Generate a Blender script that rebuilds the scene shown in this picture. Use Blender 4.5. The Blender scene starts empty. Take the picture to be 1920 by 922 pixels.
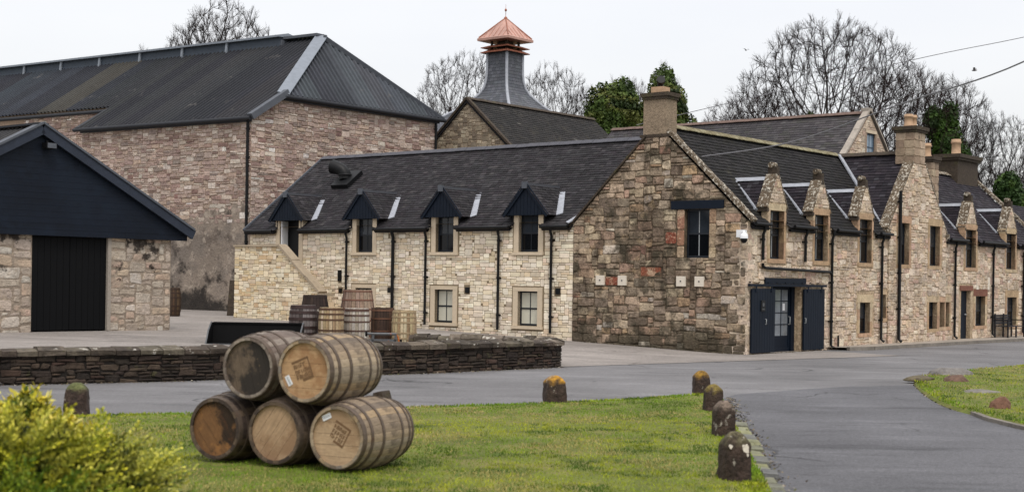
import bpy, bmesh, math, random
import numpy as np
from mathutils import Vector, Matrix, noise

# ------------------------------------------------------------------ camera, sky, sun, exposure
SC = bpy.context.scene
COL = SC.collection
R_ = math.radians
cam_d = bpy.data.cameras.new('camera')
cam_d.lens = 50.006; cam_d.sensor_width = 36.0; cam_d.sensor_fit = 'HORIZONTAL'
cam_d.shift_y = 66.0/1920.0
cam_d.clip_end = 5000; cam_d.clip_start = 0.1
cam_d.dof.use_dof = True; cam_d.dof.focus_distance = 41.0; cam_d.dof.aperture_fstop = 2.4
cam = bpy.data.objects.new('camera', cam_d); COL.objects.link(cam)
cam.matrix_world = Matrix.Translation((0, 0, 1.9)) @ Matrix.Rotation(R_(90), 4, 'X') @ Matrix.Rotation(R_(0.85), 4, 'Z')
SC.camera = cam

SUN_EL, SUN_AZ = R_(60), R_(165)        # azimuth measured clockwise from +Y (behind camera, to the right)
world = bpy.data.worlds.new('World'); SC.world = world; world.use_nodes = True
nt = world.node_tree; nt.nodes.clear()
sky = nt.nodes.new('ShaderNodeTexSky'); sky.sky_type = 'NISHITA'; sky.sun_disc = False
sky.sun_elevation = SUN_EL; sky.sun_rotation = SUN_AZ; sky.air_density = 1.0; sky.dust_density = 4.0
skyb = nt.nodes.new('ShaderNodeBackground'); skyb.inputs['Strength'].default_value = 0.05
nt.links.new(sky.outputs[0], skyb.inputs['Color'])
# the closed layer of cloud below that sky: overcast luminance rises from the horizon to the zenith
geo = nt.nodes.new('ShaderNodeTexCoord')
sep = nt.nodes.new('ShaderNodeSeparateXYZ'); nt.links.new(geo.outputs['Generated'], sep.inputs[0])
mr = nt.nodes.new('ShaderNodeMapRange'); mr.inputs['From Min'].default_value = 0.0; mr.inputs['From Max'].default_value = 1.0
mr.inputs['To Min'].default_value = 0.76; mr.inputs['To Max'].default_value = 1.25
nt.links.new(sep.outputs['Z'], mr.inputs['Value'])
mapn = nt.nodes.new('ShaderNodeMapping'); mapn.inputs['Scale'].default_value = (1.6, 1.6, 6)
nt.links.new(geo.outputs['Generated'], mapn.inputs['Vector'])
cn = nt.nodes.new('ShaderNodeTexNoise'); cn.inputs['Scale'].default_value = 2.2; cn.inputs['Detail'].default_value = 5
nt.links.new(mapn.outputs[0], cn.inputs['Vector'])
cr = nt.nodes.new('ShaderNodeValToRGB')
cr.color_ramp.elements[0].position = 0.3; cr.color_ramp.elements[0].color = (0.935, 0.92, 0.925, 1)
cr.color_ramp.elements[1].position = 0.7; cr.color_ramp.elements[1].color = (1.0, 0.975, 0.955, 1)
nt.links.new(cn.outputs['Fac'], cr.inputs[0])
cb = nt.nodes.new('ShaderNodeBackground'); nt.links.new(cr.outputs[0], cb.inputs['Color']); nt.links.new(mr.outputs[0], cb.inputs['Strength'])
ads = nt.nodes.new('ShaderNodeAddShader'); nt.links.new(skyb.outputs[0], ads.inputs[0]); nt.links.new(cb.outputs[0], ads.inputs[1])
wo = nt.nodes.new('ShaderNodeOutputWorld'); nt.links.new(ads.outputs[0], wo.inputs['Surface'])

sun_d = bpy.data.lights.new('sun', 'SUN'); sun_d.energy = 1.5; sun_d.angle = R_(16); sun_d.color = (1.0, 0.96, 0.90)
sun = bpy.data.objects.new('sun', sun_d); COL.objects.link(sun)
sd = Vector((math.sin(SUN_AZ)*math.cos(SUN_EL), math.cos(SUN_AZ)*math.cos(SUN_EL), math.sin(SUN_EL)))
sun.rotation_euler = sd.to_track_quat('Z', 'Y').to_euler()

SC.view_settings.view_transform = 'Standard'; SC.view_settings.look = 'None'
SC.view_settings.gamma = 1.0; SC.view_settings.exposure = 0.0; SC.view_settings.use_curve_mapping = False
SC.render.engine = 'CYCLES'
SC.cycles.max_bounces = 5; SC.cycles.diffuse_bounces = 3; SC.cycles.glossy_bounces = 2; SC.cycles.transparent_max_bounces = 6
SC.cycles.use_denoising = True

# ------------------------------------------------------------------ frame of the building group
# w runs along the long facade (away to the right), s runs along the gable wall and the wing (away to the left)
CX, CY = 6.3584, 38.5405
TH = R_(39.0)
RW = Vector((math.sin(TH), math.cos(TH), 0)); LS = Vector((-math.cos(TH), math.sin(TH), 0))
ROT = math.atan2(RW.y, RW.x)
def F(w, s, z=0.0):
    return Vector((CX, CY, 0)) + RW*w + LS*s + Vector((0, 0, z))
def unF(X, Y):
    d = Vector((X-CX, Y-CY, 0)); return d.dot(RW), d.dot(LS)

def lin(c):
    return tuple(((v/255.0)/12.92 if v <= 10 else ((v/255.0+0.055)/1.055)**2.4) for v in c)
def jit(c, rng, a=0.10, hue=0.03):
    k = 1+rng.uniform(-a, a)
    return tuple(max(0.003, v*k*(1+rng.uniform(-hue, hue))) for v in c)

# ------------------------------------------------------------------ materials
MATS = {}
def mat(name, base=(0.5, 0.5, 0.5), attr=False, rough=0.85, spec=0.3, metal=0.0, grain=None, var=None, stains=(), bump=None,
        random_ramp=None, streak=None, scale=(1, 1, 1), local=False):
    """base colour (or the Col attribute), times grain noise, with stain patches laid over it."""
    if name in MATS: return MATS[name]
    m = bpy.data.materials.new(name); MATS[name] = m; m.use_nodes = True
    t = m.node_tree; b = t.nodes['Principled BSDF']
    b.inputs['Roughness'].default_value = rough; b.inputs['Metallic'].default_value = metal
    b.inputs['Specular IOR Level'].default_value = spec
    if local:
        pos = t.nodes.new('ShaderNodeTexCoord').outputs['Object']
    else:
        pos = t.nodes.new('ShaderNodeNewGeometry').outputs['Position']
    mp = t.nodes.new('ShaderNodeMapping'); mp.inputs['Scale'].default_value = scale
    t.links.new(pos, mp.inputs['Vector']); pos = mp.outputs[0]
    if attr:
        a = t.nodes.new('ShaderNodeAttribute'); a.attribute_name = 'Col'; c = a.outputs['Color']
    elif random_ramp:
        oi = t.nodes.new('ShaderNodeObjectInfo'); rp = t.nodes.new('ShaderNodeValToRGB')
        rp.color_ramp.interpolation = 'CONSTANT'
        n = len(random_ramp)
        while len(rp.color_ramp.elements) < n: rp.color_ramp.elements.new(0.5)
        for i, cc in enumerate(random_ramp):
            rp.color_ramp.elements[i].position = i/n; rp.color_ramp.elements[i].color = (*cc, 1)
        t.links.new(oi.outputs['Random'], rp.inputs[0]); c = rp.outputs[0]
    else:
        rgb = t.nodes.new('ShaderNodeRGB'); rgb.outputs[0].default_value = (*base, 1); c = rgb.outputs[0]
    def nz(sc, det=6, vec=None, rg=0.6):
        n = t.nodes.new('ShaderNodeTexNoise'); n.inputs['Scale'].default_value = sc; n.inputs['Detail'].default_value = det
        n.inputs['Roughness'].default_value = rg
        t.links.new(vec or pos, n.inputs['Vector']); return n.outputs['Fac']
    def mult(c, fac_out, lo, hi, a=0.3, bb=0.7):
        mrn = t.nodes.new('ShaderNodeMapRange'); mrn.inputs['From Min'].default_value = a; mrn.inputs['From Max'].default_value = bb
        mrn.inputs['To Min'].default_value = lo; mrn.inputs['To Max'].default_value = hi
        t.links.new(fac_out, mrn.inputs['Value'])
        mx = t.nodes.new('ShaderNodeMix'); mx.data_type = 'RGBA'; mx.blend_type = 'MULTIPLY'; mx.inputs['Factor'].default_value = 1
        t.links.new(c, mx.inputs['A']); t.links.new(mrn.outputs[0], mx.inputs['B']); return mx.outputs['Result']
    if grain: c = mult(c, nz(grain[0]), 1-grain[1], 1+grain[1])
    if var: c = mult(c, nz(var[0], 4), 1-var[1], 1+var[1])
    if streak:
        m2 = t.nodes.new('ShaderNodeMapping'); m2.inputs['Scale'].default_value = streak[0]
        src = t.nodes.new('ShaderNodeTexCoord').outputs['Object'] if local else t.nodes.new('ShaderNodeNewGeometry').outputs['Position']
        t.links.new(src, m2.inputs['Vector']); c = mult(c, nz(1.0, 5, m2.outputs[0]), 1-streak[1], 1+streak[1])
    for st in stains:
        # (scale, lo, hi, colour, strength[, z window])
        f = nz(st[0], 8, None, 0.68)
        mrn = t.nodes.new('ShaderNodeMapRange'); mrn.interpolation_type = 'SMOOTHSTEP'
        mrn.inputs['From Min'].default_value = st[1]; mrn.inputs['From Max'].default_value = st[2]
        mrn.inputs['To Max'].default_value = st[4]
        if len(st) > 5:    # damp or lichen that keeps to a height band: (z0, z1, push)
            sp = t.nodes.new('ShaderNodeSeparateXYZ'); t.links.new(pos, sp.inputs[0])
            zr = t.nodes.new('ShaderNodeMapRange'); zr.inputs['From Min'].default_value = st[5][0]; zr.inputs['From Max'].default_value = st[5][1]
            zr.inputs['To Min'].default_value = st[5][2]; zr.inputs['To Max'].default_value = 0.0
            t.links.new(sp.outputs['Z'], zr.inputs['Value'])
            ad = t.nodes.new('ShaderNodeMath'); ad.operation = 'ADD'; t.links.new(f, ad.inputs[0]); t.links.new(zr.outputs[0], ad.inputs[1]); f = ad.outputs[0]
        t.links.new(f, mrn.inputs['Value'])
        mx = t.nodes.new('ShaderNodeMix'); mx.data_type = 'RGBA'
        t.links.new(mrn.outputs[0], mx.inputs['Factor']); t.links.new(c, mx.inputs['A']); mx.inputs['B'].default_value = (*st[3], 1)
        c = mx.outputs['Result']
    t.links.new(c, b.inputs['Base Color'])
    if bump:
        bn = t.nodes.new('ShaderNodeBump'); bn.inputs['Strength'].default_value = bump[1]; bn.inputs['Distance'].default_value = bump[2] if len(bump) > 2 else 0.03
        t.links.new(nz(bump[0], 8), bn.inputs['Height']); t.links.new(bn.outputs[0], b.inputs['Normal'])
    return m

SOOT = lin((58, 50, 42)); MOSS = lin((82, 80, 50)); PALE = lin((205, 196, 180))
ST_G = [(.62, .49, .60, lin((74, 62, 50)), .62), (1.7, .52, .62, lin((66, 55, 44)), .72), (2.4, .56, .66, lin((168, 146, 114)), .5), (5.5, .52, .62, lin((80, 67, 53)), .55), (12, .60, .66, lin((44, 36, 29)), .6), (9, .62, .69, lin((190, 174, 146)), .5),
        (1.5, .50, .62, lin((60, 55, 42)), .8, (0.0, .95, .22))]
ST_F = [(1.1, .56, .68, lin((150, 127, 102)), .45), (3.0, .50, .62, lin((212, 192, 162)), .55), (4.4, .57, .66, lin((136, 114, 92)), .55), (9, .58, .65, lin((222, 206, 178)), .5), (13, .58, .64, lin((84, 69, 55)), .6)]
M_gable = mat('gable stone', attr=True, grain=(11, .3), var=(1.1, .2), bump=(13, 1.0, .06), stains=ST_G)
M_facade = mat('facade stone', attr=True, grain=(12, .26), var=(1.3, .16), bump=(15, 1.0, .06), stains=ST_F)
M_wing = mat('wing stone', attr=True, grain=(11, .10), var=(1.2, .10), bump=(18, .5, .015), stains=[(2.6, .63, .72, lin((120, 108, 88)), .7), (5, .66, .74, lin((70, 62, 52)), .6)])
M_ware = mat('warehouse stone', attr=True, grain=(10, .24), var=(.8, .15), bump=(12, 1.0, .05), stains=[(9, .58, .65, lin((84, 66, 56)), .55), (4, .57, .66, lin((206, 186, 164)), .5), (.55, .60, .72, lin((104, 84, 74)), .55)])
ST_S = [(1.9, .50, .60, lin((146, 134, 120)), .6), (4.5, .53, .63, lin((176, 160, 140)), .5), (6, .58, .66, lin((96, 84, 72)), .5), (1.5, .50, .58, lin((34, 28, 25)), .92, (1.2, 2.6, -.13))]
M_shed = mat('shed stone', attr=True, grain=(8, .18), var=(1.5, .15), bump=(10, 1.0, .06), stains=ST_S)
M_lowwall = mat('low wall stone', attr=True, grain=(9, .3), var=(2, .25), bump=(13, 1.0, .04), stains=[(2.3, .60, .66, lin((190, 186, 176)), .75, (0.42, .62, -.12)), (5, .6, .68, MOSS, .5)])
M_coping = mat('wall coping', attr=True, grain=(9, .3), var=(2, .25), bump=(13, 1.0, .04), stains=[(2.2, .50, .60, lin((44, 39, 34)), .6), (4.5, .60, .65, lin((186, 182, 172)), .8), (4, .58, .66, MOSS, .5)])
M_mortar_g = mat('gable mortar', lin((112, 98, 80)), grain=(12, .3), var=(1, .25), bump=(13, 1.0, .06), stains=ST_G)
M_mortar_f = mat('facade mortar', lin((176, 155, 128)), grain=(12, .3), var=(1, .2), bump=(15, 1.0, .06), stains=ST_F)
M_mortar_w = mat('wing mortar', lin((128, 114, 92)), grain=(12, .2), bump=(20, .5, .02))
M_mortar_k = mat('warehouse mortar', lin((150, 131, 114)), grain=(12, .2), var=(.8, .15), bump=(14, .8, .03), stains=[(.55, .60, .72, lin((104, 84, 74)), .55)])
M_mortar_s = mat('shed mortar', lin((140, 127, 113)), grain=(8, .25), var=(1.2, .2), bump=(10, 1.0, .06), stains=ST_S)
M_mortar_l = mat('low wall mortar', lin((36, 31, 27)), grain=(8, .3), bump=(10, .9, .05))
M_render = mat('grey lime render', lin((138, 126, 114)), grain=(7, .22), var=(.7, .22), bump=(11, .9, .04),
               stains=[(.5, .46, .58, lin((106, 99, 93)), .6), (1.6, .50, .62, lin((86, 76, 69)), .65), (2.2, .53, .62, lin((170, 158, 144)), .65), (7, .56, .64, lin((72, 64, 58)), .6), (.8, .52, .66, lin((30, 27, 25)), .9, (0.3, 1.7, .3))])
M_dressed = mat('dressed sandstone', lin((200, 184, 160)), grain=(14, .07), var=(1.5, .07), bump=(30, .3, .01))
M_dressed_old = mat('worn dressed sandstone', attr=True, grain=(10, .2), var=(1.6, .2), bump=(18, .6, .02), stains=[(6, .54, .64, lin((128, 108, 86)), .6), (2.4, .60, .68, lin((96, 80, 64)), .6)])
M_stair_cope = mat('stair coping stone', lin((152, 138, 118)), grain=(14, .12), var=(1.5, .15), bump=(30, .4, .01), stains=[(4, .58, .68, lin((112, 100, 84)), .5)])
M_lichen = mat('lichened coping', lin((98, 85, 69)), grain=(14, .25), bump=(20, .9, .03), stains=[(3, .5, .6, lin((66, 57, 46)), .7), (13, .53, .58, lin((200, 194, 180)), .85)])
M_slate_w = mat('wing slate', attr=True, rough=.8, spec=.18, grain=(10, .15), var=(.7, .18), bump=(30, .35, .01))
M_slate_h = mat('old slate', attr=True, rough=.8, spec=.18, grain=(10, .2), var=(.8, .25), bump=(24, .5, .015), stains=[(1.5, .60, .70, lin((58, 56, 46)), .7)])
M_slate_d = mat('purple slate', attr=True, rough=.8, spec=.18, grain=(10, .15), bump=(30, .3, .01))
M_underlay = mat('roof boarding', lin((28, 27, 29)), rough=.9)
M_sheet = mat('corrugated sheet', attr=True, rough=.7, spec=.22, grain=(5, .12), var=(.5, .15), stains=[(.9, .62, .74, lin((120, 116, 112)), .45)])
M_trim = mat('grey metal trim', lin((82, 86, 93)), rough=.6, spec=.25, grain=(4, .12))
M_trim_d = mat('dark metal gutter', lin((40, 42, 47)), rough=.6, spec=.25, grain=(4, .12))
M_ventcap = mat('pale metal vent cap', lin((124, 131, 140)), rough=.5, spec=.3, grain=(4, .12))
M_ventside = mat('blue grey vent panel', lin((58, 66, 76)), rough=.6, spec=.25, grain=(4, .12))
M_lead = mat('lead flashing', lin((158, 162, 170)), rough=.5, spec=.4, grain=(6, .15), bump=(14, .3, .01))
M_black = mat('black cast iron', lin((14, 15, 17)), rough=.5, spec=.25)
M_navy = mat('navy paint', lin((12, 22, 35)), rough=.6, spec=.18, grain=(9, .12), var=(1.4, .12))
M_navy_shed = mat('navy boarding', lin((13, 21, 33)), rough=.65, spec=.2, grain=(12, .15), var=(.9, .2), streak=((.4, .4, 9), .18), bump=(16, .3, .01), stains=[(.7, .50, .58, lin((19, 29, 42)), .6), (16, .74, .78, lin((150, 155, 165)), .5)])
M_blackdoor = mat('black door paint', lin((12, 13, 15)), rough=.7, spec=.12)
M_barge = mat('blue grey bargeboard', lin((40, 47, 60)), rough=.55, spec=.3, grain=(6, .15), var=(1, .15))
M_glass = mat('dark window glass', lin((15, 17, 20)), rough=.06, spec=.25)
M_glass_u = mat('upper glass painted sky reflection', lin((44, 49, 55)), rough=.06, spec=.35, var=(.9, .4))  # lighter colour paints a sky reflection into the top panes
M_glass_b = mat('window glass painted reflection', lin((120, 126, 132)), rough=.05, spec=.6, var=(1.2, .5))  # sky reflection of door and skylight panes put into the base colour
M_blind = mat('window blind behind glass', lin((196, 194, 178)), rough=.25, spec=.45, grain=(3, .08))
M_sash = mat('dark sash paint', lin((20, 26, 34)), rough=.45, spec=.4)
M_bar = mat('grey glazing bar', lin((150, 154, 156)), rough=.5)
M_white = mat('white plastic', lin((225, 227, 230)), rough=.4)
M_plate = mat('pale stone plaque', lin((214, 205, 190)), rough=.8, grain=(20, .06))
M_pot = mat('buff clay pot', lin((178, 148, 120)), rough=.8, grain=(8, .18), stains=[(4, .6, .7, lin((120, 96, 74)), .5)])
M_chim = mat('chimney stone', attr=True, grain=(10, .2), var=(1.4, .2), bump=(15, .8, .03), stains=[(1.3, .56, .66, lin((70, 60, 50)), .75)])
M_harl = mat('harled chimney', lin((138, 122, 103)), grain=(16, .25), var=(1.6, .25), bump=(24, 1.0, .03), stains=[(1.6, .55, .65, lin((88, 76, 62)), .7)])
M_chimcap = mat('dark mossy chimney cap', lin((66, 57, 48)), grain=(10, .3), bump=(14, .9, .03), stains=[(3, .55, .65, MOSS, .5)])
M_copper = mat('new copper', lin((184, 144, 130)), rough=.5, spec=.5, metal=.25, grain=(5, .12), var=(.9, .18), streak=((1.5, 1.5, .3), .12))
M_copper_d = mat('dull copper edge', lin((150, 96, 76)), rough=.5, metal=.3, grain=(6, .2))
M_steel = mat('worn steel', lin((88, 90, 92)), rough=.5, metal=.5, grain=(8, .25), stains=[(6, .6, .68, lin((150, 80, 40)), .7)])
M_iron = mat('black bucket steel', lin((9, 9, 10)), rough=.7, spec=.12, grain=(7, .25), stains=[(4, .64, .72, lin((64, 38, 26)), .6)])
M_cable = mat('grey cable', lin((120, 120, 124)), rough=.7)
M_cable_d = mat('dark cable', lin((42, 42, 46)), rough=.7)
M_bark = mat('bare bark', lin((44, 39, 36)), rough=.95, var=(.5, .25), spec=.1)
M_twig = mat('bare twigs', lin((46, 40, 38)), rough=.95, var=(.35, .25), spec=.1)
M_twig_r = mat('reddish twigs', lin((52, 41, 40)), rough=.95, var=(.35, .25), spec=.1)
M_leaf = mat('leaves', attr=True, rough=.6, spec=.25)
M_grass = mat('grass blades', attr=True, rough=.7, spec=.15)
M_soil = mat('turf soil', lin((94, 100, 42)), rough=.95, grain=(25, .3), var=(1.2, .3), stains=[(1.1, .5, .62, lin((128, 116, 72)), .5), (2.8, .55, .66, lin((78, 100, 30)), .6)])
M_bollard = mat('bollard stone', attr=True, grain=(26, .4), var=(6, .35), bump=(22, 1.0, .04), stains=[(8, .55, .62, lin((44, 37, 32)), .6), (7, .61, .65, lin((170, 164, 152)), .75)])
M_rock = mat('field stone', attr=True, grain=(14, .25), var=(3, .25), bump=(18, .9, .03))

def asphalt(name, base, k=1.0):
    """worn tarmac: stone grain, pale and dark wear, streaks along the traffic, patches and a few cracks"""
    m = bpy.data.materials.new(name); m.use_nodes = True; t = m.node_tree; b = t.nodes['Principled BSDF']
    b.inputs['Roughness'].default_value = .85; b.inputs['Specular IOR Level'].default_value = .16
    pos = t.nodes.new('ShaderNodeNewGeometry').outputs['Position']
    def mapped(sc):
        q = t.nodes.new('ShaderNodeMapping'); q.inputs['Scale'].default_value = sc; q.inputs['Rotation'].default_value = (0, 0, R_(-25)); t.links.new(pos, q.inputs['Vector']); return q.outputs[0]
    def nz(sc, det=6, vec=None, rg=.6):
        n = t.nodes.new('ShaderNodeTexNoise'); n.inputs['Scale'].default_value = sc; n.inputs['Detail'].default_value = det; n.inputs['Roughness'].default_value = rg; t.links.new(vec or pos, n.inputs['Vector']); return n.outputs['Fac']
    def rng_(f, a, c, lo, hi):
        q = t.nodes.new('ShaderNodeMapRange'); q.inputs['From Min'].default_value = a; q.inputs['From Max'].default_value = c; q.inputs['To Min'].default_value = lo; q.inputs['To Max'].default_value = hi; t.links.new(f, q.inputs['Value']); return q.outputs[0]
    rgb = t.nodes.new('ShaderNodeRGB'); rgb.outputs[0].default_value = (*base, 1); c = rgb.outputs[0]
    def mul(c, f):
        x = t.nodes.new('ShaderNodeMix'); x.data_type = 'RGBA'; x.blend_type = 'MULTIPLY'; x.inputs['Factor'].default_value = 1; t.links.new(c, x.inputs['A']); t.links.new(f, x.inputs['B']); return x.outputs['Result']
    c = mul(c, rng_(nz(70, 2), .3, .7, .62, 1.38)); c = mul(c, rng_(nz(16, 5), .3, .7, .82, 1.18)); c = mul(c, rng_(nz(.22, 5), .35, .65, .82, 1.16))
    c = mul(c, rng_(nz(1.0, 7, mapped((.25, 1.3, 1)), .7), .52, .66, 1.0, .70)); c = mul(c, rng_(nz(3.0, 6, mapped((.3, 1.2, 1)), .7), .56, .68, 1.0, .74)); c = mul(c, rng_(nz(.9, 6, mapped((.5, 1.0, 1))), .54, .66, 1.0, 1.22))
    wv = t.nodes.new('ShaderNodeVectorMath'); wv.operation = 'ADD'; nn = t.nodes.new('ShaderNodeTexNoise'); nn.inputs['Scale'].default_value = .8; nn.inputs['Detail'].default_value = 6; t.links.new(pos, nn.inputs['Vector']); t.links.new(pos, wv.inputs[0]); t.links.new(nn.outputs['Color'], wv.inputs[1])
    vo = t.nodes.new('ShaderNodeTexVoronoi'); vo.feature = 'DISTANCE_TO_EDGE'; vo.inputs['Scale'].default_value = .33; t.links.new(wv.outputs[0], vo.inputs['Vector'])
    cr_f = rng_(vo.outputs['Distance'], .004, .012, .0, 1.0); msk = rng_(nz(.35, 3), .52, .60, 1.0, .0)
    mx = t.nodes.new('ShaderNodeMath'); mx.operation = 'MAXIMUM'; t.links.new(cr_f, mx.inputs[0]); t.links.new(msk, mx.inputs[1]); c = mul(c, rng_(mx.outputs[0], 0, 1, .5, 1.0))
    t.links.new(c, b.inputs['Base Color'])
    bn = t.nodes.new('ShaderNodeBump'); bn.inputs['Strength'].default_value = .6; bn.inputs['Distance'].default_value = .01; t.links.new(nz(80, 3), bn.inputs['Height']); t.links.new(bn.outputs[0], b.inputs['Normal'])
    return m
M_road = asphalt('road asphalt', lin((114, 113, 114)))
M_side = asphalt('side road asphalt', lin((96, 96, 99)))
M_yard = asphalt('yard asphalt', lin((138, 132, 127)))
M_skew = mat('grey coping', lin((158, 150, 140)), grain=(12, .15), var=(2, .15), stains=[(4, .58, .68, lin((110, 100, 88)), .6)])
M_pave = mat('pavement concrete', lin((150, 142, 132)), grain=(20, .15), var=(.8, .15), bump=(40, .5, .01), stains=[(1.5, .6, .7, lin((104, 98, 90)), .6)])
M_kerb = mat('kerb stone', lin((118, 112, 104)), grain=(14, .2), var=(2, .2), bump=(20, .8, .02), stains=[(5, .6, .68, lin((70, 66, 56)), .6)])

# ------------------------------------------------------------------ mesh helpers
class MB:
    def __init__(s): s.v = []; s.f = []; s.c = []; s.sm = []
    def poly(s, pts, col=(.5, .5, .5), smooth=False):
        i = len(s.v); s.v.extend([tuple(p) for p in pts]); s.c.extend([col]*len(pts)); s.f.append(tuple(range(i, i+len(pts)))); s.sm.append(smooth)
    def mesh(s, pts, faces, col=(.5, .5, .5), smooth=False):
        i = len(s.v); s.v.extend([tuple(p) for p in pts])
        s.c.extend(col if isinstance(col, list) else [col]*len(pts))
        for f in faces: s.f.append(tuple(i+k for k in f)); s.sm.append(smooth)
    def box(s, x0, x1, y0, y1, z0, z1, col=(.5, .5, .5)):
        p = [(x0, y0, z0), (x1, y0, z0), (x1, y1, z0), (x0, y1, z0), (x0, y0, z1), (x1, y0, z1), (x1, y1, z1), (x0, y1, z1)]
        s.mesh(p, [(0, 3, 2, 1), (4, 5, 6, 7), (0, 1, 5, 4), (1, 2, 6, 5), (2, 3, 7, 6), (3, 0, 4, 7)], col)
    def prism(s, poly, vec, col=(.5, .5, .5)):
        """closed prism: polygon (3d points) swept by vec"""
        n = len(poly); vec = Vector(vec); a = [Vector(p) for p in poly]; b = [p+vec for p in a]
        s.mesh(a+b, [tuple(range(n-1, -1, -1)), tuple(range(n, 2*n))]+[(i, (i+1) % n, n+(i+1) % n, n+i) for i in range(n)], col)
    def bar(s, p, q, w, h, up=(0, 0, 1), col=(.5, .5, .5)):
        p, q = Vector(p), Vector(q); d = (q-p).normalized(); up = Vector(up)
        x = d.cross(up)
        if x.length < 1e-4: x = d.cross(Vector((1, 0, 0)))
        x.normalize(); y = x.cross(d).normalized()
        s.prism([p+x*w/2+y*h/2, p-x*w/2+y*h/2, p-x*w/2-y*h/2, p+x*w/2-y*h/2], q-p, col)
    def tube(s, pts, rad, n=8, col=(.5, .5, .5), cap=True):
        pts = [Vector(p) for p in pts]; m = len(pts); rad = rad if isinstance(rad, (list, tuple)) else [rad]*m
        vs = []; ref = None
        for i, p in enumerate(pts):
            d = (pts[min(i+1, m-1)]-pts[max(i-1, 0)]).normalized()
            if ref is None: ref = d.orthogonal().normalized()
            x = (ref-d*ref.dot(d)).normalized(); ref = x; y = d.cross(x)
            for k in range(n):
                a = 2*math.pi*k/n; vs.append(p+(x*math.cos(a)+y*math.sin(a))*rad[i])
        fs = [(i*n+k, i*n+(k+1) % n, (i+1)*n+(k+1) % n, (i+1)*n+k) for i in range(m-1) for k in range(n)]
        s.mesh(vs, fs, col, True)
        if cap:
            s.poly(vs[:n][::-1], col); s.poly(vs[-n:], col)
    def lathe(s, prof, n=20, o=(0, 0, 0), col=(.5, .5, .5), smooth=True):
        o = Vector(o); vs = []
        for (r, z) in prof:
            for k in range(n):
                a = 2*math.pi*k/n; vs.append(o+Vector((r*math.cos(a), r*math.sin(a), z)))
        fs = [(i*n+k, i*n+(k+1) % n, (i+1)*n+(k+1) % n, (i+1)*n+k) for i in range(len(prof)-1) for k in range(n)]
        s.mesh(vs, fs, col, smooth)
    def data(s, name, o=(0, 0, 0), normals=False):
        me = bpy.data.meshes.new(name)
        if o != (0, 0, 0):
            ox, oy, oz = o; vv = [(x-ox, y-oy, z-oz) for x, y, z in s.v]
        else: vv = s.v
        me.from_pydata(vv, [], s.f)
        if any(s.sm): me.polygons.foreach_set('use_smooth', s.sm)
        at = me.color_attributes.new('Col', 'FLOAT_COLOR', 'POINT')
        ca = np.ones((len(s.v), 4), dtype=np.float32); ca[:, :3] = np.array(s.c, dtype=np.float32).reshape(-1, 3)
        at.data.foreach_set('color', ca.ravel())
        if normals:
            bm = bmesh.new(); bm.from_mesh(me); bmesh.ops.recalc_face_normals(bm, faces=bm.faces); bm.to_mesh(me); bm.free()
        me.update(); return me
    def build(s, name, m, parent=None, o=(0, 0, 0), loc=(0, 0, 0), kind=None):
        ob = bpy.data.objects.new(name, s.data(name, o)); ob.data.materials.append(m); COL.objects.link(ob)
        ob.location = loc
        if parent is not None: ob.parent = parent
        if kind: ob['kind'] = kind
        return ob

def tag(o, label=None, cat=None, group=None, kind=None):
    if label: o['label'] = label
    if cat: o['category'] = cat
    if group: o['group'] = group
    if kind: o['kind'] = kind
    return o
def empty(name, loc, rz=0.0, parent=None):
    o = bpy.data.objects.new(name, None); COL.objects.link(o); o.location = loc; o.rotation_euler = (0, 0, rz); o.empty_display_size = .2
    if parent is not None: o.parent = parent
    return o
def link_copy(name, me, parent, loc=(0, 0, 0), rot=(0, 0, 0), scale=(1, 1, 1), m=None):
    ob = bpy.data.objects.new(name, me); COL.objects.link(ob); ob.parent = parent
    ob.location = loc; ob.rotation_euler = rot; ob.scale = scale
    return ob
def copy_tree(o, parent=None):
    c = o.copy(); COL.objects.link(c); c.parent = parent
    for ch in list(o.children): copy_tree(ch, c)
    return c

class Bld:
    """a building: its Empty stands at (w, s, z) in the group's frame; parts are given in frame coordinates"""
    def __init__(b, name, label, cat, o):
        b.o = o; b.root = empty(name, F(*o), ROT); tag(b.root, label, cat)
    def part(b, mb, name, m, parent=None, kind=None):
        return mb.build(name, m, parent if parent is not None else b.root, o=b.o, kind=kind)

# polygons in a plane
def clip_convex(poly, clip):
    out = poly
    n = len(clip)
    for i in range(n):
        a, c = clip[i], clip[(i+1) % n]; inp = out; out = []
        if not inp: break
        def side(p): return (c[0]-a[0])*(p[1]-a[1])-(c[1]-a[1])*(p[0]-a[0])
        for j in range(len(inp)):
            p, q = inp[j-1], inp[j]; sp, sq = side(p), side(q)
            if (sp >= 0) != (sq >= 0):
                t = sp/(sp-sq); out.append((p[0]+(q[0]-p[0])*t, p[1]+(q[1]-p[1])*t))
            if sq >= 0: out.append(q)
    return out
def area2(p): return 0.5*sum(p[i-1][0]*p[i][1]-p[i][0]*p[i-1][1] for i in range(len(p)))

class Plane:
    """O + U*a + V*b + N*d, N pointing outwards"""
    def __init__(s, O, U, V):
        s.O = Vector(O); s.U = Vector(U).normalized(); s.V = Vector(V).normalized(); s.N = s.U.cross(s.V).normalized()
    def p(s, a, b, d=0.0): return s.O+s.U*a+s.V*b+s.N*d
def wall_plane(A, B):     # seen from outside, A is left and B is right
    return Plane((A[0], A[1], 0), (B[0]-A[0], B[1]-A[1], 0), (0, 0, 1))

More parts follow.
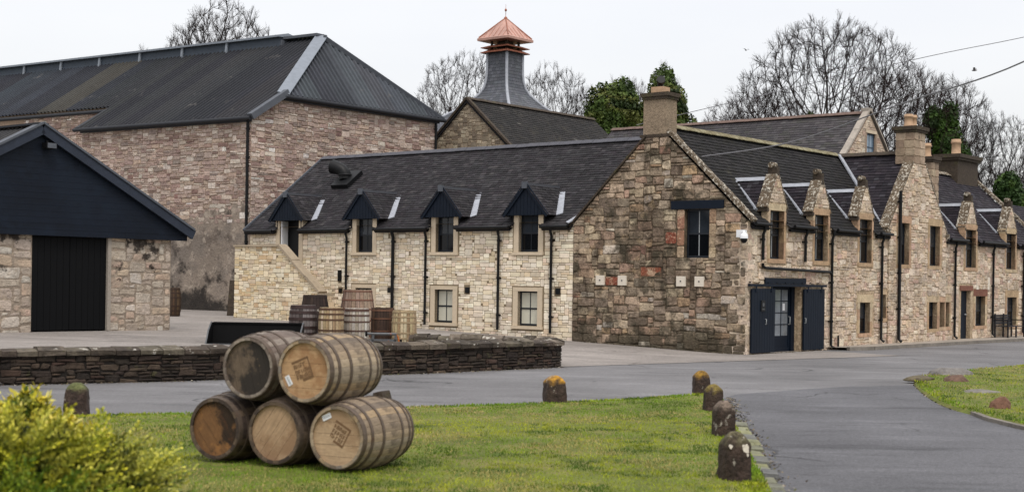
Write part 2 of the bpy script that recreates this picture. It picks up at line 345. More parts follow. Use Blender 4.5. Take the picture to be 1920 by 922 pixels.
def panel(mb, P, outline, holes=(), col=(.5, .5, .5), reveal=0.0, d=0.0):
    xs = sorted(set([p[0] for p in outline]+[h[0] for h in holes]+[h[2] for h in holes]))
    zs = sorted(set([p[1] for p in outline]+[h[1] for h in holes]+[h[3] for h in holes]))
    for i in range(len(xs)-1):
        for j in range(len(zs)-1):
            cx, cz = (xs[i]+xs[i+1])/2, (zs[j]+zs[j+1])/2
            if any(h[0] < cx < h[2] and h[1] < cz < h[3] for h in holes): continue
            q = clip_convex([(xs[i], zs[j]), (xs[i+1], zs[j]), (xs[i+1], zs[j+1]), (xs[i], zs[j+1])], outline)
            if len(q) > 2 and abs(area2(q)) > 1e-5: mb.poly([P.p(a, b, d) for a, b in q], col)
    if reveal:
        for (a0, b0, a1, b1) in [h[:4] for h in holes]:
            for (p, q) in (((a0, b0), (a1, b0)), ((a1, b0), (a1, b1)), ((a1, b1), (a0, b1)), ((a0, b1), (a0, b0))):
                mb.poly([P.p(*p, d), P.p(*q, d), P.p(*q, d-reveal), P.p(*p, d-reveal)], col)

def pack(rng, a0, a1, b0, b1, da, db, sizes, blocked):
    """random squared rubble: rectangles packed on a lattice"""
    na, nb = max(1, int(round((a1-a0)/da))), max(1, int(round((b1-b0)/db)))
    da, db = (a1-a0)/na, (b1-b0)/nb
    g = [[blocked(a0+(i+.5)*da, b0+(j+.5)*db) for i in range(na)] for j in range(nb)]
    tot = sum(w for _, _, w in sizes); out = []
    for j in range(nb):
        for i in range(na):
            if g[j][i]: continue
            r = rng.uniform(0, tot)
            for (cw, ch, w) in sizes:
                r -= w
                if r <= 0: break
            k = 0
            while k < cw and i+k < na and not g[j][i+k]: k += 1
            if k < cw and i+k < na and rng.random() < .0: pass
            # do not leave a single free cell behind
            if i+k < na and not g[j][i+k] and (i+k+1 >= na or g[j][i+k+1]): k += 1
            h = 1
            while h < ch and j+h < nb and all(not g[j+h][i+q] for q in range(k)): h += 1
            for y in range(h):
                for x in range(k): g[j+y][i+x] = True
            out.append((a0+i*da, b0+j*db, a0+(i+k)*da, b0+(j+h)*db))
    return out

def stone_mesh(mb, P, rect, rng, gap, jitter, proud, bev, col, outline=None, base=0.0, depth=.06):
    a0, b0, a1, b1 = rect; w, h = a1-a0, b1-b0
    g = gap/2; a0 += g; a1 -= g; b0 += g; b1 -= g
    if a1-a0 < .03 or b1-b0 < .025: return None
    j = min(jitter, .25*min(w, h)); ch = min(w, h)*rng.uniform(.06, .16)
    J = lambda: rng.uniform(-j, j)
    pts = []
    for (x, y, sx, sy) in ((a0, b0, 1, 1), (a1, b0, -1, 1), (a1, b1, -1, -1), (a0, b1, 1, -1)):
        x += J()*.8; y += J()*.8
        p1 = (x, y+sy*ch); p2 = (x+sx*ch, y)
        pts += [p1, p2] if sx*sy > 0 else [p2, p1]
    if outline:
        pts = clip_convex(pts, outline)
        if len(pts) < 3 or abs(area2(pts)) < .004: return None
    cx = sum(p[0] for p in pts)/len(pts); cy = sum(p[1] for p in pts)/len(pts)
    pr = max(.004, proud*rng.uniform(.3, 1.4)); n = len(pts)
    tx, ty = rng.uniform(-.06, .06), rng.uniform(-.06, .06)
    sz = max(.02, min(w, h)); k = max(.3, 1-2*bev/sz)
    back = [P.p(x, y, base-depth) for x, y in pts]
    rim = [P.p(x, y, base+pr*.35) for x, y in pts]
    fr = [P.p(cx+(x-cx)*k, cy+(y-cy)*k, base+pr+(x-cx)*tx*.5+(y-cy)*ty*.5+rng.uniform(-.003, .003)) for x, y in pts]
    f = []
    for i in range(n):
        q = (i+1) % n; f += [(i, q, n+q, n+i), (n+i, n+q, 2*n+q, 2*n+i)]
    f.append(tuple(range(2*n, 3*n)))
    mb.mesh(back+rim+fr, f, col)
    return abs(area2(pts)), P.p(cx, cy)

def stones(bld, parent, P, outline, holes, m, colfn, seed, da, db, sizes, gap=.014, jitter=.012, proud=.015, bev=.008,
           indiv=300, base=0.0, name='stone', weight=None):
    """build the stones of one wall; the largest in view are objects of their own, the rest one mass"""
    rng = random.Random(seed)
    A = [p[0] for p in outline]; B = [p[1] for p in outline]
    def blocked(a, b):
        for h in holes:
            if h[0]-.3*da < a < h[2]+.3*da and h[1]-.3*db < b < h[3]+.3*db: return True
        n = len(outline)
        for i in range(n):
            p, q = outline[i], outline[(i+1) % n]
            dx, dy = q[0]-p[0], q[1]-p[1]; l = math.hypot(dx, dy)
            if (dx*(b-p[1])-dy*(a-p[0]))/l < -.35*max(da, db): return True
        return False
    rects = pack(rng, min(A), max(A), min(B), max(B), da, db, sizes, blocked)
    items = []
    for r in rects:
        mb = MB(); col = colfn(rng, (r[0]+r[2])/2, (r[1]+r[3])/2)
        res = stone_mesh(mb, P, r, rng, gap, jitter, proud, bev, col, outline, base)
        if res: items.append((res[0]*(weight(r[0]) if weight else 1.0), res[1], mb))
    items.sort(key=lambda t: -t[0])
    for _, c, mb in items[:indiv]:
        o = mb.build(name, m, parent, o=tuple(c), loc=tuple(c-Vector(bld.o)))
    rest = MB()
    for _, c, mb in items[indiv:]: rest.mesh(mb.v, mb.f, list(mb.c))
    if rest.f:
        bld.part(rest, name+'work', m, parent, kind='stuff')

def slates(mb, P, a0, a1, b0, b1, gauge, width, colfn, rng, holes=(), keep=None, th=.012, lift=.012):
    nb = max(1, int((b1-b0)/gauge))
    for j in range(nb+1):
        b = b0+j*gauge
        if b > b1-.02: break
        off = (.5 if j % 2 else 0)*width+rng.uniform(-.04, .04)*width
        a = a0-off
        while a < a1:
            w = width*rng.uniform(.8, 1.2); x0, x1 = max(a, a0), min(a+w, a1); a += w
            if x1-x0 < .03: continue
            cx, cy = (x0+x1)/2, b+gauge/2
            if any(h[0] < cx < h[2] and h[1] < cy < h[3] for h in holes): continue
            if keep and not keep(cx, cy): continue
            g = .003; t = min(b+gauge*1.15, b1); e = rng.uniform(-.008, .008); k = lift*rng.uniform(.7, 1.6)
            p = [P.p(x0+g, b+e, k+th), P.p(x1-g, b+e+rng.uniform(-.004, .004), k+th), P.p(x1-g, t, .004+th*.3), P.p(x0+g, t, .004+th*.3)]
            q = [P.p(x0+g, b+e, 0), P.p(x1-g, b+e, 0), P.p(x1-g, t, 0), P.p(x0+g, t, 0)]
            mb.mesh(p+q, [(0, 1, 2, 3), (4, 5, 1, 0), (5, 6, 2, 1), (7, 4, 0, 3)], colfn(rng, cx, cy))

def pick(rng, table):
    r = rng.uniform(0, sum(t[1] for t in table))
    for c, w in table:
        r -= w
        if r <= 0: return c
    return table[-1][0]
def palette(tab, a=.12, hue=.03, mix=.42, sat=.8, k=1.0):
    """stone or slate colours drawn together: mix towards the table's mean, soften the hue, scale"""
    t = [(lin(c), w) for c, w in tab]; W = sum(w for _, w in t); mean = [sum(c[i]*w for c, w in t)/W for i in range(3)]
    def tone(c):
        c = [c[i]*(1-mix)+mean[i]*mix for i in range(3)]; l = .3*c[0]+.6*c[1]+.1*c[2]
        return tuple(k*(l+(v-l)*sat) for v in c)
    t = [(tone(c), w) for c, w in t]
    return lambda rng, x=0, y=0: jit(pick(rng, t), rng, a, hue)

PAL_GABLE = palette([((178, 152, 118), 4), ((152, 130, 102), 4), ((132, 114, 92), 3), ((196, 172, 136), 2.5), ((178, 138, 108), 2), ((104, 88, 72), 2), ((188, 178, 160), 1), ((150, 92, 70), .5), ((192, 150, 98), 1)], .16, .03, .28, .72, 1.06)
PAL_FACADE = palette([((190, 164, 132), 5), ((204, 180, 148), 4), ((174, 146, 116), 3), ((196, 152, 124), 2), ((182, 134, 110), 1.2), ((214, 194, 164), 2), ((160, 140, 116), 1.5), ((206, 166, 116), .8)], .16, .02, .28, .62, 1.18)
PAL_WING = palette([((224, 208, 176), 5), ((214, 194, 154), 4), ((234, 222, 196), 3), ((206, 178, 128), 1.8), ((214, 196, 170), 3), ((192, 172, 140), 1.4), ((222, 192, 160), 1.2), ((160, 142, 116), .5)], .10, .02, .26, .68, 1.14)
PAL_STAIR = palette([((222, 204, 166), 5), ((212, 184, 128), 3), ((228, 214, 184), 3), ((204, 164, 104), 1.6), ((196, 174, 138), 2), ((150, 130, 102), .4)], .10, .02, .26, .74, 1.10)
PAL_WARE = palette([((184, 146, 122), 5), ((170, 126, 106), 3.5), ((198, 168, 142), 4), ((156, 106, 88), 2), ((210, 190, 164), 1.8), ((144, 120, 104), 1.5), ((192, 152, 112), 1.2), ((220, 212, 198), .35), ((130, 66, 54), .25)], .16, .02, .24, .50, .94)
PAL_KILN = palette([((152, 136, 112), 4), ((174, 156, 128), 4), ((128, 112, 92), 3), ((192, 176, 148), 2), ((108, 94, 78), 2)], .12, .02, .3, .8, .85)
PAL_SHED = palette([((196, 178, 156), 4), ((204, 172, 132), 2), ((180, 160, 140), 3), ((206, 196, 180), 2), ((194, 156, 128), 1.5)], .10, .02, .3, .7, .85)
PAL_LOW = palette([((72, 60, 50), 5), ((56, 47, 41), 4), ((94, 78, 62), 3), ((108, 90, 72), 1.6), ((84, 62, 50), 2)], .25, .03, .30, .85, .56)
PAL_CHIM = palette([((176, 150, 122), 4), ((190, 166, 136), 3), ((154, 128, 102), 3), ((134, 110, 90), 2)], .1, .02, .3, .8, .85)
PAL_SL_W = palette([((70, 67, 71), 5), ((60, 57, 61), 4), ((82, 78, 82), 3), ((94, 89, 92), 1), ((66, 60, 66), 3)], .16, .03, .1, .75, .46)
PAL_SL_H = palette([((60, 57, 58), 5), ((50, 48, 49), 4), ((68, 64, 64), 2), ((56, 54, 48), 2)], .16, .03, .1, .75, .33)
PAL_SL_K = palette([((58, 54, 52), 5), ((48, 45, 44), 4), ((66, 61, 57), 2), ((120, 116, 110), .06)], .16, .03, .1, .75, .44)
PAL_SL_P = palette([((66, 58, 68), 5), ((56, 50, 60), 4), ((78, 70, 78), 2), ((88, 84, 94), 1)], .16, .03, .1, .75, .44)
PAL_SL_T = palette([((88, 92, 102), 5), ((78, 82, 92), 4), ((98, 101, 110), 2)], .16, .03, .1, .75, .72)
PAL_SL_B = palette([((88, 83, 86), 5), ((76, 71, 75), 4), ((98, 93, 94), 2), ((80, 78, 72), 1.5)], .16, .03, .1, .75, .52)

# ------------------------------------------------------------------ the setting: ground, road, yard, lawns, pavement
def sstep(a, b, x):
    t = min(1, max(0, (x-a)/(b-a))); return t*t*(3-2*t)
WL = Vector((-8.69, 24.22, 0)); WE = Vector((.792, .611, 0)).normalized(); WN = Vector((-WE.y, WE.x, 0))
def zyard(X, Y):
    d = Vector((X, Y, 0))-WL; u, v = d.dot(WE), d.dot(WN)
    z = .22-.036*X
    z = .5-.5*math.log(1+math.exp((.5-z)/.06))*.12 if z > .3 else z
    z = max(z, .008)
    ramp = .15+5.0*sstep(11.8, 14.0, u)
    return max(.008, z*sstep(0, ramp, v))

g = MB(); g.poly([(-1500, -600, -.03), (1500, -600, -.03), (1500, 2400, -.03), (-1500, 2400, -.03)])
tag(g.build('ground', mat('far grass', lin((84, 92, 48)), var=(.05, .2), grain=(2, .2))), kind='structure')
rd = MB()
nx, ny = 60, 60
for i in range(nx):
    for j in range(ny):
        x0, x1 = -70+150*i/nx, -70+150*(i+1)/nx; y0, y1 = -30+130*j/ny, -30+130*(j+1)/ny
        rd.poly([(x0, y0, 0), (x1, y0, 0), (x1, y1, 0), (x0, y1, 0)])
tag(rd.build('road', M_road), kind='structure')
yd = MB()
us = [-45+.6*i for i in range(117)]; vs_ = [.02, .1, .2, .35, .6, .9, 1.3, 1.8, 2.4, 3.1, 4, 5, 6]+[7+1.0*i for i in range(50)]
pts = []
for v in vs_:
    for u in us:
        p = WL+WE*u+WN*v; pts.append((p.x, p.y, zyard(p.x, p.y)))
nu = len(us)
yd.mesh(pts, [(j*nu+i, j*nu+i+1, (j+1)*nu+i+1, (j+1)*nu+i) for j in range(len(vs_)-1) for i in range(nu-1)], smooth=True)
tag(yd.build('yard', M_yard), kind='structure')

side = [(1.2, 4), (2.2, 11.5), (2.7, 16), (3.1, 20), (3.35, 23.2), (3.9, 24.6), (4.6, 25.3), (5.5, 26.2), (6.4, 26.9), (7.4, 27.4), (8.4, 27.9), (7.5, 24.5), (7.2, 22), (7.3, 19.4), (7.8, 16), (9.4, 12), (11, 4)]
sm_ = MB(); sp_ = []
for i in range(len(side)):
    p, q = Vector((*side[i], 0)), Vector((*side[(i+1) % len(side)], 0))
    for k in range(8): v = p.lerp(q, k/8); d_ = noise.noise(v*1.7)*.16+noise.noise(v*5)*.05; sp_.append((v.x+d_*.4, v.y+d_, .004))
sm_.poly(sp_); tag(sm_.build('side_road', M_side), kind='structure')

LAWN = [(-16, 12.6), (-16, 13.6), (-9.5, 16.9), (-5.34, 18.82), (-2.4, 20.2), (0.3, 21.55), (2.0, 22.75), (2.9, 23.7), (3.3, 24.1), (3.52, 23.8), (3.4, 22.6), (3.17, 20.8), (2.95, 18.5), (2.72, 16.3), (2.5, 14.2), (2.38, 13.0), (2.1, 10.5), (1.8, 8), (1.6, 5), (-16, 5)][::-1]
LAWN_R = [(7.83, 27.57), (7.27, 24.9), (6.95, 22.93), (6.89, 21.79), (6.97, 20.79), (7.0, 19.36), (7.4, 16), (9, 12), (30, 12), (30, 47), (22, 43), (12.46, 34.53), (10.69, 32.68), (9.29, 30.88), (8.3, 29.16)]
def smooth_closed(pts, it=2):
    for _ in range(it):
        q = []
        for i in range(len(pts)):
            a, b = pts[i], pts[(i+1) % len(pts)]
            q += [(a[0]*.75+b[0]*.25, a[1]*.75+b[1]*.25), (a[0]*.25+b[0]*.75, a[1]*.25+b[1]*.75)]
        pts = q
    return pts
LAWN = smooth_closed(LAWN); LAWN_R = smooth_closed(LAWN_R)
def lawn(name, poly, m):
    n = len(poly); c = poly
    nor = []
    for i in range(n):
        a, b = Vector((*c[i-1], 0)), Vector((*c[(i+1) % n], 0)); d = (b-a).normalized(); nor.append(Vector((-d.y, d.x, 0)))
    if area2(poly) < 0: nor = [-k for k in nor]
    mb = MB(); r = [Vector((*p, 0)) for p in poly]
    r0 = [p-k*.06+Vector((0, 0, -.02)) for p, k in zip(r, nor)]; r1 = [p+k*.05+Vector((0, 0, .045)) for p, k in zip(r, nor)]; r2 = [p+k*.35+Vector((0, 0, .07)) for p, k in zip(r, nor)]
    mb.mesh(r0+r1+r2, [(i, (i+1) % n, n+(i+1) % n, n+i) for i in range(n)]+[(n+i, n+(i+1) % n, 2*n+(i+1) % n, 2*n+i) for i in range(n)]+[tuple(range(2*n, 3*n))], smooth=False)
    return tag(mb.build(name, m), kind='structure')
lawn('lawn_near', LAWN, M_soil); lawn('lawn_right', LAWN_R, M_soil)

def vnoise(x, y, seed):
    r = np.random.RandomState(seed); T = r.rand(256, 256)
    xi, yi = np.floor(x).astype(int), np.floor(y).astype(int); fx, fy = x-xi, y-yi
    fx = fx*fx*(3-2*fx); fy = fy*fy*(3-2*fy); xi &= 255; yi &= 255; x2, y2 = (xi+1) & 255, (yi+1) & 255
    return (T[xi, yi]*(1-fx)+T[x2, yi]*fx)*(1-fy)+(T[xi, y2]*(1-fx)+T[x2, y2]*fx)*fy
def inside(poly, x, y):
    ins = np.zeros(len(x), bool); n = len(poly)
    for i in range(n):
        x0, y0 = poly[i-1]; x1, y1 = poly[i]
        cnd = (y0 > y) != (y1 > y)
        with np.errstate(divide='ignore', invalid='ignore'):
            xx = x0+(y-y0)*(x1-x0)/(y1-y0+1e-12)
        ins ^= cnd & (x < xx)
    return ins
def grass(name, label, poly, n, ymax, seed, hgt):
    r = np.random.RandomState(seed)
    ys = 9.0+(ymax-9.0)*r.rand(n)**1.15; xs = (r.rand(n)*2-1)*(ys*.40+.6)
    k = inside(poly, xs, ys); xs, ys = xs[k], ys[k]; n = len(xs)
    a = vnoise(xs*.9+31, ys*.7+7, seed+1); b = vnoise(xs*2.7+3, ys*2.2+11, seed+2); c = vnoise(xs*7+5, ys*6, seed+3); d = r.rand(n)
    green = np.array(lin((108, 136, 36))); yell = np.array(lin((160, 164, 46))); dark = np.array(lin((74, 98, 32))); straw = np.array(lin((162, 150, 92)))
    t1 = np.clip((a*.6+b*.4-.38)*3.2, 0, 1)[:, None]; t2 = np.clip((b*.55+c*.45-.48)*4.5, 0, 1)[:, None]
    col = green*(1-t1)+yell*t1; col = col*(1-t2)+dark*t2
    sr = (np.clip((vnoise(xs*1.3+50, ys*.9+80, seed+4)*.65+c*.35-.50)*4, 0, .7) > d)[:, None]
    col = np.where(sr, straw, col)*(0.78+.44*r.rand(n))[:, None]
    h = hgt*(.5+.9*r.rand(n))*(.8+.4*b)+np.where(r.rand(n) < .012, .035*r.rand(n), 0); ang = r.rand(n)*6.283; lean = .9*h*r.rand(n); la = r.rand(n)*6.283
    wd = .004+.0035*r.rand(n)+.0002*ys
    V = np.zeros((n, 3, 3)); z0 = .055
    V[:, 0] = np.stack([xs-wd*np.cos(ang), ys-wd*np.sin(ang), np.full(n, z0)], 1)
    V[:, 1] = np.stack([xs+wd*np.cos(ang), ys+wd*np.sin(ang), np.full(n, z0)], 1)
    V[:, 2] = np.stack([xs+lean*np.cos(la), ys+lean*np.sin(la), z0+h], 1)
    tri_mesh(name, V, np.repeat(col[:, None, :], 3, 1), M_grass, label, 'grass')
def tri_mesh(name, V, C, m, label=None, cat=None, parent=None, o=(0, 0, 0), kind='stuff'):
    n = V.shape[0]; kx = V.shape[1]
    me = bpy.data.meshes.new(name); me.vertices.add(n*kx); me.loops.add(n*kx); me.polygons.add(n)
    me.vertices.foreach_set('co', (V-np.array(o)).astype(np.float32).ravel()); me.loops.foreach_set('vertex_index', np.arange(n*kx, dtype=np.int32))
    me.polygons.foreach_set('loop_start', np.arange(0, n*kx, kx, dtype=np.int32)); me.polygons.foreach_set('loop_total', np.full(n, kx, dtype=np.int32))
    at = me.color_attributes.new('Col', 'FLOAT_COLOR', 'POINT'); ca = np.ones((n*kx, 4), np.float32); ca[:, :3] = C.reshape(-1, 3); at.data.foreach_set('color', ca.ravel())
    me.update(); me.validate()
    ob = bpy.data.objects.new(name, me); me.materials.append(m); COL.objects.link(ob)
    if parent is not None: ob.parent = parent
    if kind: ob['kind'] = kind
    return tag(ob, label, cat)
grass('grass', 'short mossy green and straw grass of the lawn around the stacked casks', LAWN, 420000, 24.5, 3, .029)
grass('grass', 'short bright green grass of the lawn right of the road', LAWN_R, 260000, 36, 9, .036)

# pavement and kerb along the facade
pv = MB()
prof = [(4.7, -.02), (5.0, -.55), (6.0, -.86), (8.0, -.86), (12.9, -.95), (18.1, -1.15), (26, -1.5), (40, -2.0)]
top = [F(w, s, .09) for w, s in prof]+[F(40, .2, .09), F(4.7, .2, .09)]
pv.poly(top)
tag(pv.build('pavement', M_pave), kind='structure')
def struct_empty(name, loc):
    return tag(empty(name, loc), kind='structure')
kb = empty('kerb', F(5, -.6)); tag(kb, 'grey stone kerb edging the pavement along the terrace', 'kerb')
for i in range(1, len(prof)-1):
    a, b = Vector((*prof[i], 0)), Vector((*prof[i+1], 0)); n = max(1, int((b-a).length/.9))
    for k in range(n):
        p, q = a.lerp(b, k/n), a.lerp(b, (k+.985)/n)
        h0 = .105; m = MB(); P0, P1 = F(p.x, p.y), F(q.x, q.y); dd = (P1-P0).normalized(); nn = Vector((-dd.y, dd.x, 0))
        m.prism([P0-nn*.0, P0-nn*.12, P0-nn*.115+Vector((0, 0, h0)), P0+Vector((0, 0, h0))], P1-P0)
        m.build('kerb_stone', M_kerb, kb, o=tuple(F(5, -.6)))
kr = empty('kerb', (7, 20, 0)); tag(kr, 'thin weathered kerb edging the lawn right of the road', 'kerb')
edge = [(7.0, 21.3), (6.92, 20.4), (6.98, 19.4), (7.2, 17.6), (7.7, 15.6)]
for i in range(len(edge)-1):
    a, b = Vector((*edge[i], 0)), Vector((*edge[i+1], 0)); n = max(1, int((b-a).length/.9))
    for k in range(n):
        p, q = a.lerp(b, k/n), a.lerp(b, (k+.98)/n); m = MB(); m.bar(p+Vector((-.06, 0, .01)), q+Vector((-.06, 0, .01)), .09, .09); m.build('kerb_stone', M_kerb, kr, o=(7, 20, 0))
kl = empty('kerb', (2.5, 13, 0)); tag(kl, 'broken mossy kerb stones edging the near lawn beside the bollards', 'kerb')
rng = random.Random(5)
y = 10.0
while y < 18.8:
    L = rng.uniform(.25, .55); x = 2.0+(y-10)*.105+.12
    m = MB(); c = lin((rng.randint(96, 140),)*2+(rng.randint(86, 110),)); x += rng.uniform(-.04, .04)
    w = rng.uniform(.09, .14); h = rng.uniform(.03, .06)
    m.prism([(x-w, y, -.02), (x+w, y+rng.uniform(-.03, .03), -.02), (x+w*.7, y+.02, h), (x-w*.8, y+.02, h+.01)], (.105*L, L*.92, rng.uniform(-.015, .015)), c)
    m.build('kerb_stone', M_rock, kl, o=(2.5, 13, 0)); y += L

# ------------------------------------------------------------------ retaining wall between road and yard
class WB(Bld):
    def __init__(b, name, label, cat, o):
        b.o = o; b.root = empty(name, o); tag(b.root, label, cat)
lw = WB('low_wall', 'low dark rubble wall with lichened coping between road and yard', 'wall', (-4, 27.6, 0))
path = [Vector((-14.8, 19.4, 0)), Vector((-8.69, 24.22, 0)), Vector((-6.28, 25.6, 0)), Vector((-1.7, 28.95, 0)), Vector((0.72, 31.25, 0)), Vector((1.12, 31.75, 0)), Vector((1.1, 32.35, 0)), Vector((0.6, 32.8, 0)), Vector((-2.3, 33.3, 0))]
core = MB(); rngl = random.Random(21)
TW = .42
cop_i = 0
wallpart = None
segs = list(zip(path[:-1], path[1:]))
for (a, b) in segs:
    d = (b-a).normalized(); n = Vector((d.y, -d.x, 0))
    core.prism([a-n*.03, a-n*(TW-.03), a-n*(TW-.03)+Vector((0, 0, .5)), a-n*.03+Vector((0, 0, .5))], b-a)
wallpart = lw.part(core, 'wall', M_mortar_l)
cop = []
for si, (a, b) in enumerate(segs):
    Lh = (b-a).length; P = wall_plane(a, b)
    stones(lw, wallpart, P, [(0, -.05), (Lh, -.05), (Lh, .5), (0, .5)], [], M_lowwall, PAL_LOW, 40+si, .085, .062, [(2, 1, 3), (3, 1, 4), (2, 2, 2), (4, 1, 3), (4, 2, 1.5), (3, 2, 2), (1, 1, 1), (5, 1, 1.5)],
           gap=.018, jitter=.03, proud=.035, bev=.02, indiv=[0, 45, 85, 75, 12, 12, 0, 0][si], base=-.02)
    if si >= 6:
        P2 = Plane(b-P.N*TW, -P.U, (0, 0, 1))
        stones(lw, wallpart, P2, [(0, -.05), (Lh, -.05), (Lh, .5), (0, .5)], [], M_lowwall, PAL_LOW, 60+si, .11, .085, [(2, 1, 3), (3, 1, 3), (2, 2, 2), (4, 1, 2)], gap=.018, jitter=.03, proud=.035, bev=.02, indiv=12, base=-.02)
    t = 0.0
    while t < Lh-.05:
        l = min(rngl.uniform(.24, .5), Lh-t); l = Lh-t if Lh-t-l < .12 else l
        m = MB(); h = rngl.uniform(.10, .16); c = jit(lin(rngl.choice([(92, 83, 72), (78, 69, 60), (106, 96, 84), (66, 58, 50)])), rngl, .15)
        z0 = .5; f, bk = .05+rngl.uniform(0, .03), TW+.03
        pr = [(f, z0-.01), (f+.01, z0+h*.6), (-.10, z0+h), (-bk+.1, z0+h+rngl.uniform(-.02, .02)), (-bk, z0+h*.55), (-bk, z0-.01)]
        A = [P.p(t+.006, zz, dd) for dd, zz in pr]; B = [P.p(t+l-.006, zz+rngl.uniform(-.014, .014), dd+rngl.uniform(-.012, .012)) for dd, zz in pr]
        n = len(pr); m.mesh(A+B, [tuple(range(n)), tuple(range(2*n-1, n-1, -1))]+[(i, n+i, n+(i+1) % n, (i+1) % n) for i in range(n)], c)
        lw.part(m, 'coping_stone', M_coping); t += l

# grit, twigs and dead leaves gathered along the edges
def grit(name, label, line, n, spread, seed, zf, sz=(.008, .03)):
    r = np.random.RandomState(seed); L = np.array([math.dist(a, b) for a, b in zip(line[:-1], line[1:])]); k = r.choice(len(L), n, p=L/L.sum()); t = r.rand(n)
    A = np.array(line)[k]; B = np.array(line)[k+1]; P = A+(B-A)*t[:, None]; off = np.abs(r.normal(size=n))*spread; d = (B-A)/np.linalg.norm(B-A, axis=1)[:, None]
    P = P+np.stack([d[:, 1], -d[:, 0]], 1)*off[:, None]; s_ = sz[0]+(sz[1]-sz[0])*r.rand(n)**2
    z = np.array([zf(x, y) for x, y in P])+.006; a = r.rand(n)*6.283
    c = np.stack([P[:, 0], P[:, 1], z], 1)
    e = np.stack([np.cos(a), np.sin(a), r.rand(n)*.5], 1)*s_[:, None]; f = np.stack([-np.sin(a), np.cos(a), r.rand(n)*.6], 1)*s_[:, None]*.6; up = np.zeros((n, 3)); up[:, 2] = s_*.5
    V = np.stack([c-e, c+f, c+e+up*.6, c-f+up], 1)
    pal = np.array([lin(q) for q in ((78, 66, 52), (96, 84, 66), (60, 52, 44), (120, 108, 88), (84, 84, 54), (140, 132, 118))]); C = pal[r.randint(len(pal), size=n)]
    tri_mesh(name, V, np.repeat(C[:, None, :], 4, 1), M_grass, label, 'litter')
flat = lambda x, y: .0
grit('leaf_litter', 'grit and dead leaves along the edge of the near lawn', [(2.1, 10.3), (2.42, 13.0), (2.78, 16.3), (3.02, 18.5), (3.24, 20.8), (3.46, 22.6), (3.6, 23.8)], 1500, .10, 1, flat)
grit('leaf_litter', 'grit strewn along the foot of the low wall', [(-14.8, 19.36), (-8.69, 24.17), (-6.28, 25.55), (-1.7, 28.9), (.72, 31.2), (1.16, 31.75)], 1800, .09, 2, flat)
grit('leaf_litter', 'grit and moss along the foot of the old gable and facade', [tuple(F(-.03, 5.8))[:2], tuple(F(-.03, -.03))[:2], tuple(F(4.7, -.03))[:2]], 1100, .07, 3, lambda x, y: zyard(x, y) if unF(x, y)[1] > .02 else .004)
grit('leaf_litter', 'dark crumbs of earth along the edge of the right lawn', [(8.3, 29.16), (7.8, 27.57), (7.24, 24.9), (6.92, 22.93), (6.84, 21.79)][::-1], 1200, .12, 4, flat)
lw.root['kind'] = 'thing'
for k_ in (kb, kr, kl): k_['kind'] = 'thing'

# ------------------------------------------------------------------ pieces shared by the buildings
def pbox(mb, P, a0, a1, b0, b1, d0, d1, col=(.5, .5, .5)):
    q = [P.p(a0, b0, d0), P.p(a1, b0, d0), P.p(a1, b1, d0), P.p(a0, b1, d0), P.p(a0, b0, d1), P.p(a1, b0, d1), P.p(a1, b1, d1), P.p(a0, b1, d1)]
    mb.mesh(q, [(0, 3, 2, 1), (4, 5, 6, 7), (0, 1, 5, 4), (1, 2, 6, 5), (2, 3, 7, 6), (3, 0, 4, 7)], col)

def window(b, P, a0, z0, a1, z1, dep=.14, cols=2, rows=2, glass=None, frame=None, bars=None, fw=.045, parent=None, name='window', mids=True):
    """sash window: frame with meeting rail, glazing bars and one pane per light"""
    glass = glass or M_glass; frame = frame or M_sash; bars = bars or frame
    m = MB()
    for (x0, x1, y0, y1) in ((a0, a0+fw, z0, z1), (a1-fw, a1, z0, z1), (a0+fw, a1-fw, z0, z0+fw*1.4), (a0+fw, a1-fw, z1-fw, z1)):
        pbox(m, P, x0, x1, y0, y1, -dep-.05, -dep)
    zm = (z0+z1)/2
    if mids: pbox(m, P, a0+fw, a1-fw, zm-.025, zm+.025, -dep-.045, -dep-.008)
    w = b.part(m, name, frame, parent)
    if cols > 1 or rows > 2:
        g = MB()
        for i in range(1, cols):
            x = a0+(a1-a0)*i/cols; pbox(g, P, x-.012, x+.012, z0+fw, z1-fw, -dep-.04, -dep-.012)
        if rows > 2:
            for j in range(1, rows):
                y = z0+(z1-z0)*j/rows; pbox(g, P, a0+fw, a1-fw, y-.012, y+.012, -dep-.041, -dep-.013)
        b.part(g, 'glazing_bar', bars, w)
    for i in range(cols):
        for j in range(rows):
            g = MB(); x0, x1 = a0+(a1-a0)*i/cols, a0+(a1-a0)*(i+1)/cols; y0, y1 = z0+(z1-z0)*j/rows, z0+(z1-z0)*(j+1)/rows
            pbox(g, P, x0+.008, x1-.008, y0+.008, y1-.008, -dep-.034, -dep-.026)
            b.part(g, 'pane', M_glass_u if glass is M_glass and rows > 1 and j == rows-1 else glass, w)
    return w

def dressed(b, P, name, a0, a1, z0, z1, m, col=None, d0=-.12, d1=.012, parent=None):
    g = MB(); pbox(g, P, a0, a1, z0, z1, d0, d1, col or (.5, .5, .5)); return b.part(g, name, m, parent)

def downpipe(b, P, a, z0, z1, r=.042, swan=True, d=.09, shoe=True, name='downpipe'):
    m = MB(); pts = []
    if swan: pts += [P.p(a, z1+.06, d+.06), P.p(a, z1-.06, d+.06), P.p(a, z1-.22, d)]
    else: pts += [P.p(a, z1, d)]
    pts += [P.p(a, z0+.12, d)]
    if shoe: pts += [P.p(a, z0+.04, d+.10)]
    m.tube(pts, r, 8)
    p = b.part(m, name, M_black)
    z = z1-.35
    while z > z0+.2:
        c = MB(); c.tube([P.p(a, z-.03, d), P.p(a, z+.03, d)], r+.015, 8); pbox(c, P, a-.07, a+.07, z-.02, z+.02, .0, .05)
        b.part(c, 'pipe_collar', M_black, p); z -= 1.15
    return p

